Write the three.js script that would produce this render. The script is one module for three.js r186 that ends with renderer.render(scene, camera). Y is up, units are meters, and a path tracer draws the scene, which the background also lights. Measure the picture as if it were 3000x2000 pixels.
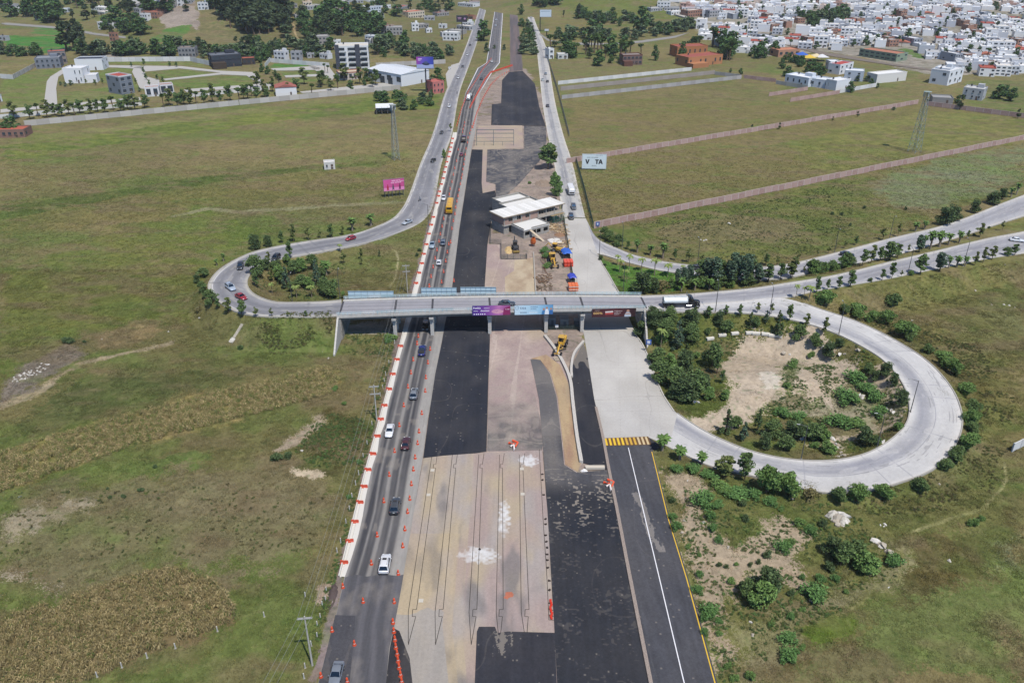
import * as THREE from 'three';
import { Sky } from 'three/addons/objects/Sky.js';
import { mergeGeometries } from 'three/addons/utils/BufferGeometryUtils.js';

// ---------------------------------------------------------------- camera, sky, sun, exposure
const EYE = 103, FOCAL = 2400, PITCH = 27.88 * Math.PI / 180;
const scene = new THREE.Scene();
const camera = new THREE.PerspectiveCamera(2 * Math.atan(1000 / FOCAL) * 180 / Math.PI, 1.5, 1, 12000);
camera.position.set(0, EYE, 0);
camera.rotation.set(-PITCH, 0, 0);
const SUN = new THREE.Vector3(0.28, 1, 0.48).normalize();
const sky = new Sky();
sky.name = 'sky';
sky.scale.setScalar(9000);
Object.assign(sky.userData, { label: 'clear midday sky overhead', category: 'sky', kind: 'structure' });
const su = sky.material.uniforms;
su.sunPosition.value.copy(SUN); su.turbidity.value = 6; su.rayleigh.value = 1.0; su.mieCoefficient.value = 0.004;
if (su.cloudCoverage) { su.cloudCoverage.value = 0.5; su.cloudDensity.value = 0.5; }
scene.add(sky);
scene.environmentIntensity = 0.12;
const sun = new THREE.DirectionalLight(0xfff5e8, 4.6);
sun.position.copy(SUN).multiplyScalar(900).add(new THREE.Vector3(0, 0, -450));
sun.target.position.set(0, 0, -450);
sun.castShadow = true;
Object.assign(sun.shadow.camera, { left: -700, right: 700, top: 700, bottom: -700, near: 10, far: 2500 });
sun.shadow.mapSize.set(4096, 4096);
scene.add(sun, sun.target);
scene.fog = new THREE.FogExp2(0xd6dde2, 0.00006);
const renderer = new THREE.WebGLRenderer({ antialias: true });
renderer.toneMapping = THREE.LinearToneMapping;
renderer.toneMappingExposure = 1.17;
renderer.shadowMap.enabled = true;

// ---------------------------------------------------------------- numbers and noise
let seed = 7;
const reseed = (n) => { seed = n; };
const rnd = (a = 0, b = 1) => { seed = (seed + 0x6d2b79f5) | 0; let t = Math.imul(seed ^ (seed >>> 15), 1 | seed); t = (t + Math.imul(t ^ (t >>> 7), 61 | t)) ^ t; return a + (b - a) * (((t ^ (t >>> 14)) >>> 0) / 4294967296); };
const pick = (list) => list[Math.floor(rnd(0, list.length * 0.99999))];
const clamp = (v, a, b) => (v < a ? a : v > b ? b : v);
const lerp = (a, b, t) => a + (b - a) * t;
const smooth = (a, b, v) => { const t = clamp((v - a) / (b - a), 0, 1); return t * t * (3 - 2 * t); };
const NT = new Float32Array(512 * 512); reseed(11); for (let i = 0; i < NT.length; i++) NT[i] = rnd(-1, 1);
function noise(x, y) {
  const xi = Math.floor(x), yi = Math.floor(y); let fx = x - xi, fy = y - yi;
  fx = fx * fx * (3 - 2 * fx); fy = fy * fy * (3 - 2 * fy);
  const r0 = (yi & 511) << 9, r1 = ((yi + 1) & 511) << 9, c0 = xi & 511, c1 = (xi + 1) & 511;
  const a = NT[r0 + c0], b = NT[r0 + c1], c = NT[r1 + c0], d = NT[r1 + c1];
  return a + (b - a) * fx + (c - a + (a - b - c + d) * fx) * fy;
}
const white = (x, y) => NT[((Math.floor(y) & 511) << 9) + (Math.floor(x) & 511)];
const fbm = (x, y, n) => { let s = 0, a = 0.5; for (let i = 0; i < n; i++) { s += a * noise(x, y); x = x * 2.03 + 17.3; y = y * 2.03 + 5.1; a *= 0.5; } return s; };

// colours are written as they look in full sun and turned into base colours: a white sheet of 0.8 shows full white
const K = 1.38, s2l = (v) => (v <= 0.04045 ? v / 12.92 : Math.pow((v + 0.055) / 1.055, 2.4));
const hx = (h) => [1, 3, 5].map((i) => s2l(parseInt(h.slice(i, i + 2), 16) / 255) / K);
const col = (h) => new THREE.Color().setRGB(...hx(h));
const LUT = new Uint8Array(4097); for (let i = 0; i <= 4096; i++) { const v = i / 4096; LUT[i] = Math.round(255 * (v <= 0.0031308 ? v * 12.92 : 1.055 * Math.pow(v, 1 / 2.4) - 0.055)); }
function texture(w, h, fn) {
  const d = new Uint8Array(w * h * 4), o = [0, 0, 0];
  for (let j = 0, k = 0; j < h; j++) for (let i = 0; i < w; i++, k += 4) {
    fn(i, j, o);
    d[k] = LUT[clamp(o[0] * 4096, 0, 4096) | 0]; d[k + 1] = LUT[clamp(o[1] * 4096, 0, 4096) | 0]; d[k + 2] = LUT[clamp(o[2] * 4096, 0, 4096) | 0]; d[k + 3] = 255;
  }
  const t = new THREE.DataTexture(d, w, h); t.colorSpace = THREE.SRGBColorSpace; t.magFilter = THREE.LinearFilter; t.minFilter = THREE.LinearMipmapLinearFilter; t.generateMipmaps = true; t.needsUpdate = true;
  return t;
}
const mats = new Map();
function mat(hex, roughness = 0.85, more = {}) {
  const key = hex + roughness + JSON.stringify(more);
  if (!mats.has(key)) { const m = new THREE.MeshPhysicalMaterial({ roughness, specularIntensity: roughness > 0.8 ? 0.25 : 1, ...more }); m.color.copy(col(hex)); m.name = 'paint ' + hex; mats.set(key, m); }
  return mats.get(key);
}

// ---------------------------------------------------------------- the survey sheets: every plan below was drawn on one of these sheets
// A sheet is [origin x, origin y, scale]; P turns a mark at a known height above the road level into metres (x east, z south).
const SHEET = { O: [0, 0, 1], S: [1200, 780, 2.94], C: [800, 1000, 2.6133], D: [800, 1450, 2.6133], M: [1100, 350, 3.1357], T1: [0, 0, 2.94], T2: [700, 0, 2.94], T3: [1400, 0, 2.94], T4: [2200, 0, 2.94], L: [500, 550, 2.94], Q: [1700, 450, 2.94], RR: [1800, 850, 1.96], N: [2300, 550, 3.36], E: [1800, 1350, 1.96], W: [0, 900, 2.352], X: [0, 1400, 2.352], R: [1500, 1200, 3.1357] };
const SP = Math.sin(PITCH), CP = Math.cos(PITCH);
const P = (sheet, a, b, y = 0) => {
  const [ox, oy, k] = SHEET[sheet], u = ox + a / k - 1500, v = oy + b / k - 1000, den = FOCAL * SP + v * CP;
  return [(EYE - y) * u / den, -(EYE - y) * (FOCAL * CP - v * SP) / den];
};
const PL = (sheet, flat, y = 0) => { const r = []; for (let i = 0; i < flat.length; i += 2) r.push(P(sheet, flat[i], flat[i + 1], y)); return r; };
const mixPL = (...lists) => lists.flat();

// ---------------------------------------------------------------- geometry helpers
const V = (x, y, z) => new THREE.Vector3(x, y, z);
const tf = (g, x = 0, y = 0, z = 0, rx = 0, ry = 0, rz = 0) => g.applyMatrix4(new THREE.Matrix4().compose(V(x, y, z), new THREE.Quaternion().setFromEuler(new THREE.Euler(rx, ry, rz, 'YXZ')), V(1, 1, 1)));
const box = (w, h, d, x = 0, y = 0, z = 0, ry = 0, rx = 0, rz = 0) => tf(new THREE.BoxGeometry(w, h, d), x, y, z, rx, ry, rz);
const bev = (w, h, d, r, x = 0, y = 0, z = 0, ry = 0) => {   // box with chamfered edges
  const s = new THREE.Shape(); const a = w / 2 - r, b = h / 2 - r;
  s.moveTo(-a, -b); s.lineTo(a, -b); s.lineTo(a, b); s.lineTo(-a, b);
  const g = new THREE.ExtrudeGeometry(s, { depth: d - 2 * r, bevelEnabled: true, bevelThickness: r, bevelSize: r, bevelSegments: 1 });
  g.translate(0, 0, -(d - 2 * r) / 2);
  return tf(g, x, y, z, 0, ry);
};
const cyl = (r0, r1, h, x = 0, y = 0, z = 0, n = 10) => { const g = new THREE.CylinderGeometry(r1, r0, h, n); g.translate(x, y + h / 2, z); return g; };
const rod = (a, b, r, n = 6, r2 = r) => {
  const d = V(...b).sub(V(...a)), g = new THREE.CylinderGeometry(r2, r, d.length(), n, 1);
  g.translate(0, d.length() / 2, 0);
  g.applyQuaternion(new THREE.Quaternion().setFromUnitVectors(V(0, 1, 0), d.clone().normalize()));
  g.translate(...a); return g;
};
const merge = (list) => {
  const out = list.flat().map((g) => { const n = g.index ? g.toNonIndexed() : g; for (const k of Object.keys(n.attributes)) if (!['position', 'normal', 'uv', ...(n.userData.keep || [])].includes(k)) n.deleteAttribute(k); return n; });
  return out.length === 1 ? out[0] : mergeGeometries(out);
};
function raw(pos, uv, index, colors) {
  const g = new THREE.BufferGeometry();
  g.setAttribute('position', new THREE.Float32BufferAttribute(pos, 3));
  g.setAttribute('uv', new THREE.Float32BufferAttribute(uv || new Float32Array(pos.length / 3 * 2), 2));
  if (colors) g.setAttribute('color', new THREE.Float32BufferAttribute(colors, 3));
  if (index) g.setIndex(index);
  g.computeVertexNormals();
  return g;
}
function prismXZ(pts, y0, y1, inset = 0) {   // plan polygon [x,z] pulled up from y0 to y1
  let a = 0; for (let i = 0; i < pts.length; i++) { const p = pts[i], q = pts[(i + 1) % pts.length]; a += p[0] * q[1] - q[0] * p[1]; }
  const l = a > 0 ? pts.slice().reverse() : pts;   // seen from above: counter-clockwise with z down
  const tri = THREE.ShapeUtils.triangulateShape(l.map((p) => new THREE.Vector2(p[0], -p[1])), []);
  const pos = [], uv = [];
  const put = (x, y, z) => { pos.push(x, y, z); uv.push(x, z); };
  for (const t of tri) for (const i of t) put(l[i][0], y1, l[i][1]);
  for (let i = 0; i < l.length; i++) { const p = l[i], q = l[(i + 1) % l.length]; put(p[0], y1, p[1]); put(p[0], y0, p[1]); put(q[0], y0, q[1]); put(p[0], y1, p[1]); put(q[0], y0, q[1]); put(q[0], y1, q[1]); }
  return raw(pos, uv);
}

// ---------------------------------------------------------------- objects
const taken = new Map();
const numbered = (name) => { const n = taken.get(name) ?? 0; taken.set(name, n + 1); return n ? name + '_' + String(n).padStart(3, '0') : name; };
function tag(o, label, category, group, kind) { Object.assign(o.userData, { label, category }); if (group) o.userData.group = group; if (kind) o.userData.kind = kind; return o; }
function mesh(name, geometry, material, parent) { const m = new THREE.Mesh(geometry, material); m.name = parent ? name : numbered(name); (parent || scene).add(m); return m; }
function thing(name, label, category, [x, y, z] = [0, 0, 0], turn = 0, group) { const o = new THREE.Group(); o.name = numbered(name); scene.add(o); o.position.set(x, y, z); o.rotation.y = turn; return tag(o, label, category, group); }
function copy(o, [x, y, z], turn = 0, scale = 1, label, group) {
  const c = o.clone(); c.name = numbered(o.name.replace(/_\d{3}$/, '')); scene.add(c); c.position.set(x, y, z); c.rotation.y = turn;
  if (Array.isArray(scale)) c.scale.set(...scale); else c.scale.setScalar(scale);
  c.userData = { ...o.userData }; if (label) c.userData.label = label; if (group) c.userData.group = group; return c;
}
// a kind is built once; the first place takes the original, the later places take copies
function kindOf(make) { let proto = null; return (pos, turn, scale, label, group) => { if (!proto) { proto = make(); proto.position.set(...pos); proto.rotation.y = turn || 0; if (Array.isArray(scale)) proto.scale.set(...scale); else proto.scale.setScalar(scale || 1); if (label) proto.userData.label = label; if (group) proto.userData.group = group; return proto; } return copy(proto, pos, turn, scale || 1, label, group); }; }
const SET = 'structure';
// ---------------------------------------------------------------- roadways: matched edge marks and heights, then the shape of the land
function roadway(flat, n) {   // flat: [x of edge a, y, x of edge b, y, height] ... on sheet O
  const a = [], b = [];
  for (let i = 0; i < flat.length; i += 5) { const h = flat[i + 4], p = P('O', flat[i], flat[i + 1], h), q = P('O', flat[i + 2], flat[i + 3], h); a.push(V(p[0], h, p[1])); b.push(V(q[0], h, q[1])); }
  const ca = new THREE.CatmullRomCurve3(a, false, 'centripetal'), cb = new THREE.CatmullRomCurve3(b, false, 'centripetal');
  const st = [];
  for (let i = 0; i <= n; i++) { const t = i / n, p = ca.getPoint(t), q = cb.getPoint(t); st.push({ a: p, b: q, x: (p.x + q.x) / 2, z: (p.z + q.z) / 2, h: Math.max(0, (p.y + q.y) / 2), hw: Math.hypot(p.x - q.x, p.z - q.z) / 2 }); }
  const bb = [1e9, -1e9, 1e9, -1e9]; for (const s of st) { bb[0] = Math.min(bb[0], s.x); bb[1] = Math.max(bb[1], s.x); bb[2] = Math.min(bb[2], s.z); bb[3] = Math.max(bb[3], s.z); }
  return { st, bb };
}
const leftRoad = roadway([1402, -60, 1420, -60, 0, 1409, 0, 1428, 0, 0, 1377, 102, 1404, 102, 0, 1345, 184, 1377, 184, 0, 1304, 272, 1346, 272, 0, 1265, 400, 1322, 400, 0, 1232, 477, 1294, 477, 0, 1197, 573, 1275, 573, 0, 1177, 611, 1256, 628, 0, 1146, 642, 1222, 658, 0,
  1078, 672, 1146, 689, 0.2, 1010, 691, 1060, 715, 0.8, 908, 706, 950, 737, 1.5, 840, 717, 870, 751, 2, 789, 727, 815, 761, 2.4, 738, 740, 775, 774, 2.8, 690, 761, 748, 789, 3.2, 646, 788, 731, 806, 3.6, 620, 815, 723, 822, 4, 610, 840, 724, 838, 4.3, 622, 868, 733, 853, 4.6,
  650, 890, 752, 867, 5, 690, 912, 775, 877, 5.3, 755, 926, 806, 885, 5.7, 840, 929, 850, 887, 6.1, 949, 928, 955, 884, 6.5, 1000, 926, 1000, 880, 6.7], 150);
const loopRoad = roadway([1885, 904.6, 1886, 908, 6.88, 2004, 897, 2004, 914, 6.86, 2157, 885.4, 2157, 916, 6.7, 2295, 874, 2259, 926, 6.4, 2412, 909, 2361, 947, 5.9, 2514, 944, 2438, 972, 5.5, 2616, 993, 2514, 1008, 5, 2718, 1059, 2590, 1056, 4.4, 2790, 1141, 2650, 1130, 3.8, 2819, 1222, 2667, 1200, 3.2, 2805, 1290, 2655, 1245, 2.7,
  2739, 1370, 2611, 1289, 2.1, 2642, 1411, 2545, 1327, 1.6, 2540, 1437, 2470, 1346, 1.2, 2412, 1442, 2390, 1351, 0.8, 2285, 1412, 2300, 1344, 0.4, 2157, 1383, 2208, 1324, 0.15, 2076, 1363, 2130, 1295, 0, 2014, 1335, 2055, 1258, 0, 1960, 1310, 1985, 1212, 0], 130);
const upperRoad = roadway([1716, 640, 1750, 742, 0, 1754, 702, 1785, 752, 0, 1802, 725, 1819, 763, 0, 1853, 746, 1870, 777, 0.1, 1904, 759, 1921, 790, 0.4, 1972, 771, 1979, 799, 0.8, 2081, 782, 2081, 812, 1.5, 2210, 784, 2205, 820, 2.2, 2300, 776, 2300, 815, 2.6, 2419, 749, 2419, 790, 3, 2598, 702, 2598, 755, 3, 2740, 668, 2755, 712, 3, 2806, 648, 2820, 692, 3, 2925, 601, 2940, 652, 3, 3000, 572, 3020, 628, 3, 3190, 500, 3210, 566, 3], 70);
const lowerRoad = roadway([1880, 868, 1880, 905, 6.9, 2006, 863, 2004, 897, 6.88, 2108, 855, 2108, 889, 6.8, 2210, 845, 2210, 881, 6.6, 2312, 829, 2303, 873, 6.3, 2419, 812, 2389, 854, 6, 2508, 793, 2508, 833, 5.6, 2598, 770, 2598, 818, 5.2, 2746, 735, 2746, 788, 4.5, 2895, 699, 2895, 758, 4, 3000, 679, 3000, 743, 3.6, 3190, 634, 3190, 706, 3], 70);
const eastRoad = roadway([1531, -60, 1540, -60, 0, 1537, 0, 1550, 0, 0, 1550, 68, 1570, 68, 0, 1570, 136, 1599, 136, 0, 1579, 204, 1611, 204, 0, 1590, 306, 1628, 306, 0, 1606, 400, 1652, 400, 0, 1623, 477, 1677, 477, 0, 1639, 573, 1699, 573, 0, 1652, 637, 1715, 638, 0], 60);
const DECK = [P('O', 1000, 926, 6.7), P('O', 1882, 905, 6.9), P('O', 1882, 868, 6.9), P('O', 1000, 880, 6.7)];   // near left, near right, far right, far left
const abutL = (DECK[0][0] + DECK[3][0]) / 2, abutR = (DECK[1][0] + DECK[2][0]) / 2;
const deckH = (x) => { const t = clamp((x - abutL) / (abutR - abutL), 0, 1); return lerp(6.7, 6.9, t) + 0.55 * 4 * t * (1 - t); };
leftRoad.keep = (x) => x < abutL + 0.01; loopRoad.keep = lowerRoad.keep = (x) => x > abutR - 0.01; upperRoad.keep = eastRoad.keep = () => true;
const RAMPS = [leftRoad, loopRoad, upperRoad, lowerRoad];

function nearRoad(r, x, z, reach) {   // signed distance outside the edge, height there
  if (x < r.bb[0] - reach || x > r.bb[1] + reach || z < r.bb[2] - reach || z > r.bb[3] + reach) return null;
  let best = 1e9, bh = 0;
  for (let i = 1; i < r.st.length; i++) {
    const p = r.st[i - 1], q = r.st[i], dx = q.x - p.x, dz = q.z - p.z, t = clamp(((x - p.x) * dx + (z - p.z) * dz) / (dx * dx + dz * dz + 1e-6), 0, 1);
    const d = Math.hypot(x - p.x - dx * t, z - p.z - dz * t) - lerp(p.hw, q.hw, t);
    if (d < best) { best = d; bh = lerp(p.h, q.h, t); }
  }
  return best < reach ? [best, bh] : null;
}
const bump = (x, z, cx, cz, rx, rz, h) => { const d = ((x - cx) / rx) ** 2 + ((z - cz) / rz) ** 2; return d < 1 ? h * (1 - d) * (1 - d) : 0; };
const hillA = P('T2', 150, 170), hillB = P('T3', 1000, 60), hillC = P('T1', 1650, 150), mound = P('RR', 820, 560), mound2 = P('RR', 1250, 560), heap = P('E', 480, 400);
function hills(x, z) {
  if (z > -330) return bump(x, z, mound[0], mound[1], 22, 17, 2.4) + bump(x, z, mound2[0], mound2[1], 20, 17, 1.7) + bump(x, z, heap[0] + 3, heap[1], 10, 14, 1.2) ;
  return bump(x, z, hillA[0], hillA[1] - 40, 190, 190, 30) + bump(x, z, hillB[0] + 20, hillB[1] - 60, 170, 200, 24) + bump(x, z, hillC[0], hillC[1], 90, 110, 8) + 5 * smooth(640, 1200, -z) * smooth(60, 260, Math.abs(x));
}
function terrain(x, z) {
  let y = hills(x, z);
  const off = smooth(35, 60, Math.abs(x + 0.06 * z * 0)) ;
  y += (noise(x / 9, z / 9) - 1) * 0.14 * off + (noise(x / 2.6, z / 2.6) - 1) * 0.05 * off;
  for (const r of RAMPS) {
    if (!r.keep(x)) continue;
    const n = nearRoad(r, x, z, 12);
    if (!n) continue;
    const e = n[0] < 0.7 ? n[1] - 0.14 : n[1] - 0.14 - (n[0] - 0.7) / 1.3 + noise(x / 2.2, z / 2.2) * 0.1;
    if (n[0] < 0.7) y = Math.max(e, Math.min(y, e)); else y = Math.max(y, e);
  }
  return y;
}
function surface(x, z) {   // what wheels and feet stand on
  if (x > abutL && x < abutR && z < lerp(DECK[0][1], DECK[1][1], 0.5) + 0.5 && z > DECK[2][1] - 1) return deckH(x);
  for (const r of [...RAMPS, eastRoad]) { if (!r.keep(x)) continue; const n = nearRoad(r, x, z, 1); if (n && n[0] < 0) return n[1] + 0.06; }
  return 0.1;
}
function landed(sheet, a, b, f, from) {   // the first ground met on the way down
  let hi = from, lo = -1.5, p; for (let y = from; y > -1.5; y -= 0.4) { p = P(sheet, a, b, y); if (f(p[0], p[1]) >= y) { lo = y; break; } hi = y; }
  for (let i = 0; i < 9; i++) { const m = (hi + lo) / 2; p = P(sheet, a, b, m); if (f(p[0], p[1]) >= m) lo = m; else hi = m; }
  p = P(sheet, a, b, (hi + lo) / 2); return [p[0], f(p[0], p[1]), p[1]];
}
const land = (sheet, a, b, f = terrain) => landed(sheet, a, b, f, SHEET[sheet][1] < 10 ? 36 : 8);

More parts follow.
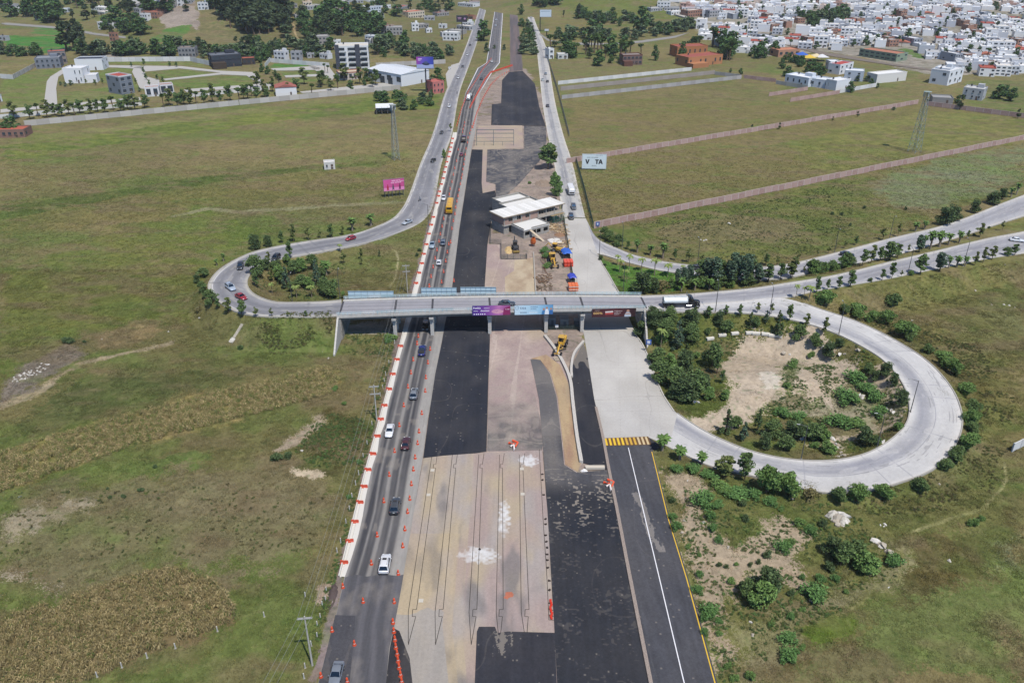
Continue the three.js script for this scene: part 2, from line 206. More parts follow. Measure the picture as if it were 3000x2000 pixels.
// ---------------------------------------------------------------- what grows or lies on the ground: zones [sheet, colour, colour 2, warp in metres, cover, outline]
const ZONES = [
  // west of the highway
  ['O', '#858353', '#6e7340', 3, 1, [0, 408, 500, 345, 1180, 262, 1290, 255, 1290, 285, 800, 325, 400, 375, 0, 425]],
  ['O', '#5d6c33', '#737a3c', 3, 1, [0, 470, 0, 425, 400, 375, 800, 325, 1080, 285, 1290, 275, 1280, 318, 1100, 326, 800, 356, 400, 410]],
  ['O', '#6b6c3c', '#7a7245', 6, 0.8, [0, 620, 300, 580, 900, 505, 1180, 470, 1150, 560, 700, 610, 300, 660, 0, 690]],
  ['O', '#54632f', '#64683a', 2.5, 1, [0, 640, 0, 605, 320, 556, 640, 512, 900, 484, 1140, 470, 1140, 480, 900, 500, 640, 530, 320, 580]],
  ['O', '#627334', '#6e7138', 7, 0.8, [0, 800, 250, 700, 520, 610, 640, 600, 760, 690, 640, 760, 590, 840, 560, 960, 420, 930, 200, 1030, 0, 1090]],
  ['L', '#8e8b68', '#7f7f58', 0.8, 0.9, [0, 232, 300, 165, 600, 190, 1300, 140, 2010, 112, 2010, 132, 1300, 165, 640, 222, 330, 190, 0, 250]],
  ['L', '#a59d78', '#8b8558', 0.3, 0.8, [1900, 525, 1945, 545, 1970, 600, 1945, 770, 1900, 860, 1885, 855, 1930, 765, 1955, 610, 1930, 555]],
  ['W', '#857c6f', '#786f5f', 2.5, 1, [0, 520, 170, 400, 480, 262, 610, 285, 560, 370, 440, 420, 200, 580, 0, 690]],
  ['W', '#a89a80', '#8d8160', 1.2, 0.85, [0, 720, 0, 660, 250, 560, 540, 385, 700, 325, 900, 290, 1150, 240, 1150, 265, 900, 310, 760, 340, 560, 400, 280, 590, 60, 690]],
  ['W', '#7d7350', '#94815b', 2, 0.8, [560, 200, 900, 100, 1080, 80, 1100, 190, 900, 260, 650, 260]],
  ['W', '#556034', '#6a6a40', 4, 0.9, [60, 900, 300, 600, 750, 440, 1700, 400, 1620, 480, 900, 740, 400, 850]],
  ['W', '#9a8b5a', '#857d48', 2, 1, [0, 1000, 400, 870, 900, 740, 1500, 580, 2000, 480, 2250, 400, 2330, 500, 2280, 600, 1800, 720, 1000, 930, 400, 1130, 0, 1280]],
  ['W', '#63753c', '#6e7842', 3, 0.9, [800, 1060, 1500, 955, 1400, 1110, 850, 1190]],
  ['W', '#7e7554', '#6a6b43', 5, 0.9, [0, 1411, 0, 1290, 700, 1250, 1500, 1100, 1800, 1000, 2352, 1180, 2352, 1411]],
  ['C', '#a1937c', '#7e7454', 1.6, 1, [0, 800, 150, 690, 290, 590, 400, 560, 290, 680, 160, 790, 40, 830]],
  ['C', '#575531', '#6b6038', 3, 0.95, [160, 840, 300, 640, 420, 560, 640, 540, 720, 640, 660, 870, 560, 1010, 420, 1000, 300, 960]],
  ['C', '#b9aa8f', '#a3967a', 1.5, 1, [140, 980, 240, 955, 420, 985, 410, 1030, 330, 1045, 180, 1025]],
  ['X', '#7f7758', '#71704a', 6, 0.9, [0, 60, 1000, 40, 2000, 0, 2260, 120, 2250, 500, 1800, 640, 1280, 600, 700, 700, 0, 820]],
  ['X', '#a99e88', '#8d8468', 4, 0.9, [30, 210, 250, 150, 470, 190, 430, 320, 300, 310, 150, 420, 60, 330]],
  ['X', '#a99e88', '#8d8468', 3, 0.85, [0, 640, 190, 690, 340, 740, 60, 785, 0, 760]],
  ['X', '#616d38', '#6c7442', 5, 0.95, [0, 960, 0, 800, 700, 690, 1300, 600, 1640, 640, 1960, 560, 2240, 480, 2260, 700, 2190, 900, 2080, 1411, 470, 1411, 1000, 1220, 1640, 990, 1600, 800, 1450, 700, 1280, 630, 1100, 610, 700, 720]],
  ['X', '#7a6c4a', '#6d6143', 1.5, 1, [0, 990, 700, 745, 1100, 625, 1280, 645, 1500, 745, 1620, 900, 1610, 985, 1330, 1100, 1000, 1215, 700, 1350, 540, 1411, 0, 1411]],
  ['X', '#a3927c', '#8f7c6c', 0.8, 1, [2170, 760, 2250, 720, 2290, 730, 2270, 800, 2230, 860, 2150, 850]],
  // verge beside the west carriageway
  ['O', '#8a7d78', '#7c7068', 0.5, 1, [905, 2000, 935, 1900, 962, 1790, 985, 1690, 1030, 1520, 1062, 1385, 1100, 1230, 1130, 1130, 1158, 1000, 1195, 858, 1222, 780, 1250, 669, 1284, 541, 1312, 439, 1330, 390, 1340, 390, 1322, 440, 1296, 541, 1266, 669, 1236, 780, 1215, 858, 1178, 1000, 1118, 1230, 1075, 1385, 1052, 1500, 1000, 1690, 990, 1802, 935, 2000]],
  // under and beside the bridge
  ['L', '#8b8374', '#a19a8a', 2, 0.9, [1500, 1180, 2060, 1090, 1990, 1220, 1930, 1260, 1500, 1270]],
  ['O', '#8a7f6b', '#96836d', 2, 1, [1467, 700, 1500, 560, 1600, 500, 1632, 560, 1655, 660, 1690, 860, 1480, 860, 1470, 780]],
  // works yard ground along the corridor
  ['O', '#8c8076', '#9a8b7c', 2, 1, [1330, 440, 1400, 250, 1470, 200, 1540, 200, 1590, 280, 1625, 480, 1640, 560, 1690, 880, 1720, 1000, 1790, 1400, 1920, 2010, 1100, 2010, 1190, 1500, 1260, 1000, 1310, 640]],
  // east of the highway
  ['O', '#7a7048', '#6f6c3f', 6, 0.9, [1660, 440, 2290, 370, 2640, 320, 2640, 300, 2240, 370, 1790, 460, 1700, 640, 1760, 660, 2980, 420, 3000, 400, 3000, 330, 2710, 300, 1670, 290]],
  ['O', '#6a7138', '#7c7a45', 5, 0.85, [2300, 420, 2500, 360, 2800, 320, 3000, 350, 3000, 415, 2600, 480, 2400, 520, 2350, 470]],
  ['O', '#7d8064', '#6c7b4a', 7, 0.85, [2560, 540, 2760, 460, 3000, 425, 3000, 540, 2760, 610, 2600, 600]],
  ['O', '#5d6c33', '#70703f', 6, 0.85, [1760, 680, 1980, 620, 2300, 560, 2560, 510, 2560, 600, 2740, 640, 2420, 740, 2200, 770, 1980, 765, 1830, 730]],
  ['O', '#7c7153', '#6e6b41', 4, 0.8, [1930, 660, 2120, 620, 2330, 640, 2360, 690, 2100, 720, 1950, 700]],
  ['O', '#4f7a30', '#5e8038', 0.6, 1, [1752, 748, 1790, 770, 1870, 785, 1975, 803, 2060, 818, 2000, 850, 1850, 866, 1814, 858, 1784, 806]],
  ['O', '#65692f', '#74703f', 3, 0.9, [1850, 866, 2000, 850, 2210, 828, 2420, 796, 2600, 760, 3000, 645, 3000, 675, 2600, 766, 2420, 808, 2210, 840, 2006, 862, 1850, 872]],
  ['O', '#626b34', '#777243', 7, 0.85, [2300, 880, 2520, 838, 2750, 795, 3000, 750, 3000, 1300, 2840, 1300, 2830, 1180, 2780, 1080, 2640, 990, 2460, 915]],
  ['O', '#84835a', '#6f7040', 5, 0.7, [2760, 900, 3000, 850, 3000, 1010, 2900, 1060, 2800, 1000]],
  ['RR', '#58592f', '#6a6438', 4, 0.85, [1480, 160, 1750, 260, 2000, 420, 2160, 600, 2170, 760, 2060, 640, 1960, 520, 1800, 380, 1600, 240]],
  ['RR', '#5f6b33', '#6d6a3c', 3, 1, [130, 110, 700, 130, 1100, 180, 1400, 310, 1600, 450, 1700, 650, 1660, 800, 1500, 930, 1250, 985, 950, 970, 600, 860, 300, 650, 180, 350]],
  ['RR', '#b5a791', '#a6977f', 2.6, 1, [600, 480, 640, 400, 760, 320, 950, 303, 1120, 330, 1270, 430, 1420, 470, 1340, 540, 1560, 520, 1640, 640, 1630, 760, 1400, 820, 1260, 960, 1180, 860, 1220, 700, 1130, 730, 960, 690, 800, 760, 600, 790, 480, 800, 380, 730, 640, 660, 650, 580]],
  ['RR', '#566b33', '#64743a', 3.4, 0.6, [930, 560, 960, 480, 1010, 400, 1060, 470, 1010, 520, 1000, 640, 1240, 690, 1260, 590, 1340, 560, 1480, 600, 1600, 700, 1400, 760, 1300, 840, 1220, 860, 1000, 740, 920, 700]],
  ['RR', '#c5bca9', '#b5ab97', 1.2, 1, [815, 510, 900, 500, 935, 545, 910, 600, 830, 600]],
  // slope and dump below the loop
  ['E', '#5c6a33', '#6f6f40', 4, 0.95, [240, 20, 520, 30, 900, 160, 1300, 210, 1900, 90, 2300, 40, 2352, 300, 1900, 420, 1640, 640, 1460, 830, 1100, 1040, 880, 1230, 840, 1274, 560, 1274, 420, 560]],
  ['E', '#ab9c83', '#9c8d74', 2.6, 1, [270, 70, 450, 95, 560, 150, 450, 230, 560, 420, 640, 500, 800, 370, 960, 320, 1000, 400, 1130, 430, 1110, 560, 1060, 730, 940, 640, 720, 640, 640, 800, 560, 930, 620, 1080, 600, 1274, 580, 1274, 500, 880, 420, 540, 340, 300]],
  ['E', '#a3967a', '#85825a', 4, 0.85, [620, 900, 900, 820, 1250, 780, 1480, 690, 1560, 560, 1420, 470, 1640, 560, 1620, 680, 1400, 820, 1080, 960, 1040, 1150, 860, 1230, 650, 1200]],
  ['E', '#67592f', '#5d5a36', 3, 0.9, [860, 1274, 1080, 1110, 1450, 960, 1600, 850, 1640, 700, 1700, 480, 2000, 420, 2352, 300, 2352, 460, 2050, 620, 1700, 800, 1480, 960, 1200, 1120, 980, 1274]],
  ['E', '#6b7c2e', '#5f7030', 1.5, 1, [1105, 985, 1190, 900, 1350, 905, 1390, 980, 1180, 1055]],
  ['E', '#61703a', '#6e7844', 4, 0.95, [975, 1274, 1200, 1125, 1480, 965, 1720, 800, 2060, 615, 2352, 450, 2352, 1274]],
  ['E', '#767a55', '#8a8a68', 4, 0.8, [2080, 620, 2352, 460, 2352, 560, 2200, 600]],
  ['E', '#a19a70', '#8b8a58', 0.4, 0.9, [1690, 420, 1740, 385, 2000, 295, 2120, 245, 2220, 150, 2245, 80, 2240, 0, 2254, 0, 2258, 90, 2232, 160, 2135, 260, 2010, 312, 1750, 405]],
  ['E', '#a19a70', '#84834f', 0.5, 0.8, [1270, 890, 1400, 820, 1490, 705, 1625, 665, 1640, 450, 1655, 450, 1645, 672, 1508, 718, 1420, 828, 1290, 900]],
  ['E', '#8e8663', '#77703f', 0.5, 0.8, [970, 1260, 1200, 1110, 1480, 950, 1490, 958, 1210, 1122, 985, 1268]],
  // far west
  ['T1', '#6a7a3a', '#75784a', 2, 1, [0, 690, 420, 690, 380, 910, 0, 950]],
  ['T1', '#67793b', '#75784a', 2, 1, [500, 800, 980, 740, 1190, 840, 500, 890]],
  ['T1', '#67793b', '#707a45', 2, 1, [310, 600, 560, 580, 400, 690, 0, 690]],
  ['T1', '#67793b', '#717a45', 2, 1, [720, 600, 1150, 575, 1140, 640, 1190, 760, 850, 700]],
  ['T1', '#67793b', '#757a45', 2, 1, [900, 530, 1800, 520, 1760, 575, 1500, 560, 900, 560]],
  ['T1', '#64783a', '#717a45', 2, 1, [1260, 620, 1700, 590, 1930, 635, 1420, 670]],
  ['T1', '#64783a', '#717a45', 2, 1, [1440, 695, 2140, 650, 2230, 720, 1560, 770]],
  ['T2', '#64783a', '#717a45', 2, 1, [300, 605, 600, 590, 690, 635, 390, 650]], ['T2', '#64783a', '#717a45', 2, 1, [400, 665, 720, 655, 790, 685, 420, 710]],
  ['T2', '#3f7a2c', '#4f7d34', 2, 1, [240, 580, 300, 545, 620, 560, 420, 580]],
  ['T1', '#3f7a30', '#4a7d36', 3, 1, [20, 390, 100, 310, 560, 320, 600, 440, 380, 455, 330, 400]],
  ['T1', '#457d33', '#55783a', 3, 1, [240, 300, 360, 235, 540, 260, 540, 310]], ['T1', '#4f7a35', '#5b743a', 3, 1, [1300, 330, 1440, 285, 1640, 280, 1660, 300, 1500, 350, 1400, 370]],
  ['T1', '#7d7650', '#65703d', 8, 0.9, [0, 0, 1800, 0, 1500, 180, 900, 220, 300, 190, 0, 190]],
  ['T1', '#6b6a45', '#7b7250', 6, 0.9, [1700, 330, 1750, 100, 2352, 0, 2352, 420, 1900, 420]], ['T2', '#716a48', '#656a3c', 6, 0.9, [0, 0, 1900, 0, 1850, 420, 1400, 470, 300, 420, 0, 400]],
  ['T1', '#9a8f82', '#83786c', 2, 1, [1380, 240, 1540, 190, 1640, 170, 1720, 210, 1725, 300, 1640, 280, 1420, 285]],
  ['T1', '#8f8a80', '#a39c8c', 1.5, 1, [850, 470, 1010, 470, 1000, 490, 850, 490]],
  ['T2', '#a79470', '#8f8258', 1, 0.8, [425, 180, 440, 180, 520, 350, 505, 362]],
  // far east
  ['T3', '#7b754f', '#6d7040', 4, 1, [640, 520, 1500, 520, 1850, 590, 690, 700]], ['T3', '#75703f', '#7d7648', 4, 1, [560, 160, 940, 190, 930, 300, 620, 300]],
  ['T3', '#6d713c', '#616d36', 7, 1, [680, 0, 1350, 0, 1470, 80, 1850, 190, 1500, 170, 900, 170, 700, 90]], ['T3', '#7b7650', '#6a6f40', 3, 0.9, [690, 800, 690, 720, 1850, 600, 2300, 640, 2270, 660, 730, 850]],
  ['T4', '#8c877c', '#9b9488', 5, 0.85, [0, 500, 0, 0, 2352, 0, 2352, 640, 1500, 640, 1100, 520, 600, 440]], ['T4', '#6b733d', '#77764a', 3, 0.95, [900, 560, 1100, 540, 1500, 630, 1450, 680, 1080, 740, 1060, 680, 1320, 640, 1150, 600]],
  ['T4', '#55753a', '#607a40', 2, 1, [1270, 425, 1360, 420, 1540, 495, 1440, 500]], ['T4', '#5d6b38', '#75754a', 4, 0.9, [1820, 690, 2352, 690, 2352, 980, 2000, 900, 1840, 760]], ['T4', '#557038', '#667a40', 2, 1, [1990, 150, 2080, 140, 2300, 190, 2200, 200]],
  ['T3', '#8e897c', '#a09a8c', 4, 0.8, [1480, 80, 1560, 0, 2352, 0, 2352, 400, 1950, 330, 1870, 240, 1950, 190]],
].map(([sheet, c1, c2, warp, cover, flat]) => {
  const p = PL(sheet, flat), b = [1e9, -1e9, 1e9, -1e9];
  for (const [x, z] of p) { b[0] = Math.min(b[0], x); b[1] = Math.max(b[1], x); b[2] = Math.min(b[2], z); b[3] = Math.max(b[3], z); }
  return { p, b, c1: hx(c1), c2: hx(c2), warp, cover };
});
const inside = (p, x, z) => { let c = false; for (let i = 0, j = p.length - 1; i < p.length; j = i++) { const a = p[i], b = p[j]; if ((a[1] > z) !== (b[1] > z) && x < (b[0] - a[0]) * (z - a[1]) / (b[1] - a[1]) + a[0]) c = !c; } return c; };
const OLIVE = hx('#6d6c41'), DRY = hx('#81774f'), LUSH = hx('#5f6f36'), TAN = hx('#938765'), BROWN = hx('#7a6c50'), FRESH = hx('#65763a');
function groundColour(x, z, o, fine = true) {
  const n1 = fbm(x / 47 + 3, z / 47, 3), n2 = noise(x / 13 + 40, z / 9), n3 = noise(x / 3.1, z / 2.4), st = noise((x + z * 0.22) / 16, (z - x * 0.22) / 2.3);
  const d = clamp(0.5 + n1 * 1.1 + st * 0.22 + n2 * 0.18, 0, 1), l = clamp(noise(x / 31 + 9, z / 21 + 70) * 1.6 - 0.35 + n3 * 0.25, 0, 1);
  for (let k = 0; k < 3; k++) o[k] = lerp(lerp(OLIVE[k], DRY[k], d), LUSH[k], l * 0.8);
  const wx = noise(x / 7 + 5, z / 7) + 0.5 * noise(x / 1.9, z / 1.9 + 9) + 0.4 * white(x * 4.1, z * 4.1), wz = noise(x / 7 + 55, z / 7 + 31) + 0.5 * noise(x / 1.9 + 77, z / 1.9) + 0.4 * white(x * 4.1 + 91, z * 4.1 + 13);
  for (const q of ZONES) {
    const a = x + wx * q.warp, b = z + wz * q.warp;
    if (a < q.b[0] || a > q.b[1] || b < q.b[2] || b > q.b[3] || !inside(q.p, a, b)) continue;
    const t = clamp(0.5 + n2 * 0.35 + n3 * 0.3 + st * 0.25 + n1 * 0.7, 0, 1), c = clamp(q.cover + n3 * 0.3 * (1 - q.cover) * 3, 0, 1);
    for (let k = 0; k < 3; k++) o[k] = lerp(o[k], lerp(q.c1[k], q.c2[k], t), c);
  }
  const lum = (o[0] + o[1] + o[2]) / 3;
  if (lum < 0.16) {   // seed heads and dead stems come in drifts
    const b = clamp((noise((x + z * 0.3) / 13 + 300, (z - x * 0.2) / 5) + 0.6 * noise(x / 4.4 + 90, z / 2.1)) * 0.75 + 0.02, 0, 0.62), g = clamp((noise((x + z * 0.25) / 19 + 80, z / 7 + 210) + 0.5 * noise(x / 3.2 + 9, z / 2.6)) * 0.9 - 0.38, 0, 0.5);
    for (let k = 0; k < 3; k++) o[k] = lerp(lerp(o[k], BROWN[k], b), FRESH[k], g) * 0.95;
  }
  if (fine) {
    const f = 1 + 0.16 * noise(x / 0.55, z / 0.55) + 0.16 * n3 + 0.13 * white(x * 9, z * 9), w = noise(x / 1.1 + 200, z / 0.9);
    for (let k = 0; k < 3; k++) o[k] *= f;
    o[2] *= 1.03;
    if (w > 0.45) { const s = (w - 0.45) * 0.9; for (let k = 0; k < 3; k++) o[k] = lerp(o[k], TAN[k], s * 0.5); }
    if (w < -0.5) { const s = (-w - 0.5) * 1.1; o[0] *= 1 - s * 0.8; o[1] *= 1 - s * 0.55; o[2] *= 1 - s * 0.8; }
  }
}

// ---------------------------------------------------------------- the ground, in sheets that share their grid lines
const steps = (list) => { const r = []; for (const [a, b, s] of list) { const n = Math.max(1, Math.round((b - a) / s)); for (let i = 0; i < n; i++) r.push(a + (b - a) * i / n); } r.push(list[list.length - 1][1]); return r; };
const GX = steps([[-1100, -360, 37], [-360, -170, 6], [-170, abutL, 1.3], [abutL, abutL + 0.1, 0.1], [abutL + 0.1, 0, 1.5], [0, abutR - 0.1, 1.5], [abutR - 0.1, abutR, 0.1], [abutR, 170, 1.3], [170, 360, 6], [360, 1100, 37]]);
const GF = steps([[40, 70, 5], [70, 225, 1.3], [225, 400, 2.2], [400, 620, 5.5], [620, 1500, 12]]);
const HGT = new Float32Array(GX.length * GF.length);
for (let j = 0; j < GF.length; j++) for (let i = 0; i < GX.length; i++) HGT[j * GX.length + i] = terrain(GX[i], -GF[j]);
function groundSheet(x0, x1, f0, f1, res) {
  const w = clamp(Math.round((x1 - x0) / res), 8, 2048), h = clamp(Math.round((f1 - f0) / res), 8, 2048);
  const map = texture(w, h, (i, j, o) => groundColour(x0 + (i + 0.5) / w * (x1 - x0), -(f0 + (j + 0.5) / h * (f1 - f0)), o));
  const I = GX.map((x, i) => i).filter((i) => GX[i] >= x0 - 1e-4 && GX[i] <= x1 + 1e-4), J = GF.map((x, i) => i).filter((i) => GF[i] >= f0 - 1e-4 && GF[i] <= f1 + 1e-4);
  const pos = [], uv = [], idx = [];
  for (const j of J) for (const i of I) { pos.push(GX[i], HGT[j * GX.length + i], -GF[j]); uv.push((GX[i] - x0) / (x1 - x0), (GF[j] - f0) / (f1 - f0)); }
  const n = I.length;
  for (let j = 0; j + 1 < J.length; j++) for (let i = 0; i + 1 < n; i++) { const a = j * n + i; idx.push(a, a + 1, a + n + 1, a, a + n + 1, a + n); }
  const m = mesh('ground', raw(pos, uv, idx), new THREE.MeshPhysicalMaterial({ map, specularIntensity: 0.2, roughness: 1 }));
  tag(m, x1 <= 0 ? 'grassy open land west of the highway' : x0 >= 0 ? 'grassy open land east of the highway' : 'open land under the highway corridor', 'ground', 'open land beside the highway', SET);
}
for (const [w, f0, f1, res, rim] of [[170, 40, 225, 0.1, 1.2], [360, 225, 400, 0.19, 2], [360, 400, 620, 0.3, 2]]) {
  const wq = GX.reduce((b, x) => (Math.abs(x - w) < Math.abs(b - w) ? x : b), 0), wm = GX.reduce((b, x) => (Math.abs(x + w) < Math.abs(b + w) ? x : b), 0);
  groundSheet(wm, 0, f0, f1, res); groundSheet(0, wq, f0, f1, res); groundSheet(-1100, wm, f0, f1, rim); groundSheet(wq, 1100, f0, f1, rim);
}
groundSheet(-1100, 0, 620, 1500, 0.6); groundSheet(0, 1100, 620, 1500, 0.6);
{ const far = raw([-9000, -3, 9000, 9000, -3, 9000, 9000, -3, -9000, -9000, -3, -9000], null, [0, 1, 2, 0, 2, 3]); tag(mesh('terrain', far, mat('#6d6c48', 1)), 'distant plain that runs on to the horizon', 'terrain', null, SET); }
// ---------------------------------------------------------------- roads
const tone = (o, c, f = 1) => { o[0] = c[0] * f; o[1] = c[1] * f; o[2] = c[2] * f; };
const mixTo = (o, c, t) => { o[0] += (c[0] - o[0]) * t; o[1] += (c[1] - o[1]) * t; o[2] += (c[2] - o[2]) * t; };
const CONC = hx('#bfbdb6'), CONC2 = hx('#a9a7a1'), TRACK = hx('#85858a'), ASPH = hx('#3a3c43'), ASPH2 = hx('#505156'), DUST = hx('#a2998c'), GREY = hx('#98958f'), PINK = hx('#a08e88'), BEIGE = hx('#ad9f87'), DIRT = hx('#9a8874'), DARK = hx('#47474a'), MIDG = hx('#747170'), SEAM = hx('#8d8983'), LINE = hx('#ffffff'), SAND = hx('#b09a78');
function ribbon(name, r, label, paint, kerb, width = 160) {
  const st = r.st, len = [0]; for (let i = 1; i < st.length; i++) len.push(len[i - 1] + Math.hypot(st[i].x - st[i - 1].x, st[i].z - st[i - 1].z));
  const total = len[len.length - 1], h = clamp(Math.round(total / 0.22), 64, 2048);
  const hwAt = (t) => { let i = 1; while (i < st.length - 1 && len[i] < t) i++; return st[i].hw; };
  let row = -1, hw = 0;
  const map = texture(width, h, (i, j, o) => { const t = (j + 0.5) / h * total; if (j !== row) { row = j; hw = hwAt(t); } const s = (i + 0.5) / width; paint(s, s * 2 * hw, t, o, 2 * hw); });
  const pos = [], uv = [], idx = [];
  st.forEach((s, i) => { for (const [p, u, y] of [[s.a, 0, -0.6], [s.a, 0, 0.06], [s.b, 1, 0.06], [s.b, 1, -0.6]]) { pos.push(p.x, p.y + y, p.z); uv.push(u, len[i] / total); } });
  for (let i = 0; i + 1 < st.length; i++) for (let k = 0; k < 3; k++) { const a = i * 4 + k, b = a + 4; idx.push(a, a + 1, b + 1, a, b + 1, b); }
  const g = raw(pos, uv, idx).toNonIndexed(); g.computeVertexNormals();
  const m = tag(mesh(name, g, new THREE.MeshPhysicalMaterial({ map, specularIntensity: 0.2, roughness: 0.9 })), label, 'road', null, SET);
  for (const [side, from, to] of kerb || []) {
    const kp = [], ki = [], ku = [];
    for (let i = from; i <= Math.min(to, st.length - 1); i++) {
      const s = st[i], p = s[side], q = s[side === 'a' ? 'b' : 'a'], d = V(p.x - q.x, 0, p.z - q.z).normalize();
      for (const [o, y] of [[-0.02, 0.0], [-0.02, 0.2], [0.24, 0.2], [0.3, -0.4]]) { kp.push(p.x + d.x * o, p.y + y, p.z + d.z * o); ku.push(o, len[i]); }
    }
    for (let i = 0; i + 1 < kp.length / 12; i++) for (let k = 0; k < 3; k++) { const a = i * 4 + k, b = a + 4; ki.push(a, b, b + 1, a, b + 1, a + 1); }
    const kg = raw(kp, ku, ki).toNonIndexed(); kg.computeVertexNormals(); mesh('kerb', kg, mat('#a8a59c', 0.9), m);
  }
  return m;
}
const slabNoise = (x, t, o) => { const f = 1 + 0.05 * noise(x / 0.5, t / 0.5) + 0.06 * noise(x / 2.2, t / 5) + 0.05 * white(x * 7, t * 5); o[0] *= f; o[1] *= f; o[2] *= f; };
const worn = (base, edge, dark, centres, spread) => (s, x, t, o, w) => {
  tone(o, base); mixTo(o, edge, smooth(0.34, 0.5, Math.abs(s - 0.5) + 0.05 * noise(s * 6, t / 9)));
  let k = 0; for (const c of centres) k = Math.max(k, 1 - smooth(0, spread, Math.abs(s - c + 0.02 * noise(t / 30, c * 9))));
  mixTo(o, dark, k * (0.72 + 0.25 * noise(t / 14, s * 5)));
  const pc = white(Math.floor(t / 5) * 3.7, s > 0.5 ? 3 : 8) * 0.035; o[0] *= 1 + pc; o[1] *= 1 + pc; o[2] *= 1 + pc;
  if ((t % 5) < 0.1 || Math.abs(s - 0.5) < 0.05 / w * 2) mixTo(o, dark, 0.6);
  if (noise(x / 0.35 + 12, t / 2.4) + 0.5 * noise(x / 2, t / 9) > 0.8) mixTo(o, hx('#6d6d70'), 0.35);
  if (noise(x / 0.9 + 50, t / 3) > 0.62) mixTo(o, edge, 0.3);
  slabNoise(x, t, o);
};
const leftPaint = worn(hx('#8f8f92'), hx('#b5b2a9'), hx('#747579'), [0.3, 0.62], 0.22);
ribbon('service_road', leftRoad, 'grey service road that curls into the western loop up to the bridge', (s, x, t, o, w) => { leftPaint(s, x, t, o, w); if (t < 560 && t > 330 && Math.abs(s - 0.5) < 0.02 && (t % 12) < 5) mixTo(o, LINE, 0.5); if (Math.abs(s - 0.1) < 0.012 && noise(t / 5, 3) > -0.4) mixTo(o, LINE, 0.35); }, [['a', 62, 150], ['b', 62, 150]]);
ribbon('loop_road', loopRoad, 'pale concrete loop road that circles the dirt island', worn(hx('#bdbcb9'), hx('#c8c6c1'), hx('#8f9096'), [0.66, 0.76], 0.2), [['a', 24, 130], ['b', 0, 130]], 200);
ribbon('service_road', eastRoad, 'pale concrete service road on the east side of the works', worn(hx('#b1b0ac'), hx('#c4bfb4'), hx('#8a8b8f'), [0.36, 0.5], 0.16), null);
ribbon('side_road', upperRoad, 'grey side road that leaves the service road, above the planted median', worn(hx('#a9a9ab'), hx('#c1beb6'), hx('#8c8c91'), [0.35, 0.6], 0.22), [['a', 2, 70], ['b', 2, 70]]);
ribbon('side_road', lowerRoad, 'grey side road that comes off the bridge, below the planted median', worn(hx('#a3a3a5'), hx('#c1beb6'), hx('#86868b'), [0.32, 0.6], 0.22), [['a', 0, 70], ['b', 26, 70]]);

// flat pavements: outline, thickness, and a painter that knows metres
const overlapList = [];
function slab(name, label, pts, top, paint, res = 0.1, category = 'pavement', rough = 0.92) {
  const b = [1e9, -1e9, 1e9, -1e9]; for (const [x, z] of pts) { b[0] = Math.min(b[0], x); b[1] = Math.max(b[1], x); b[2] = Math.min(b[2], z); b[3] = Math.max(b[3], z); }
  const w = clamp(Math.round((b[1] - b[0]) / res), 16, 2048), h = clamp(Math.round((b[3] - b[2]) / res), 16, 2048);
  const map = texture(w, h, (i, j, o) => paint(b[0] + (i + 0.5) / w * (b[1] - b[0]), b[2] + (j + 0.5) / h * (b[3] - b[2]), o));
  const g = prismXZ(pts, -0.25, top), uv = g.attributes.uv;
  for (let i = 0; i < uv.count; i++) uv.setXY(i, (uv.getX(i) - b[0]) / (b[1] - b[0]), (uv.getY(i) - b[2]) / (b[3] - b[2]));
  return tag(mesh(name, g, new THREE.MeshPhysicalMaterial({ map, specularIntensity: 0.2, roughness: rough })), label, category, null, SET);
}
const along = (list) => { const l = list.slice().sort((a, b) => a[1] - b[1]); return (z) => { if (z <= l[0][1]) return l[0][0]; for (let i = 1; i < l.length; i++) if (z <= l[i][1]) return lerp(l[i - 1][0], l[i][0], (z - l[i - 1][1]) / (l[i][1] - l[i - 1][1])); return l[l.length - 1][0]; }; };
const grain = (x, z, o, k = 0.1) => { const f = 1 + k * (white(x * 11, z * 11) + 0.8 * noise(x / 0.3, z / 0.3)); o[0] *= f; o[1] *= f; o[2] *= f; };
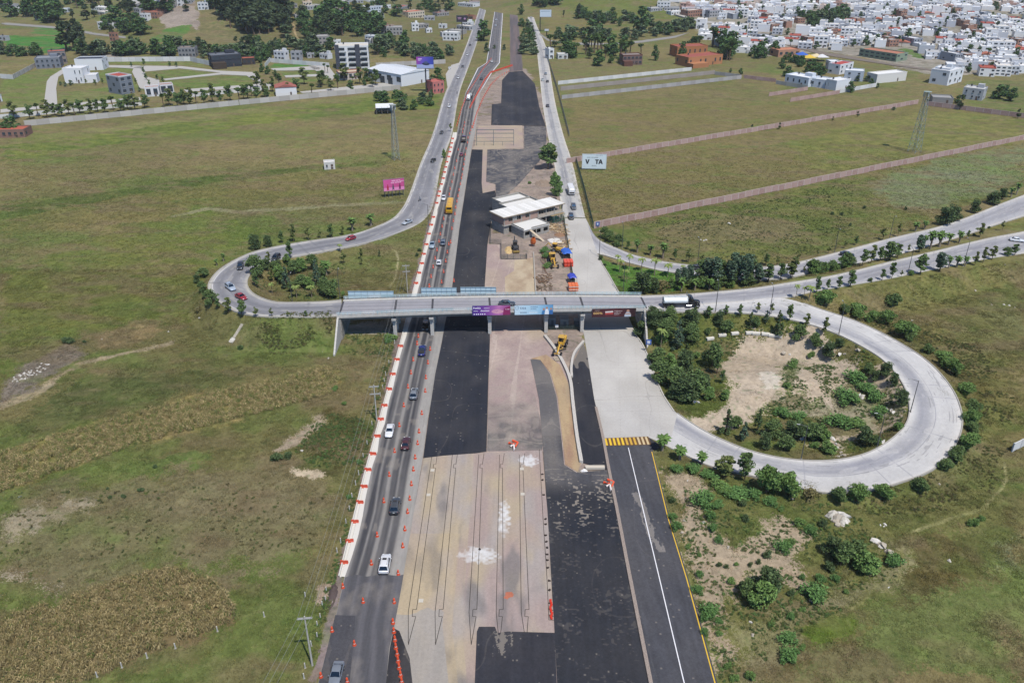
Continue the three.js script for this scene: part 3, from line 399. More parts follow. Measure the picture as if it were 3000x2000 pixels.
// west carriageway
const cwL = PL('O', [918, 2060, 932, 2000, 984, 1802, 1009, 1689, 1064, 1498, 1085, 1383, 1125, 1230, 1183, 1000, 1222, 858, 1239, 780, 1269, 669, 1299, 541, 1325, 439, 1336, 400, 1350, 330, 1363, 272, 1398, 200, 1424, 184, 1450, 24, 1457, -10, 1467, -90]);
const cwR = PL('O', [1190, 2060, 1177, 2000, 1156, 1833, 1169, 1764, 1213, 1498, 1242, 1318, 1253, 1230, 1294, 1000, 1323, 850, 1346, 669, 1365, 541, 1381, 439, 1392, 388, 1407, 272, 1442, 214, 1465, 184, 1470, 100, 1477, -10, 1482, -90]);
const cwl = along(cwL), cwr = along(cwR);
const carriage = (x, z, o) => {
  const s = (x - cwl(z)) / (cwr(z) - cwl(z)), far = smooth(-520, -560, z);
  tone(o, GREY); mixTo(o, MIDG, 0.5 * (1 - smooth(0.7, 0.85, s + 0.04 * noise(x, z / 12))));
  const w = 0.015 * noise(z / 20, 4), band = (c, r) => 1 - smooth(r * 0.35, r, Math.abs(s + w - c));
  const k = Math.max(band(0.13, 0.1), band(0.3, 0.1), band(0.51, 0.1), band(0.68, 0.1));
  mixTo(o, DARK, clamp(k * (0.85 + 0.3 * noise(x / 0.6, z / 18)), 0, 1));
  mixTo(o, SEAM, 0.35 * band(0.41, 0.05));
  mixTo(o, hx('#66666a'), far * 0.7); if (far > 0 && (Math.abs(s - 0.05) < 0.02 || Math.abs(s - 0.95) < 0.02)) mixTo(o, LINE, 0.7 * far);
  const st = 1 + 0.07 * noise(x / 0.25, z / 9) + 0.06 * noise(x / 1.2, z / 3); o[0] *= st; o[1] *= st; o[2] *= st; if (fbm(x / 2.4 + 8, z / 3, 2) > 0.34) mixTo(o, DUST, 0.25);
  grain(x, z, o, 0.06);
};
slab('highway_carriageway', 'worn grey western carriageway carrying two-way traffic', [...cwL, ...cwR.slice().reverse()], 0.09, carriage, 0.13, 'road');
const hwR = PL('O', [1487, -90, 1493, 0, 1495, 190, 1492, 209, 1531, 206, 1531, 190, 1512, 0, 1503, -90]);
slab('highway_carriageway', 'dark far carriageway north of the works, beside the green median', hwR, 0.09, (x, z, o) => { tone(o, hx('#5b585a')); mixTo(o, hx('#7d6d6a'), 0.4 + 0.4 * noise(x / 2, z / 60)); const st = 1 + 0.1 * noise(x / 0.7, z / 20); o[0] *= st; o[1] *= st; o[2] *= st; grain(x, z, o); }, 0.5, 'road');
slab('asphalt_overlay', 'relaid asphalt lanes south of the white drain channel', PL('O', [919, 2060, 933, 2000, 985, 1802, 1011, 1692, 1040, 1684, 1075, 1690, 1120, 1683, 1165, 1688, 1182, 1684, 1168, 1764, 1155, 1833, 1140, 1900, 1131, 2000, 1128, 2060]), 0.125, (x, z, o) => {
  tone(o, hx('#616063')); const s = (x - cwl(z)) / (cwr(z) - cwl(z)); let k = 0; for (const c of [0.15, 0.33, 0.55, 0.76]) k = Math.max(k, 1 - smooth(0.03, 0.1, Math.abs(s - c + 0.012 * noise(z / 12, c))));
  mixTo(o, hx('#4d4d50'), k * 0.7); mixTo(o, DUST, clamp(fbm(x / 2.4, z / 4, 3) * 0.5 - 0.03, 0, 0.3)); const st = 1 + 0.08 * noise(x / 0.25, z / 8); o[0] *= st; o[1] *= st; o[2] *= st; grain(x, z, o, 0.07);
}, 0.09, 'asphalt');
// white drain channel
const chL = along(PL('O', [991, 1691, 1039, 1498, 1068, 1383, 1110, 1230, 1173, 1000, 1208, 858, 1229, 780, 1258, 669, 1291, 541, 1317, 439, 1327, 388]));
{
  const z0 = P('O', 991, 1691)[1], z1 = P('O', 1327, 388)[1], list = []; for (let i = 0; i <= 60; i++) { const z = lerp(z0, z1, i / 60); list.push([chL(z), z]); }
  const chan = tag(mesh('drain_channel', merge([0].map(() => { const pos = [], idx = [], uv = []; list.forEach(([x, z], i) => { const w = Math.max(0.5, cwl(z) - x + 0.15 + 0.25 * noise(z / 1.3, 2)); for (const [u, y] of [[0, -0.2], [0, 0.38], [0.18, 0.38], [0.24, 0.06], [0.42 * w, 0.05], [0.47 * w, 0.19], [w, 0.13], [w, -0.2]]) { pos.push(x + u, y, z); uv.push(u, z); } }); for (let i = 0; i + 1 < list.length; i++) for (let k = 0; k < 7; k++) { const a = i * 8 + k, b = a + 8; idx.push(a, a + 1, b + 1, a, b + 1, b); } const g = raw(pos, uv, idx).toNonIndexed(); g.computeVertexNormals(); return g; })), mat('#d3cfc5', 0.95)), 'fresh white concrete drain channel along the western carriageway', 'channel', null, SET);
}
// works: sub-base and asphalt lifts
const swirl = (x, z) => { const a = noise(x / 5, z / 5), b = noise(x / 1.6 + a * 2.4, z / 1.6 - a * 2); return smooth(0.3, 0.6, Math.abs(b)) * 0.5; };
const asphalt = (c, dust, seedx = 0) => (x, z, o) => {
  tone(o, c); const st = 1 + 0.1 * noise(x / 0.45 + seedx, z / 16) + 0.06 * noise(x / 1.7, z / 1.4); o[0] *= st; o[1] *= st; o[2] *= st;
  const d = fbm(x / 7 + seedx, z / 11, 3); mixTo(o, DUST, clamp(dust * (0.35 + d * 1.5), 0, 0.8));
  if (white(x * 3.3 + seedx, z * 3.3) > 0.99) mixTo(o, DUST, 0.35);
  const arc = Math.abs(noise(x / 9 + 3, z / 13 + seedx)); if (arc < 0.012 + 0.01 * noise(x, z)) mixTo(o, DUST, 0.35 * Math.min(1, dust * 4));
  grain(x, z, o, 0.12);
};
slab('asphalt_patch', 'darker square-ended asphalt patch in the southbound lane', PL('O', [920, 2060, 934, 2000, 982, 1803, 1041, 1805, 1034, 1900, 1024, 2000, 1018, 2060]), 0.135, asphalt(hx('#4a4a4e'), 0.06, 170), 0.08, 'asphalt');
slab('asphalt_lift', 'fresh dark asphalt strip south of the bridge with chalk survey marks', PL('O', [1302, 960, 1435, 960, 1435, 1000, 1430, 1130, 1425, 1322, 1380, 1330, 1300, 1335, 1240, 1342, 1255, 1230, 1275, 1096, 1295, 1000]), 0.17, asphalt(hx('#2d3038'), 0.07), 0.1, 'asphalt');
slab('asphalt_lift', 'fresh dark asphalt strip under and north of the bridge', PL('O', [1302, 958, 1324, 850, 1346, 669, 1366, 541, 1382, 439, 1414, 439, 1411, 535, 1414, 567, 1451, 559, 1453, 573, 1446, 615, 1438, 653, 1428, 717, 1420, 841, 1436, 958]), 0.17, asphalt(hx('#2d3037'), 0.07, 30), 0.12, 'asphalt');
slab('asphalt_lift', 'dusty grey asphalt apron north of the building site', PL('O', [1428, 439, 1531, 438, 1536, 436, 1535, 369, 1600, 372, 1601, 414, 1581, 471, 1518, 541, 1495, 560, 1454, 608, 1452, 540, 1424, 532]), 0.15, (x, z, o) => { asphalt(hx('#4c4d52'), 0.3, 60)(x, z, o); mixTo(o, DUST, swirl(x, z) * 0.6); }, 0.16, 'asphalt');
slab('asphalt_lift', 'dark striped asphalt lift in front of the lane crossover', PL('O', [1492, 211, 1531, 208, 1567, 245, 1580, 313, 1599, 370, 1533, 368, 1439, 366, 1441, 306, 1468, 303, 1471, 235]), 0.16, (x, z, o) => { asphalt(hx('#34363d'), 0.08, 90)(x, z, o); const s = 1 + 0.16 * noise(x / 1.4, 8); o[0] *= s; o[1] *= s; o[2] *= s; }, 0.25, 'asphalt');
slab('sub_base', 'tan foundation rectangle inside the asphalt apron', PL('O', [1382, 437, 1390, 430, 1402, 369, 1530, 367, 1533, 434, 1427, 437, 1424, 533, 1451, 540, 1451, 558, 1414, 566, 1411, 536, 1414, 440]), 0.12, (x, z, o) => { tone(o, hx('#a59686')); mixTo(o, PINK, clamp(0.5 + fbm(x / 6, z / 9, 3) * 1.6, 0, 1)); mixTo(o, BEIGE, clamp(noise(x / 9 + 4, z / 8) * 1.2, 0, 0.8)); grain(x, z, o, 0.08); }, 0.18, 'ground');
const pinkPaint = (x, z, o) => {
  tone(o, PINK); mixTo(o, hx('#b3a397'), clamp(0.4 + fbm(x / 5, z / 8, 3) * 1.4, 0, 1)); mixTo(o, BEIGE, clamp(noise(x / 6 + 30, z / 10) - 0.1, 0, 0.6));
  const tr = Math.abs(noise(x / 4 + 0.03 * z, z / 60)); if (tr < 0.05) mixTo(o, hx('#c3b6a8'), 0.4); mixTo(o, hx('#8b7a76'), swirl(x, z) * 0.35); grain(x, z, o, 0.09);
};
slab('sub_base', 'pinkish compacted sub-base running beneath the bridge', PL('O', [1420, 841, 1428, 717, 1467, 717, 1468, 760, 1508, 761, 1565, 752, 1570, 850, 1596, 987, 1656, 1079, 1671, 1120, 1690, 1280, 1704, 1360, 1690, 1386, 1655, 1366, 1588, 1322, 1426, 1326, 1431, 1130, 1437, 960]), 0.1, pinkPaint, 0.13, 'ground');
slab('sand_bed', 'beige sand bed beside the site kerb', PL('O', [1508, 763, 1563, 755, 1568, 850, 1576, 900, 1490, 900, 1480, 850, 1479, 812, 1506, 793]), 0.125, (x, z, o) => { tone(o, hx('#b8a98f')); mixTo(o, hx('#a39078'), clamp(0.3 + fbm(x / 3, z / 5, 3) * 1.5, 0, 1)); grain(x, z, o, 0.08); }, 0.14, 'ground');
slab('binder_course', 'worn grey binder layer fading into the pink sub-base', PL('O', [1436, 1080, 1493, 1048, 1542, 1111, 1569, 1165, 1583, 1230, 1590, 1302, 1589, 1320, 1427, 1323, 1432, 1130]), 0.135, (x, z, o) => { const fade = smooth(-172, -148, z + 5 * noise(x / 3, z / 3)); pinkPaint(x, z, o); const g = [0, 0, 0]; asphalt(hx('#5f5d5d'), 0.25, 12)(x, z, g); mixTo(o, g, fade * clamp(0.85 + 0.3 * noise(x / 2, z / 2), 0, 1)); mixTo(o, DUST, swirl(x + 60, z) * 0.5); }, 0.1, 'asphalt');
slab('asphalt_lift', 'grey asphalt tongue between the sub-base and the tan strip', PL('O', [1554, 1054, 1581, 1054, 1611, 1096, 1631, 1165, 1645, 1287, 1653, 1363, 1690, 1386, 1780, 1378, 1806, 1487, 1844, 1691, 1905, 2000, 1918, 2060, 1636, 2060, 1632, 2000, 1622, 1800, 1604, 1500, 1590, 1302, 1579, 1172, 1560, 1077]), 0.18, (x, z, o) => {
  const near = smooth(-136, -128, z); asphalt(hx('#4a4b50'), 0.3, 44)(x, z, o); const g = [0, 0, 0]; asphalt(hx('#2c2f36'), 0.04, 51)(x, z, g); mixTo(o, g, near);
  const m = smooth(-138, -132, z) * (1 - smooth(-124, -116, z)); if (noise(x / 0.5, z / 0.35) + 0.5 * noise(x / 2.2, z / 3) > 0.62) mixTo(o, DUST, 0.5 * m + 0.1); if (z < -150) mixTo(o, hx('#777370'), 0.45);
}, 0.09, 'asphalt');
slab('sand_strip', 'tan earth strip along the white kerb wall', PL('O', [1556, 1052, 1600, 1040, 1640, 1070, 1664, 1122, 1681, 1210, 1703, 1357, 1693, 1384, 1656, 1362, 1648, 1287, 1634, 1165, 1614, 1096, 1583, 1056]), 0.2, (x, z, o) => { tone(o, SAND); mixTo(o, hx('#9c8069'), clamp(0.3 + fbm(x / 2, z / 9, 3) * 1.8, 0, 1)); mixTo(o, hx('#8b7f72'), clamp(noise(x / 3, z / 12) * 0.8, 0, 0.6)); grain(x, z, o, 0.09); }, 0.09, 'ground');
slab('asphalt_lift', 'narrow dark asphalt lane between the white kerbs', PL('O', [1708, 1006, 1720, 1035, 1741, 1171, 1749, 1204, 1768, 1305, 1781, 1378, 1706, 1356, 1693, 1280, 1686, 1222, 1675, 1120, 1677, 1069]), 0.19, (x, z, o) => { asphalt(hx('#2f3138'), 0.07, 77)(x, z, o); if (z + 4 * noise(x / 1.5, z / 2.5) < -182) mixTo(o, DUST, 0.4); }, 0.1, 'asphalt');
// concrete pad with saw cuts
const padL = along(PL('O', [1240, 1342, 1213, 1498, 1169, 1764, 1156, 1833, 1177, 2000, 1188, 2060])), padR = along(PL('O', [1589, 1318, 1604, 1500, 1618, 1750, 1625, 1850, 1633, 2000, 1636, 2060]));
const padPaint = (x, z, o) => {
  const s = (x - padL(z)) / (padR(z) - padL(z)), t = z + 130, n = fbm(x / 4, z / 9, 3);
  tone(o, BEIGE); mixTo(o, hx('#a29a93'), clamp(0.45 + n * 1.6 + 0.5 * (s - 0.4), 0, 1)); mixTo(o, PINK, clamp((s > 0.42 ? 0.55 : 0.05) + 0.8 * noise(x / 3 + 9, z / 7) * (s > 0.35 ? 1 : 0.4), 0, 0.75));
  mixTo(o, hx('#73706f'), clamp(fbm(x / 3.4 + 20, z / 10 + 4, 3) * 2.4 - 0.25 + 0.35 * (1 - smooth(0.03, 0.1, Math.abs(s - 0.43))) * (z > -122 ? 1 : 0), 0, 0.7));
  if (z > -118 && s < 0.36) mixTo(o, hx('#b4a27f'), 0.3 * (1 - smooth(0.1, 0.14, Math.abs((s % 0.2) - 0.1)))); if (z > -99 + noise(x, 2) && s < 0.3) mixTo(o, hx('#9c9892'), 0.75);
  for (const [cx, cz, rx, rz] of SPILL) { const d = ((x - cx) / rx) ** 2 + ((z - cz) / rz) ** 2 + 0.7 * noise(x / 0.5, z / 0.5); if (d < 1) mixTo(o, hx('#d4d4d2'), 0.7 * (1 - Math.max(0, d)) + 0.15); }
  const d2 = Math.hypot(x - ORANGE[0], z - ORANGE[1]) + 0.5 * noise(x / 0.4, z / 0.4); if (d2 < 0.7) mixTo(o, hx('#c0653f'), 0.7);
  const st = 1 + 0.05 * noise(x / 0.4, z / 7); o[0] *= st; o[1] *= st; o[2] *= st; grain(x, z, o, 0.07);
};
const SPILL = [[...P('D', 1580, 465), 3.6, 2.2], [...P('C', 1960, 920), 2.2, 2.2], [...P('D', 1770, 180), 1.2, 5]], ORANGE = P('D', 1800, 775);
const pad = slab('concrete_pad', 'stained concrete toll pad scored with long saw cuts', PL('O', [1241, 1343, 1300, 1336, 1424, 1327, 1588, 1321, 1604, 1500, 1618, 1750, 1625, 1850, 1633, 2000, 1636, 2060, 1188, 2060, 1177, 2000, 1156, 1833, 1169, 1764, 1213, 1498]), 0.15, padPaint, 0.08);
{
  const cut = (pts) => { for (let i = 0; i + 1 < pts.length; i++) { const [a, b] = [pts[i], pts[i + 1]], L = Math.hypot(b[0] - a[0], b[1] - a[1]); mesh('saw_cut', box(0.1, 0.02, L, (a[0] + b[0]) / 2, 0.146, (a[1] + b[1]) / 2, Math.atan2(b[0] - a[0], b[1] - a[1])), mat('#3c3733', 1), pad); } };
  const dc = (list) => list.map(([f, a, b]) => P(f, a, b));
  const pairs = [[1217, 1258, 1035, 1098, 1035], [1373, 1412, 1240, 1302, 1243], [1575, 1615, 1500, 1560, 1517], [1733, 1770, 1708, 1762, 1733], [1885, 1927, 1900, 1960, 1938]];
  pairs.forEach(([l, r, bl, br, v], k) => {
    cut(dc([['C', l, 870], ['D', bl, 900], ['D', v, 1150]])); const jr = lerp(r, br, 0.13);
    cut(dc([['C', r, 860], ['C', r - 12, 945], ['C', r - 30, 945], ['C', r - 32, 972], ['C', r - 14, 972], ['D', br, 880], ['D', br - 30, 880], ['D', br - 33, 934], ['D', br - 6, 934], ['D', v, 1150]]));
  });
  cut(dc([['C', 2038, 830], ['D', 2068, 200], ['D', 2095, 600], ['D', 2112, 960], ['D', 2150, 962]]));
  for (const [f, a, b] of [['C', 1220, 990], ['C', 1905, 980], ['C', 1910, 1172], ['C', 1190, 1178], ['D', 1132, 813]]) { const p = P(f, a, b); mesh('inspection_lid', box(0.8, 0.04, 0.8, p[0], 0.165, p[1]), mat('#c2bcae'), pad); }
}
const DROP = P('D', 1760, 1120);
slab('asphalt_patch', 'dark ramp of loose asphalt at the foot of the saw-cut pad', PL('O', [1389, 2060, 1391, 2000, 1397, 1852, 1403, 1838, 1450, 1838, 1458, 1856, 1489, 1852, 1625, 1856, 1631, 2000, 1634, 2060]), 0.21, (x, z, o) => { asphalt(hx('#35363c'), 0.06, 130)(x, z, o); if (Math.hypot(x - DROP[0], (z - DROP[1]) * 0.3) + 0.9 * noise(x / 0.5, z / 0.9) + 0.5 * noise(x / 0.15, z / 0.2) < 0.7) mixTo(o, DUST, 0.45); }, 0.08, 'asphalt');
slab('asphalt_patch', 'dark asphalt wedge beneath the row of touching channelizers', PL('O', [1127, 2060, 1131, 2000, 1142, 1900, 1154, 1842, 1170, 1850, 1200, 1930, 1208, 2000, 1212, 2060]), 0.165, asphalt(hx('#333337'), 0.12, 150), 0.08, 'asphalt');
// exit lane, apron and hump
const concPaint = (x, z, o) => {
  tone(o, hx('#c0bdb6')); mixTo(o, hx('#b0ada6'), clamp(0.5 + fbm(x / 8, z / 12, 3) * 1.5, 0, 1)); if (z > -164) mixTo(o, hx('#a9a8a6'), 0.3 * clamp(noise(x / 3 - z / 8, z / 30) + 0.4, 0, 1));
  if (Math.abs(((x + 0.1 * z) % 4.5)) < 0.06 || Math.abs(z % 5) < 0.07) mixTo(o, hx('#9b9992'), 0.4); const a = Math.abs(noise(x / 7 + 21, z / 9)); if (a < 0.012) mixTo(o, hx('#8d8a86'), 0.4); grain(x, z, o, 0.05);
};
slab('exit_lane', 'wide pale concrete exit lane passing under the bridge', PL('O', [1652, 639, 1716, 640, 1750, 742, 1761, 770, 1782, 804, 1802, 841, 1812, 858, 1861, 974, 1877, 998, 1897, 1039, 1917, 1095, 1943, 1156, 1973, 1202, 1985, 1212, 1960, 1310, 1928, 1293, 1899, 1281, 1766, 1286, 1747, 1200, 1741, 1171, 1720, 1035, 1710, 975, 1687, 850, 1668, 733]), 0.07, concPaint, 0.12, 'road');
slab('asphalt_patch', 'black asphalt gusset beside the painted hump', PL('O', [1899, 1281, 1924, 1297, 1936, 1312, 1912, 1320, 1906, 1304]), 0.1, asphalt(hx('#2e2f34'), 0.1, 160), 0.06, 'asphalt');
const eastLane = slab('asphalt_lane', 'new two-lane asphalt exit with white centre line and yellow edge line', PL('O', [1774, 1306, 1907, 1303, 1921, 1353, 1962, 1519, 2017, 1697, 2101, 2000, 2118, 2060, 1920, 2060, 1907, 2000, 1846, 1691, 1808, 1487, 1786, 1378]), 0.2, (x, z, o) => {
  asphalt(hx('#4a4b50'), 0.05, 200)(x, z, o); const a = P('R', 1050, 600), d = Math.abs(x - a[0] - (z - a[1]) * 0.16 + 0.4 * noise(z / 3, 3)); if (z < -113 && z > -130 && d + 0.55 * noise(x / 0.4, z / 1.6) + 0.3 * noise(x / 0.12, z / 0.3) < 0.6) mixTo(o, hx('#a49d94'), 0.42);
  const st = 1 + 0.09 * noise(x * 1.6 - z * 0.35, z / 25); o[0] *= st; o[1] *= st; o[2] *= st;
}, 0.08, 'road');
const strip = (a, b, w, y, m, name, parent) => { const L = Math.hypot(b[0] - a[0], b[1] - a[1]); return mesh(name, box(w, 0.012, L, (a[0] + b[0]) / 2, y, (a[1] + b[1]) / 2, Math.atan2(b[0] - a[0], b[1] - a[1])), m, parent); };
const YEL = mat('#dcb42a', 0.7), WHT = mat('#e9e9ea', 0.7);
{ const c = PL('O', [1841, 1313, 1933, 1700, 2004, 2000, 2020, 2060]); for (let i = 0; i < 3; i++) strip(c[i], c[i + 1], 0.16, 0.2, WHT, 'centre_line', eastLane); const e = PL('O', [1913, 1325, 1921, 1356, 1961, 1519, 2016, 1697, 2099, 2000, 2116, 2060]); for (let i = 0; i < 5; i++) strip(e[i].map((v, k) => v - (k ? 0 : 0.25)), e[i + 1].map((v, k) => v - (k ? 0 : 0.25)), 0.18, 0.2, YEL, 'edge_line', eastLane); }
{
  const q = PL('O', [1769, 1286, 1899, 1281, 1908, 1305, 1774, 1308]), hump = slab('speed_hump', 'raised crosswalk hump striped yellow, white and brown', q, 0.26, (x, z, o) => { tone(o, hx('#6b5138')); grain(x, z, o, 0.15); }, 0.08, 'speed hump');
  for (let i = 0; i < 11; i++) { const t0 = (i + 0.12) / 11, t1 = (i + 0.62) / 11, L = (a, b, t) => [lerp(a[0], b[0], t), lerp(a[1], b[1], t)], g = prismXZ([L(q[0], q[1], t0), L(q[0], q[1], t1), L(q[3], q[2], t1), L(q[3], q[2], t0)].map((p, k) => [p[0], p[1] + (k < 2 ? 0.1 : -0.1)]), 0.2, 0.266); mesh('stripe', g, mat(i < 5 ? '#e0b92c' : i < 8 ? '#c9a03a' : '#c9b48a', 0.8), hump); }
}
// kerb walls of the works
function kerbWall(label, pts, w, h, m, name = 'kerb_wall', y0 = 0) {
  const pos = [], uv = [], idx = [];
  pts.forEach((p, i) => { const a = pts[Math.max(0, i - 1)], b = pts[Math.min(pts.length - 1, i + 1)], d = V(b[0] - a[0], 0, b[1] - a[1]).normalize(); for (const [o, y] of [[-w / 2, y0 - 0.1], [-w / 2, y0 + h], [w / 2, y0 + h], [w / 2, y0 - 0.1]]) { pos.push(p[0] - d.z * o, y, p[1] + d.x * o); uv.push(o, i); } });
  for (let i = 0; i + 1 < pts.length; i++) for (let k = 0; k < 3; k++) { const a = i * 4 + k, b = a + 4; idx.push(a, b, b + 1, a, b + 1, a + 1); }
  idx.push(0, 1, 2, 0, 2, 3); const e = (pts.length - 1) * 4; idx.push(e, e + 2, e + 1, e, e + 3, e + 2);
  const g = raw(pos, uv, idx).toNonIndexed(); g.computeVertexNormals(); return tag(mesh(name, g, m), label, 'kerb', 'concrete kerbs of the works');
}
const dense = (pts, n = 8) => { const c = new THREE.CatmullRomCurve3(pts.map((p) => V(p[0], 0, p[1])), false, 'centripetal'); return c.getPoints(pts.length * n).map((p) => [p.x, p.z]); };
const rubbleTex = (() => { const t = texture(256, 256, (i, j, o) => { tone(o, hx('#c9c4ba')); const n = noise(i / 9, j / 9) + 0.6 * noise(i / 3, j / 3); if (n > 0.25) mixTo(o, hx('#8f8b83'), 0.7); grain(i / 7, j / 7, o, 0.1); }); t.wrapS = t.wrapT = THREE.RepeatWrapping; t.repeat.set(1, 0.5); return t; })();
const RUB = new THREE.MeshStandardMaterial({ map: rubbleTex, roughness: 0.95 });
kerbWall('long curved white rubble kerb wall beside the tan strip', dense(PL('O', [1596, 987, 1625, 1025, 1656, 1079, 1671, 1120, 1678, 1181, 1690, 1280, 1703, 1358])), 0.75, 0.75, RUB);
kerbWall('short white rubble kerb wall beside the narrow asphalt lane', dense(PL('O', [1710, 1003, 1683, 1038, 1674, 1079, 1675, 1108])), 0.6, 0.7, RUB);
kerbWall('long pale rubble kerb between the asphalt slab and the exit lane', dense(PL('O', [1746, 1195, 1767, 1286, 1784, 1378, 1806, 1487, 1845, 1691, 1906, 2000, 1918, 2060])), 0.6, 0.42, new THREE.MeshStandardMaterial({ map: rubbleTex, roughness: 0.95, color: 0xc9bdb8 }));
kerbWall('straight concrete kerb between the sand bed and the machine yard', PL('O', [1563, 742, 1566, 800, 1569, 850, 1575, 905]), 0.35, 0.55, mat('#a9a49a'));
kerbWall('low roadside kerb at the right of the exit lane', dense(PL('O', [1865, 985, 1880, 1005, 1899, 1045, 1919, 1100, 1945, 1160, 1975, 1206])), 0.3, 0.22, mat('#bdbab2'));
kerbWall('low kerb along the lawn tip of the planted median', dense(PL('O', [1753, 748, 1763, 771, 1784, 805, 1804, 841, 1814, 858])), 0.3, 0.22, mat('#b5b2aa'));
// settlement lanes
const lanePaint = (x, z, o) => { tone(o, hx('#a8a6a0')); mixTo(o, hx('#bcb8b0'), clamp(0.5 + noise(x / 4, z / 6), 0, 1)); grain(x, z, o, 0.06); };
for (const [f, flat, label] of [['T1', [370, 930, 400, 700, 430, 660, 560, 580, 610, 590, 500, 660, 480, 760, 490, 890, 460, 930], 'paved lane through the plots of the walled estate'], ['T1', [0, 942, 380, 910, 1200, 838, 1210, 860, 400, 930, 0, 968], 'paved lane inside the front wall of the walled estate'], ['T1', [1135, 620, 1150, 580, 1220, 565, 1260, 660, 1370, 690, 1370, 750, 1280, 770, 1200, 760, 1170, 690], 'curved entrance lane of the walled estate'], ['T1', [900, 562, 1150, 565, 1560, 570, 1900, 610, 2180, 622, 2260, 700, 2240, 725, 2120, 650, 1900, 640, 1420, 690, 1400, 680, 1900, 625, 1540, 588, 1250, 615, 1200, 590, 900, 577], 'looping back lane of the walled estate'], ['T1', [1580, 770, 2330, 715, 2350, 740, 1600, 790], 'lane along the lawn plots of the walled estate'], ['T2', [600, 570, 760, 555, 830, 650, 800, 690, 740, 660], 'sunlit paved drive beside the apartment block'], ['T2', [270, 590, 640, 570, 700, 585, 690, 600, 300, 606], 'narrow lane behind the lawn plot'], ['T2', [390, 650, 700, 637, 700, 655, 400, 665], 'narrow lane between two lawn plots'], ['T2', [520, 790, 1380, 700, 1385, 745, 540, 800], 'pale forecourt outside the estate houses'], ['T2', [1780, 640, 1830, 560, 1900, 540, 1860, 640, 1800, 780], 'concrete turning area beside the service road'], ['T1', [0, 200, 60, 195, 560, 235, 830, 285, 1080, 315, 1080, 330, 800, 298, 540, 250, 40, 212], 'old grey country road behind the estate'], ['T3', [530, 285, 620, 345, 800, 365, 1100, 372, 1400, 350, 1690, 310, 1820, 280, 1700, 325, 1420, 365, 1100, 388, 780, 382, 600, 350, 530, 300], 'country road curving towards the town'], ['T3', [1590, 80, 1640, 90, 1900, 170, 2352, 230, 2352, 246, 1900, 185, 1640, 105], 'straight street at the edge of the town'], ['T4', [0, 300, 600, 470, 1200, 560, 1640, 620, 1640, 608, 1200, 545, 600, 440, 0, 280], 'brown street along the rail cut in the town']])
  tag(mesh('lane', (() => { const pts = flat.length ? (() => { const r = []; for (let i = 0; i < flat.length; i += 2) { const p = land(f, flat[i], flat[i + 1], hills); r.push([p[0], p[2], p[1]]); } return r; })() : []; const y = Math.max(...pts.map((p) => p[2])); const g = prismXZ(pts, -0.3, 0.06); const pos = g.attributes.position; for (let i = 0; i < pos.count; i++) if (pos.getY(i) > 0) pos.setY(i, hills(pos.getX(i), pos.getZ(i)) + 0.12); return g; })(), mat(label.includes('brown') ? '#7a7168' : label.includes('country') ? '#8f8d88' : '#b0aea8', 0.95)), label, 'lane', null, SET);
// ---------------------------------------------------------------- the bridge
const onPlane = (sheet, a, b, f) => { const [ox, oy, k] = SHEET[sheet], u = ox + a / k - 1500, v = oy + b / k - 1000, t = f / (FOCAL * CP - v * SP); return [t * u, EYE - t * (FOCAL * SP + v * CP)]; };   // mark on an upright plane f metres north
const nearZ = (x) => lerp(DECK[0][1], DECK[1][1], (x - abutL) / (abutR - abutL)), farZ = (x) => lerp(DECK[3][1], DECK[2][1], (x - abutL) / (abutR - abutL));
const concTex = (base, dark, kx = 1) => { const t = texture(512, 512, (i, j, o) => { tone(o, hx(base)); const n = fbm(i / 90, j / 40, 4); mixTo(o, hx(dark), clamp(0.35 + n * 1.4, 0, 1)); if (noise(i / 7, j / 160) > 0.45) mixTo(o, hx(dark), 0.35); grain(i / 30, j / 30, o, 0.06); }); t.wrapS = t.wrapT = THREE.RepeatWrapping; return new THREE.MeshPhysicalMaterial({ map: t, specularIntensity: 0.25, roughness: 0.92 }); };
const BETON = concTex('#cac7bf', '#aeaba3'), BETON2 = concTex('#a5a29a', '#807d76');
const PIERX = [P('L', 1945, 1240)[0], P('S', 205, 545)[0], P('S', 693, 530)[0], P('S', 1172, 545)[0], P('S', 1485, 575)[0]];
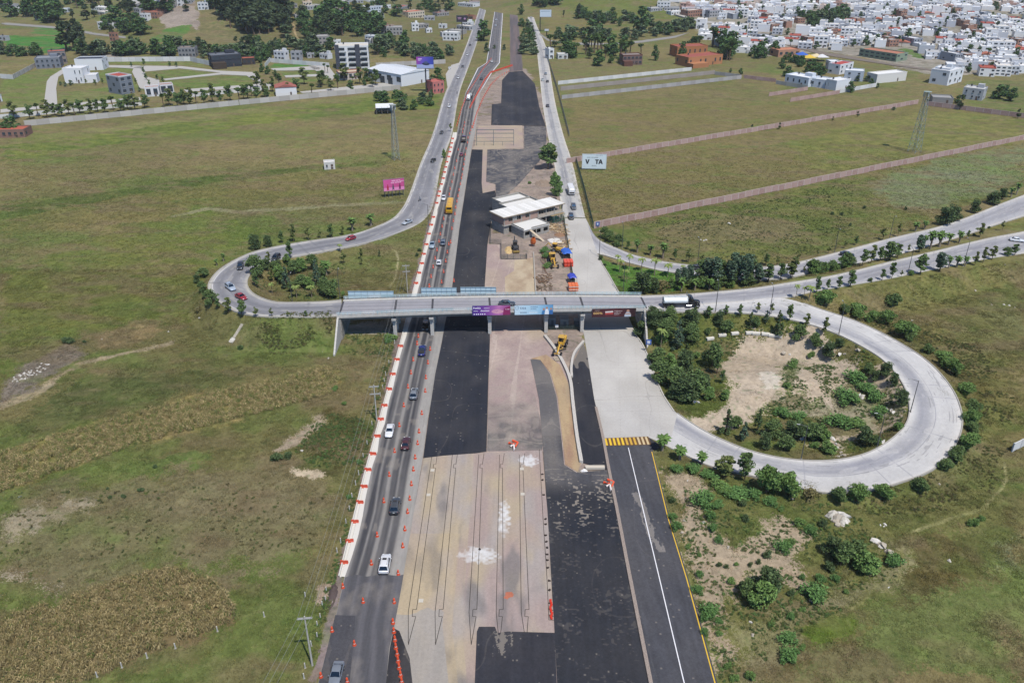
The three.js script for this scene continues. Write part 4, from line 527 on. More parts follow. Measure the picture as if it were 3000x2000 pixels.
{
  const B = thing('overpass_bridge', 'concrete overpass with pale blue railings crossing the highway', 'bridge', [0, 0, 0]);
  const N = 48, pos = [], uv = [], idx = [];
  const wide = 7.0; // deck section: edge beams included
  for (let i = 0; i <= N; i++) { const x = lerp(abutL - 0.3, abutR + 0.3, i / N), h = deckH(x), n = nearZ(x), f = farZ(x); for (const [z, y] of [[n + 0.5, h - 0.45], [n + 0.5, h + 0.05], [f - 0.5, h + 0.05], [f - 0.5, h - 0.45]]) { pos.push(x, y, z); uv.push(x, z); } }
  for (let i = 0; i < N; i++) for (let k = 0; k < 4; k++) { const a = i * 4 + k, b = i * 4 + (k + 1) % 4; idx.push(a, a + 4, b + 4, a, b + 4, b); }
  const dg = raw(pos, uv, idx).toNonIndexed(); dg.computeVertexNormals();
  { const u = dg.attributes.uv, x0 = abutL - 1, x1 = abutR + 1; for (let i = 0; i < u.count; i++) u.setXY(i, (u.getX(i) - x0) / (x1 - x0), (u.getY(i) - DECK[3][1] + 2) / 16); }
  const dt = texture(1024, 160, (i, j, o) => { const z = j / 10, x = i * 0.11; tone(o, hx('#98979a')); let k = 0; for (const c of [4.2, 6.0, 8.4, 10.2]) k = Math.max(k, 1 - smooth(0.3, 0.9, Math.abs(z - c))); mixTo(o, hx('#838388'), k * 0.7); const st = 1 + 0.05 * noise(x / 6, z / 0.3) + 0.05 * noise(x / 2, z / 2); o[0] *= st; o[1] *= st; o[2] *= st; if (Math.abs(noise(x / 5, z / 3)) < 0.015) mixTo(o, hx('#77777a'), 0.4); grain(x, z, o, 0.05); });
  mesh('deck', dg, new THREE.MeshStandardMaterial({ map: dt, roughness: 0.9 }), B);
  const side = (zf, s) => {   // sidewalk kerb, parapet and railing along one edge
    const seg = 24;
    for (let i = 0; i < seg; i++) {
      const x0 = lerp(abutL - 0.3, abutR + 0.3, i / seg), x1 = lerp(abutL - 0.3, abutR + 0.3, (i + 1) / seg), z0 = zf(x0), z1 = zf(x1), xm = (x0 + x1) / 2, L = x1 - x0, a = Math.atan2(-(z1 - z0), x1 - x0), tilt = Math.atan2(deckH(x1) - deckH(x0), L);
      mesh('sidewalk', box(L + 0.03, 0.26, 1.0, xm, deckH(xm) + 0.1, (z0 + z1) / 2 - s * 0.35, a, 0, tilt), BETON, B);
      const r = []; for (const t of [0.15, 0.48, 0.82]) r.push(box(0.1, 1.0, 0.1, lerp(x0, x1, t), deckH(lerp(x0, x1, t)) + 0.7, lerp(z0, z1, t) + s * 0.22)); for (const y of [0.62, 0.9, 1.17]) r.push(box(L + 0.02, 0.09, 0.07, xm, deckH(xm) + y, (z0 + z1) / 2 + s * 0.22, a, 0, tilt));
      mesh('railing', merge(r), mat(i % 5 === 3 ? '#a3bfc4' : i % 7 === 2 ? '#d0d8d8' : '#b9ced2', 0.6), B);
      mesh('edge_beam', box(L + 0.03, 0.62, 0.24, xm, deckH(xm) - 0.02, (z0 + z1) / 2 + s * 0.62, a, 0, tilt), BETON, B);
    }
  };
  side(nearZ, 1); side(farZ, -1);
  const xs = [abutL, ...PIERX, abutR];
  for (const x of xs) { const n = nearZ(x), f = farZ(x), s = x === abutR ? 0.35 : 0; mesh('expansion_joint', box(0.55, 0.02, n - f - 0.4, x + s, deckH(x) + 0.055, (n + f) / 2, 0.06), mat('#4a4a4e', 0.95), B); }
  for (let i = 0; i + 1 < xs.length; i++) for (let k = 0; k < 5; k++) {
    const x0 = xs[i] + 0.12, x1 = xs[i + 1] - 0.12, xm = (x0 + x1) / 2, t = 0.06 + k * 0.22, z = lerp(nearZ(xm), farZ(xm), t), a = Math.atan2(-(nearZ(x1) - nearZ(x0)), x1 - x0), tilt = Math.atan2(deckH(x1) - deckH(x0), x1 - x0), y = (deckH(x0) + deckH(x1)) / 2 - 0.46;
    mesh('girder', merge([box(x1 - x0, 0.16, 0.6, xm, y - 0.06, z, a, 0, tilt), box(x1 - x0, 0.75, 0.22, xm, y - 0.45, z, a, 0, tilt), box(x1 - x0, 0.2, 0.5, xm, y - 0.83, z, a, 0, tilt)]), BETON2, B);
  }
  for (const x of PIERX) {
    const n = nearZ(x), f = farZ(x), top = deckH(x) - 1.4, cap = new THREE.Shape([new THREE.Vector2(n + 0.35, top), new THREE.Vector2(n + 0.35, top - 0.55), new THREE.Vector2(n - 1.1, top - 1.15), new THREE.Vector2(f + 1.1, top - 1.15), new THREE.Vector2(f - 0.35, top - 0.55), new THREE.Vector2(f - 0.35, top)]);
    const cg = new THREE.ExtrudeGeometry(cap, { depth: 1.15, bevelEnabled: true, bevelSize: 0.03, bevelThickness: 0.03, bevelSegments: 1 }); cg.rotateY(-Math.PI / 2); cg.translate(x + 0.575, 0, 0);
    mesh('pier_cap', cg, BETON, B);
    for (const z of [n - 1.0, (n + f) / 2, f + 1.0]) { mesh('column', merge([bev(0.95, top - 1.0, 1.1, 0.08, x, (top - 1.0) / 2, z), bev(1.25, 0.5, 1.4, 0.08, x, top - 1.3, z)]), BETON, B); }
  }
  for (const [x, s] of [[abutL, 1], [abutR, -1]]) {
    const n = nearZ(x), f = farZ(x), h = deckH(x);
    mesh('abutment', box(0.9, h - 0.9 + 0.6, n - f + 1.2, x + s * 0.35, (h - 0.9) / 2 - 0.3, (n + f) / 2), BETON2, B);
    for (const [z, d] of [[n, 1], [f, -1]]) {   // wing wall: top falls away from the deck
      const w = new THREE.Shape([new THREE.Vector2(0, -0.5), new THREE.Vector2(9.2, -0.5), new THREE.Vector2(9.2, 0.35), new THREE.Vector2(1.2, h + 0.1), new THREE.Vector2(0, h + 0.1)]);
      const g = new THREE.ExtrudeGeometry(w, { depth: 0.45, bevelEnabled: false }); g.rotateY(-Math.PI / 2 * d); g.translate(x + s * (d > 0 ? 0.1 : 0.1) + (d > 0 ? 0.3 : -0.3) * 1, 0, z + d * 0.55); mesh('wing_wall', g, BETON, B);
    }
  }
}

// ---------------------------------------------------------------- banners and sign boards
function canvasMat(w, h, draw, rough = 0.7) {
  const c = document.createElement('canvas'); c.width = w; c.height = h; const g = c.getContext('2d'); draw(g, w, h);
  const t = new THREE.CanvasTexture(c); t.colorSpace = THREE.SRGBColorSpace; t.magFilter = THREE.LinearFilter;
  const m = new THREE.MeshStandardMaterial({ map: t, roughness: rough }); m.color.setScalar(0.74); return m;
}
const panelGeo = (w, h) => new THREE.PlaneGeometry(w, h);
const drawPlane = (g, w, h) => {
  const s = g.createLinearGradient(0, 0, w, h * 0.3); s.addColorStop(0, '#4a2a8c'); s.addColorStop(0.35, '#7a3f9c'); s.addColorStop(0.7, '#c77ab4'); s.addColorStop(1, '#8f3f7c'); g.fillStyle = s; g.fillRect(0, 0, w, h);
  g.fillStyle = 'rgba(250,200,190,.55)'; g.beginPath(); g.ellipse(w * 0.66, h * 0.62, w * 0.16, h * 0.22, 0, 0, 7); g.fill();
  g.strokeStyle = '#6a4a86'; g.lineWidth = 5; g.beginPath(); g.moveTo(w * 0.58, h * 0.55); g.lineTo(w * 0.8, h * 0.48); g.moveTo(w * 0.68, h * 0.52); g.lineTo(w * 0.62, h * 0.7); g.stroke();
  g.fillStyle = '#8c1f5c'; g.beginPath(); g.moveTo(w, h * 0.1); g.lineTo(w * 0.83, h * 0.3); g.lineTo(w * 0.8, h); g.lineTo(w, h); g.fill();
  g.fillStyle = '#fff'; g.font = 'bold 62px sans-serif'; g.fillText('Puebla', w * 0.02, h * 0.32); g.font = 'bold 34px sans-serif'; g.fillText('aterriza a', w * 0.3, h * 0.3); g.fillText('nuevos', w * 0.03, h * 0.58); g.font = 'italic bold 56px serif'; g.fillText('destinos', w * 0.21, h * 0.6);
  g.font = 'bold 26px sans-serif'; g.fillText('FLY  NOW', w * 0.86, h * 0.45); for (const x of [0.03, 0.09, 0.14, 0.2, 0.25, 0.31]) g.fillRect(w * x, h * 0.82, w * 0.03, h * 0.1);
};
const drawUsa = (g, w, h) => {
  const s = g.createLinearGradient(0, 0, w, 0); s.addColorStop(0, '#cfe6ef'); s.addColorStop(0.6, '#a9d3e8'); s.addColorStop(1, '#5f9dcb'); g.fillStyle = s; g.fillRect(0, 0, w, h);
  g.strokeStyle = '#1f3f74'; g.lineWidth = 8; g.beginPath(); g.arc(w * 0.06, h * 0.26, h * 0.18, 0, 7); g.stroke(); g.lineWidth = 4; g.beginPath(); g.moveTo(w * 0.045, h * 0.2); g.lineTo(w * 0.06, h * 0.34); g.lineTo(w * 0.08, h * 0.18); g.stroke();
  g.fillStyle = '#17396c'; g.font = 'bold 78px serif'; g.fillText('USA', w * 0.14, h * 0.42); g.font = 'bold 30px sans-serif'; g.fillText('UNIVERSIDAD', w * 0.41, h * 0.24); g.fillText('SAN ANGEL', w * 0.41, h * 0.44); g.font = 'bold 44px sans-serif'; g.fillText('ESTUDIA', w * 0.14, h * 0.84); g.fillStyle = 'rgba(255,255,255,.8)'; g.fillText('MEDICINA', w * 0.38, h * 0.84);
  for (const [x, c, k] of [[0.76, '#3f7fb4', 0.8], [0.84, '#e9f2f7', 1], [0.95, '#2f6aa8', 0.85]]) { g.fillStyle = c; g.beginPath(); g.ellipse(w * x, h * 0.95, w * 0.055, h * 0.55 * k, 0, 0, 7); g.fill(); g.fillStyle = '#b98f78'; g.beginPath(); g.arc(w * x, h * (0.95 - 0.62 * k), h * 0.12, 0, 7); g.fill(); }
};
const drawRed = (g, w, h) => {
  const s = g.createLinearGradient(0, 0, w, 0); s.addColorStop(0, '#3a0f14'); s.addColorStop(0.5, '#571a22'); s.addColorStop(1, '#2a0a0f'); g.fillStyle = s; g.fillRect(0, 0, w, h);
  g.fillStyle = '#d9b06a'; g.font = 'bold 86px sans-serif'; g.fillText('600%', w * 0.03, h * 0.66); g.fillStyle = '#c9bfb4'; g.font = 'bold 24px sans-serif'; g.fillText('AUMENTO', w * 0.06, h * 0.24);
  g.save(); g.translate(w * 0.3, h * 0.3); g.rotate(-0.06); g.fillStyle = '#d8c9c2'; g.fillRect(0, 0, w * 0.18, h * 0.2); g.fillStyle = '#b53a34'; g.fillRect(0, h * 0.22, w * 0.18, h * 0.2); g.restore();
  g.fillStyle = '#e6dcd6'; g.font = 'bold 28px sans-serif'; g.fillText('Realmente es', w * 0.51, h * 0.34); g.fillText('posible con', w * 0.51, h * 0.54); g.fillText('nosotros', w * 0.51, h * 0.74);
  g.fillStyle = '#b9c3cc'; g.beginPath(); g.ellipse(w * 0.82, h * 0.9, w * 0.075, h * 0.5, 0, 0, 7); g.fill(); g.fillStyle = '#b58a74'; g.beginPath(); g.arc(w * 0.82, h * 0.3, h * 0.16, 0, 7); g.fill(); g.fillRect(w * 0.76, h * 0.58, w * 0.12, h * 0.14);
};
function bannerOnBridge(label, x0, x1, yt, yb, m) {
  const z = nearZ(P('S', (x0 + x1) / 2, yb, 7)[0]) + 1.0, a = onPlane('S', x0, yt, -z), b = onPlane('S', x1, yb, -z), w = b[0] - a[0], h = a[1] - b[1];
  const t = thing('banner', label, 'banner', [(a[0] + b[0]) / 2, (a[1] + b[1]) / 2, z], Math.atan2(-(nearZ(b[0]) - nearZ(a[0])), w), 'advertising banners hung on the bridge');
  mesh('sheet', tf(panelGeo(w, h), 0, 0, 0.05), m, t);
  mesh('frame', merge([box(w + 0.1, 0.08, 0.06, 0, h / 2, 0), box(w + 0.1, 0.08, 0.06, 0, -h / 2, 0), ...[0, 1, 2, 3, 4].map((i) => box(0.07, h, 0.06, -w / 2 + w * i / 4, 0, -0.01))]), mat('#6d7074', 0.6), t);
  mesh('bracket', merge([-0.35, 0.35].map((s) => box(0.08, 0.08, 0.9, w * s, h * 0.2, -0.45))), mat('#6d7074', 0.6), t);
}
bannerOnBridge('purple banner with an aircraft and white lettering on the bridge', 540, 868, 337, 420, canvasMat(1024, 256, drawPlane));
bannerOnBridge('pale blue banner reading USA ESTUDIA on the bridge', 905, 1235, 333, 414, canvasMat(1024, 256, drawUsa));
bannerOnBridge('dark red banner reading 600% at the east end of the bridge', 1572, 1948, 364, 434, canvasMat(1024, 224, drawRed));
// the three boards on the far side, seen from behind
for (const [s, x0, x1, yt, yb, where] of [['L', 1525, 1922, 888, 945, 'above the western abutment'], ['S', 98, 405, 182, 228, 'above the main carriageway'], ['S', 437, 745, 178, 222, 'above the dark asphalt strip']]) {
  const z0 = farZ(P(s, (x0 + x1) / 2, yb, 7.5)[0]) - 1.1, a = onPlane(s, x0, yt, -z0), b = onPlane(s, x1, yb, -z0), w = b[0] - a[0], h = a[1] - b[1] + 0.5;
  const t = thing('banner', `back of a pale blue billboard sheet on the north railing, ${where}`, 'banner', [(a[0] + b[0]) / 2, a[1] - h / 2, z0], 0, 'boards on the north railing of the bridge');
  mesh('sheet', box(w, h, 0.03), mat('#bcd3dc', 0.75), t);
  mesh('frame', merge([...Array(8)].map((_, i) => box(0.07, h + 0.2, 0.07, -w / 2 + w * i / 7, 0, 0.07)).concat([0.48, 0, -0.45].map((y) => box(w, 0.07, 0.07, 0, h * y, 0.12)))), mat('#7d959c', 0.6), t);
  mesh('bracket', merge([-0.4, 0, 0.4].map((k) => box(0.08, 0.08, 0.95, w * k, -h * 0.3, 0.5))), mat('#7d959c', 0.6), t);
}
function billboard(label, sheet, corners, baseY, m, post, opts = {}) {   // corners: left-top, right-top, left-bottom pixels on the sheet at the distance of its base mark
  const f = -P(sheet, ...baseY)[1], a = onPlane(sheet, corners[0], corners[1], f), b = onPlane(sheet, corners[2], corners[3], f), w = (b[0] - a[0]) * (opts.wide || 1), h = a[1] - b[1], cx = (a[0] + b[0]) / 2;
  const t = thing('billboard', label, 'billboard', [cx, 0, -f], opts.turn || 0, opts.group), mid = (a[1] + b[1]) / 2;
  mesh('panel', tf(panelGeo(w, h), 0, mid, 0.16), m, t);
  mesh('panel_back', box(w, h, 0.12, 0, mid, 0.08), mat('#c9cdd0', 0.7), t);
  mesh('frame', merge([box(w + 0.2, 0.15, 0.35, 0, mid + h / 2, 0), box(w + 0.2, 0.15, 0.35, 0, mid - h / 2, 0), box(0.15, h, 0.35, -w / 2, mid, 0), box(0.15, h, 0.35, w / 2, mid, 0), ...(post === 'legs' ? [] : [box(w, 0.12, 1.1, 0, mid - h / 2 - 0.1, 0.2)])]), mat(opts.frame || '#5a5d61', 0.6), t);
  if (post === 'legs') for (let i = 0; i < 6; i++) mesh('post', merge([box(0.18, mid + h / 2, 0.18, -w / 2 + w * (i + 0.3) / 5.6, (mid + h / 2) / 2, -0.15), rod([-w / 2 + w * (i + 0.3) / 5.6, mid + h * 0.3, -0.2], [-w / 2 + w * (i + 0.3) / 5.6, 0, -2], 0.07)]), mat('#55585c', 0.7), t);
  else mesh('post', cyl(0.45, 0.4, mid + h * 0.3, opts.px || 0, 0, -0.5, 12), mat('#2c2d30', 0.6), t);
  return t;
}
const drawPink = (g, w, h) => { const s = g.createLinearGradient(0, 0, w, h); s.addColorStop(0, '#d85a9c'); s.addColorStop(1, '#c2487f'); g.fillStyle = s; g.fillRect(0, 0, w, h); g.fillStyle = '#e88fbd'; g.fillRect(0, h * 0.72, w, h * 0.28); g.fillStyle = '#f6d6e6'; g.font = 'bold 44px sans-serif'; g.fillText('MÁS DE TI', w * 0.4, h * 0.2); g.fillText('QUE NUNCA', w * 0.36, h * 0.36); g.font = 'bold 30px sans-serif'; g.fillText('NUEVO', w * 0.8, h * 0.26); for (const [x, c] of [[0.2, '#b02334'], [0.46, '#5a4a5c'], [0.78, '#6d1f4c']]) { g.fillStyle = c; g.beginPath(); g.ellipse(w * x, h * 0.72, w * 0.045, h * 0.19, 0, 0, 7); g.fill(); g.beginPath(); g.arc(w * x, h * 0.48, h * 0.05, 0, 7); g.fill(); g.fillRect(w * x - 26, h * 0.85, 14, h * 0.1); g.fillRect(w * x + 12, h * 0.85, 14, h * 0.1); } };
billboard('pink billboard with three figures on the western field', 'M', [72, 545, 262, 650], [170, 705], canvasMat(512, 320, drawPink), 'legs', { turn: 0.35, wide: 1.06, frame: '#8a6f7c' });
const drawVota = (g, w, h) => { g.fillStyle = '#d7e4e6'; g.fillRect(0, 0, w, h); g.fillStyle = '#26292c'; g.font = 'bold 130px sans-serif'; g.fillText('V', w * 0.14, h * 0.66); g.fillText('TA', w * 0.54, h * 0.66); g.lineWidth = 9; g.strokeStyle = '#26292c'; g.strokeText('V', w * 0.14, h * 0.66); g.strokeText('TA', w * 0.54, h * 0.66); g.font = 'bold 30px sans-serif'; g.fillStyle = '#4b5154'; g.fillText('ESTE 2 DE JUNIO', w * 0.2, h * 0.26); g.fillText('ÓCHITL', w * 0.4, h * 0.84); g.font = '20px sans-serif'; g.fillText('SOMOS MÉXICO', w * 0.55, h * 0.1); };
billboard('white billboard with the remaining letters V TA beside the fence', 'M', [1902, 318, 2118, 450], [2010, 462], canvasMat(512, 320, drawVota), 'legs', { turn: -0.06, frame: '#b5bcbd' });
const drawCarAd = (g, w, h) => { const s = g.createLinearGradient(0, 0, w, h * 0.4); s.addColorStop(0, '#b03aa0'); s.addColorStop(0.4, '#6a55c0'); s.addColorStop(1, '#2a3fa6'); g.fillStyle = s; g.fillRect(0, 0, w, h); g.fillStyle = '#a9b4dc'; g.fillRect(0, h * 0.66, w, h * 0.34); g.fillStyle = '#2b3350'; g.beginPath(); g.ellipse(w * 0.55, h * 0.62, w * 0.22, h * 0.12, 0.05, 0, 7); g.fill(); g.fillStyle = '#4a5680'; g.beginPath(); g.ellipse(w * 0.55, h * 0.5, w * 0.12, h * 0.1, 0, 0, 7); g.fill(); g.fillStyle = '#e9d6f2'; g.fillRect(w * 0.1, h * 0.16, w * 0.22, h * 0.07); g.fillRect(w * 0.1, h * 0.28, w * 0.15, h * 0.05); };
billboard('tall black-post billboard with a purple and blue car advert', 'T2', [1525, 487, 1678, 588], [1612, 795], canvasMat(512, 320, drawCarAd), 'mono', { px: 0 });
billboard('dark billboard on a slim post beside the northern houses', 'T2', [1872, 132, 1966, 188], [1925, 340], canvasMat(256, 160, (g, w, h) => { g.fillStyle = '#2b2431'; g.fillRect(0, 0, w, h); g.fillStyle = '#b98fae'; g.fillRect(30, 50, 90, 18); g.fillRect(40, 80, 70, 14); g.beginPath(); g.arc(200, 80, 24, 0, 7); g.fill(); }), 'mono');
billboard('blank pale billboard on a post east of the service road', 'T3', [535, 82, 633, 145], [560, 270], canvasMat(256, 160, (g, w, h) => { g.fillStyle = '#c9d6de'; g.fillRect(0, 0, w, h); g.fillStyle = '#8fa3b4'; g.fillRect(20, 30, 200, 14); }), 'mono', { px: -5 });
billboard('small pale sign on a post by the side road junction', 'T3', [575, 248, 612, 266], [597, 310], mat('#d3dadb'), 'mono');
// ---------------------------------------------------------------- vehicles (front faces +z)
const GLASS = new THREE.MeshPhysicalMaterial({ color: 0x10161b, roughness: 0.08, metalness: 0, clearcoat: 1 });
const TYRE = mat('#26262a', 0.9), RIM = mat('#a9abae', 0.4, { metalness: 0.6 }), LAMP_W = mat('#dfe6ea', 0.2), LAMP_R = mat('#9c1c1c', 0.3), TRIM = mat('#232427', 0.6), CHROME = mat('#b9bcc0', 0.25, { metalness: 0.8 });
const paint = (hex, metal = 0.25) => { const k = 'car' + hex; if (!mats.has(k)) { const m = new THREE.MeshPhysicalMaterial({ roughness: 0.38, metalness: metal, clearcoat: 0.8, clearcoatRoughness: 0.08 }); m.color.copy(col(hex)); mats.set(k, m); } return mats.get(k); };
function loft(stations, sym = true) {   // stations: [z, [[x,y]...]] half sections from bottom centre to top centre
  const pos = [], idx = [], n = stations[0][1].length;
  for (const [z, sec] of stations) { for (const [x, y] of sec) pos.push(x, y, z); for (const [x, y] of sec) pos.push(-x, y, z); }
  for (let i = 0; i + 1 < stations.length; i++) for (let k = 0; k + 1 < n; k++) { const a = i * 2 * n + k, b = a + 2 * n; idx.push(a, a + 1, b + 1, a, b + 1, b); const c = a + n, d = b + n; idx.push(c, d + 1, c + 1, c, d, d + 1); }
  const e = (stations.length - 1) * 2 * n;
  for (let k = 0; k + 1 < n; k++) { idx.push(k, k + n, k + n + 1, k, k + n + 1, k + 1); idx.push(e + k, e + k + 1, e + k + n + 1, e + k, e + k + n + 1, e + k + n); }
  return raw(pos, null, idx);
}
const flip = (g) => { const i = g.index; if (i) { for (let k = 0; k < i.count; k += 3) { const t = i.getX(k); i.setX(k, i.getX(k + 1)); i.setX(k + 1, t); } g.computeVertexNormals(); } return g; };
const wheelG = (() => { const c = {}; return (r, w) => c[r + '_' + w] ??= [tf(new THREE.CylinderGeometry(r, r, w, 18), 0, 0, 0, 0, 0, Math.PI / 2), tf(new THREE.CylinderGeometry(r * 0.62, r * 0.58, w + 0.02, 10), 0, 0, 0, 0, 0, Math.PI / 2)]; })();
function wheel(t, x, y, z, r, w = 0.22) { const [a, b] = wheelG(r, w), m = mesh('wheel', a, TYRE, t); m.position.set(x, y, z); mesh('rim', b, RIM, m); return m; }
const CARS = {
  //      L    W     H   hood  beltfront roofs z (windshield base, roof front, roof rear, rear base), tail height
  sedan: { L: 4.6, W: 1.8, H: 1.45, hood: 0.88, z: [0.85, 0.15, -1.05, -1.75], tail: 0.98 },
  suv: { L: 4.7, W: 1.88, H: 1.72, hood: 1.02, z: [1.0, 0.35, -1.75, -2.2], tail: 1.08 },
  hatch: { L: 3.95, W: 1.72, H: 1.48, hood: 0.9, z: [0.95, 0.25, -1.3, -1.8], tail: 0.98 },
  pickup: { L: 5.3, W: 1.9, H: 1.8, hood: 1.08, z: [1.2, 0.55, -0.45, -0.75], tail: 1.08 },
  van: { L: 4.9, W: 1.85, H: 1.95, hood: 1.1, z: [1.75, 1.1, -2.2, -2.4], tail: 1.15 },
};
function car(kind, hex, label, group = 'cars on the roads') {
  const c = CARS[kind], t = thing(kind === 'pickup' ? 'pickup_truck' : kind === 'suv' ? 'sport_utility_car' : kind === 'hatch' ? 'hatchback_car' : kind === 'van' ? 'passenger_van' : 'sedan_car', label, kind === 'pickup' ? 'pickup' : kind === 'van' ? 'van' : 'car', [0, 0, 0], 0, group), w = c.W / 2, h = c.L / 2, p = paint(hex), belt = (c.hood + 0.08);
  const sec = (k, top, low = 0.24) => [[0, low], [w * k * 0.86, low], [w * k * 0.97, low + 0.16], [w * k, (low + top) / 2], [w * k * 0.965, top - 0.13], [w * k * 0.86, top - 0.015], [0, top + 0.02]];
  const body = [[-h, sec(0.8, c.tail - 0.14, 0.42)], [-h + 0.12, sec(0.94, c.tail - 0.02, 0.3)], [-h + 0.5, sec(0.99, c.tail)], [c.z[3] + 0.3, sec(1, c.tail + 0.02)], [0, sec(1, belt)], [c.z[0], sec(1, belt - 0.02)], [h - 0.7, sec(0.97, c.hood - 0.06)], [h - 0.22, sec(0.9, c.hood - 0.16, 0.28)], [h, sec(0.72, c.hood - 0.34, 0.36)]];
  mesh('body', flip(loft(body)), p, t);
  const [z0, z1, z2, z3] = c.z, wb = w * 0.9, wr = w * 0.7, yb = belt - 0.06, yr = c.H - 0.05;
  const cab = (z, wd, y) => [[0, yb - 0.05], [wb, yb - 0.05], [lerp(wb, wd, 1), y - 0.03], [wd * 0.86, y], [0, y + 0.025]];
  mesh('roof', flip(loft([[z2 - 0.06, cab(z2, wr * 0.97, yr)], [z2 + 0.3, cab(0, wr, c.H)], [(z1 + z2) / 2, cab(0, wr, c.H + 0.01)], [z1 + 0.05, cab(0, wr * 0.97, yr)]].map(([z, s]) => [z, s.map(([x, y]) => [x, Math.max(y, c.H - 0.22)])]))), p, t);
  // glass: a sloping screen, a rear screen and side panes between belt and roof
  const quad = (a, b, cc, d) => { const g = raw([...a, ...b, ...cc, ...a, ...cc, ...d]); return g; };
  mesh('windshield', quad([-wb * 0.95, yb, z0], [wb * 0.95, yb, z0], [wr * 0.95, yr, z1 + 0.05], [-wr * 0.95, yr, z1 + 0.05]), GLASS, t);
  mesh('rear_window', quad([wb * 0.95, yb + 0.04, z3], [-wb * 0.95, yb + 0.04, z3], [-wr * 0.95, yr, z2 - 0.06], [wr * 0.95, yr, z2 - 0.06]), GLASS, t);
  for (const s of [-1, 1]) {
    mesh('side_window', quad([s * wb, yb, s > 0 ? z0 : z3], [s * wb, yb, s > 0 ? z3 : z0], [s * wr, yr, s > 0 ? z2 - 0.06 : z1 + 0.05], [s * wr, yr, s > 0 ? z1 + 0.05 : z2 - 0.06]), GLASS, t);
    mesh('pillar', merge([rod([s * (wb + 0.005), yb, (z0 + z3) / 2 + 0.1], [s * (wr + 0.01), yr, (z1 + z2) / 2], 0.05, 4), rod([s * (wb - 0.02), yb, z0], [s * (wr - 0.01), yr + 0.01, z1 + 0.05], 0.045, 4), rod([s * (wb - 0.02), yb, z3], [s * (wr - 0.01), yr + 0.01, z2 - 0.06], 0.07, 4)]), p, t);
    mesh('headlight', bev(0.34, 0.15, 0.12, 0.04, s * w * 0.62, c.hood - 0.26, h - 0.13, s * 0.35), LAMP_W, t);
    mesh('tail_light', bev(0.3, 0.2, 0.1, 0.03, s * w * 0.68, c.tail - 0.22, -h + 0.08, s * 0.25), LAMP_R, t);
    mesh('mirror', bev(0.2, 0.13, 0.1, 0.03, s * (w + 0.07), belt + 0.06, z0 - 0.25), p, t);
    const r = kind === 'suv' || kind === 'pickup' ? 0.37 : 0.32;
    wheel(t, s * (w - 0.09), r, h * 0.6, r); wheel(t, s * (w - 0.09), r, -h * 0.58, r);
  }
  mesh('bumper', merge([box(w * 1.5, 0.14, 0.1, 0, 0.34, h - 0.07), box(w * 1.6, 0.16, 0.1, 0, 0.42, -h + 0.03)]), TRIM, t);
  mesh('licence_plate', box(0.36, 0.14, 0.02, 0, c.tail - 0.3, -h - 0.005), mat('#d9dad6'), t);
  if (kind === 'pickup') mesh('cargo_bed', merge([box(1.5, 0.03, 1.9, 0, c.tail + 0.05, -1.65)]), TRIM, t);
  if (kind === 'suv') mesh('sunroof', box(0.75, 0.03, 0.5, 0, c.H + 0.035, z1 - 0.35), GLASS, t);
  if (kind === 'suv') mesh('roof_rack', merge([-1, 1].map((s) => box(0.04, 0.05, 1.6, s * wr * 0.86, c.H + 0.04, (z1 + z2) / 2))), CHROME, t);
  return t;
}
function onRoad(t, sheet, a, b, angle, dy = 0, under = false) { const p = landed(sheet, a, b, under ? () => 0.1 : surface, under ? 1 : 8.5); t.position.set(p[0], p[1] + dy, p[2]); t.rotation.y = angle; return t; }
const heading = (sheet, ax, ay, bx, by) => { const a = P(sheet, ax, ay), b = P(sheet, bx, by); return Math.atan2(b[0] - a[0], b[1] - a[1]); };
const AWAY = heading('O', 1129, 1651, 1320, 600), TOWARD = AWAY + Math.PI, EAWAY = heading('O', 1672, 560, 1604, 310);
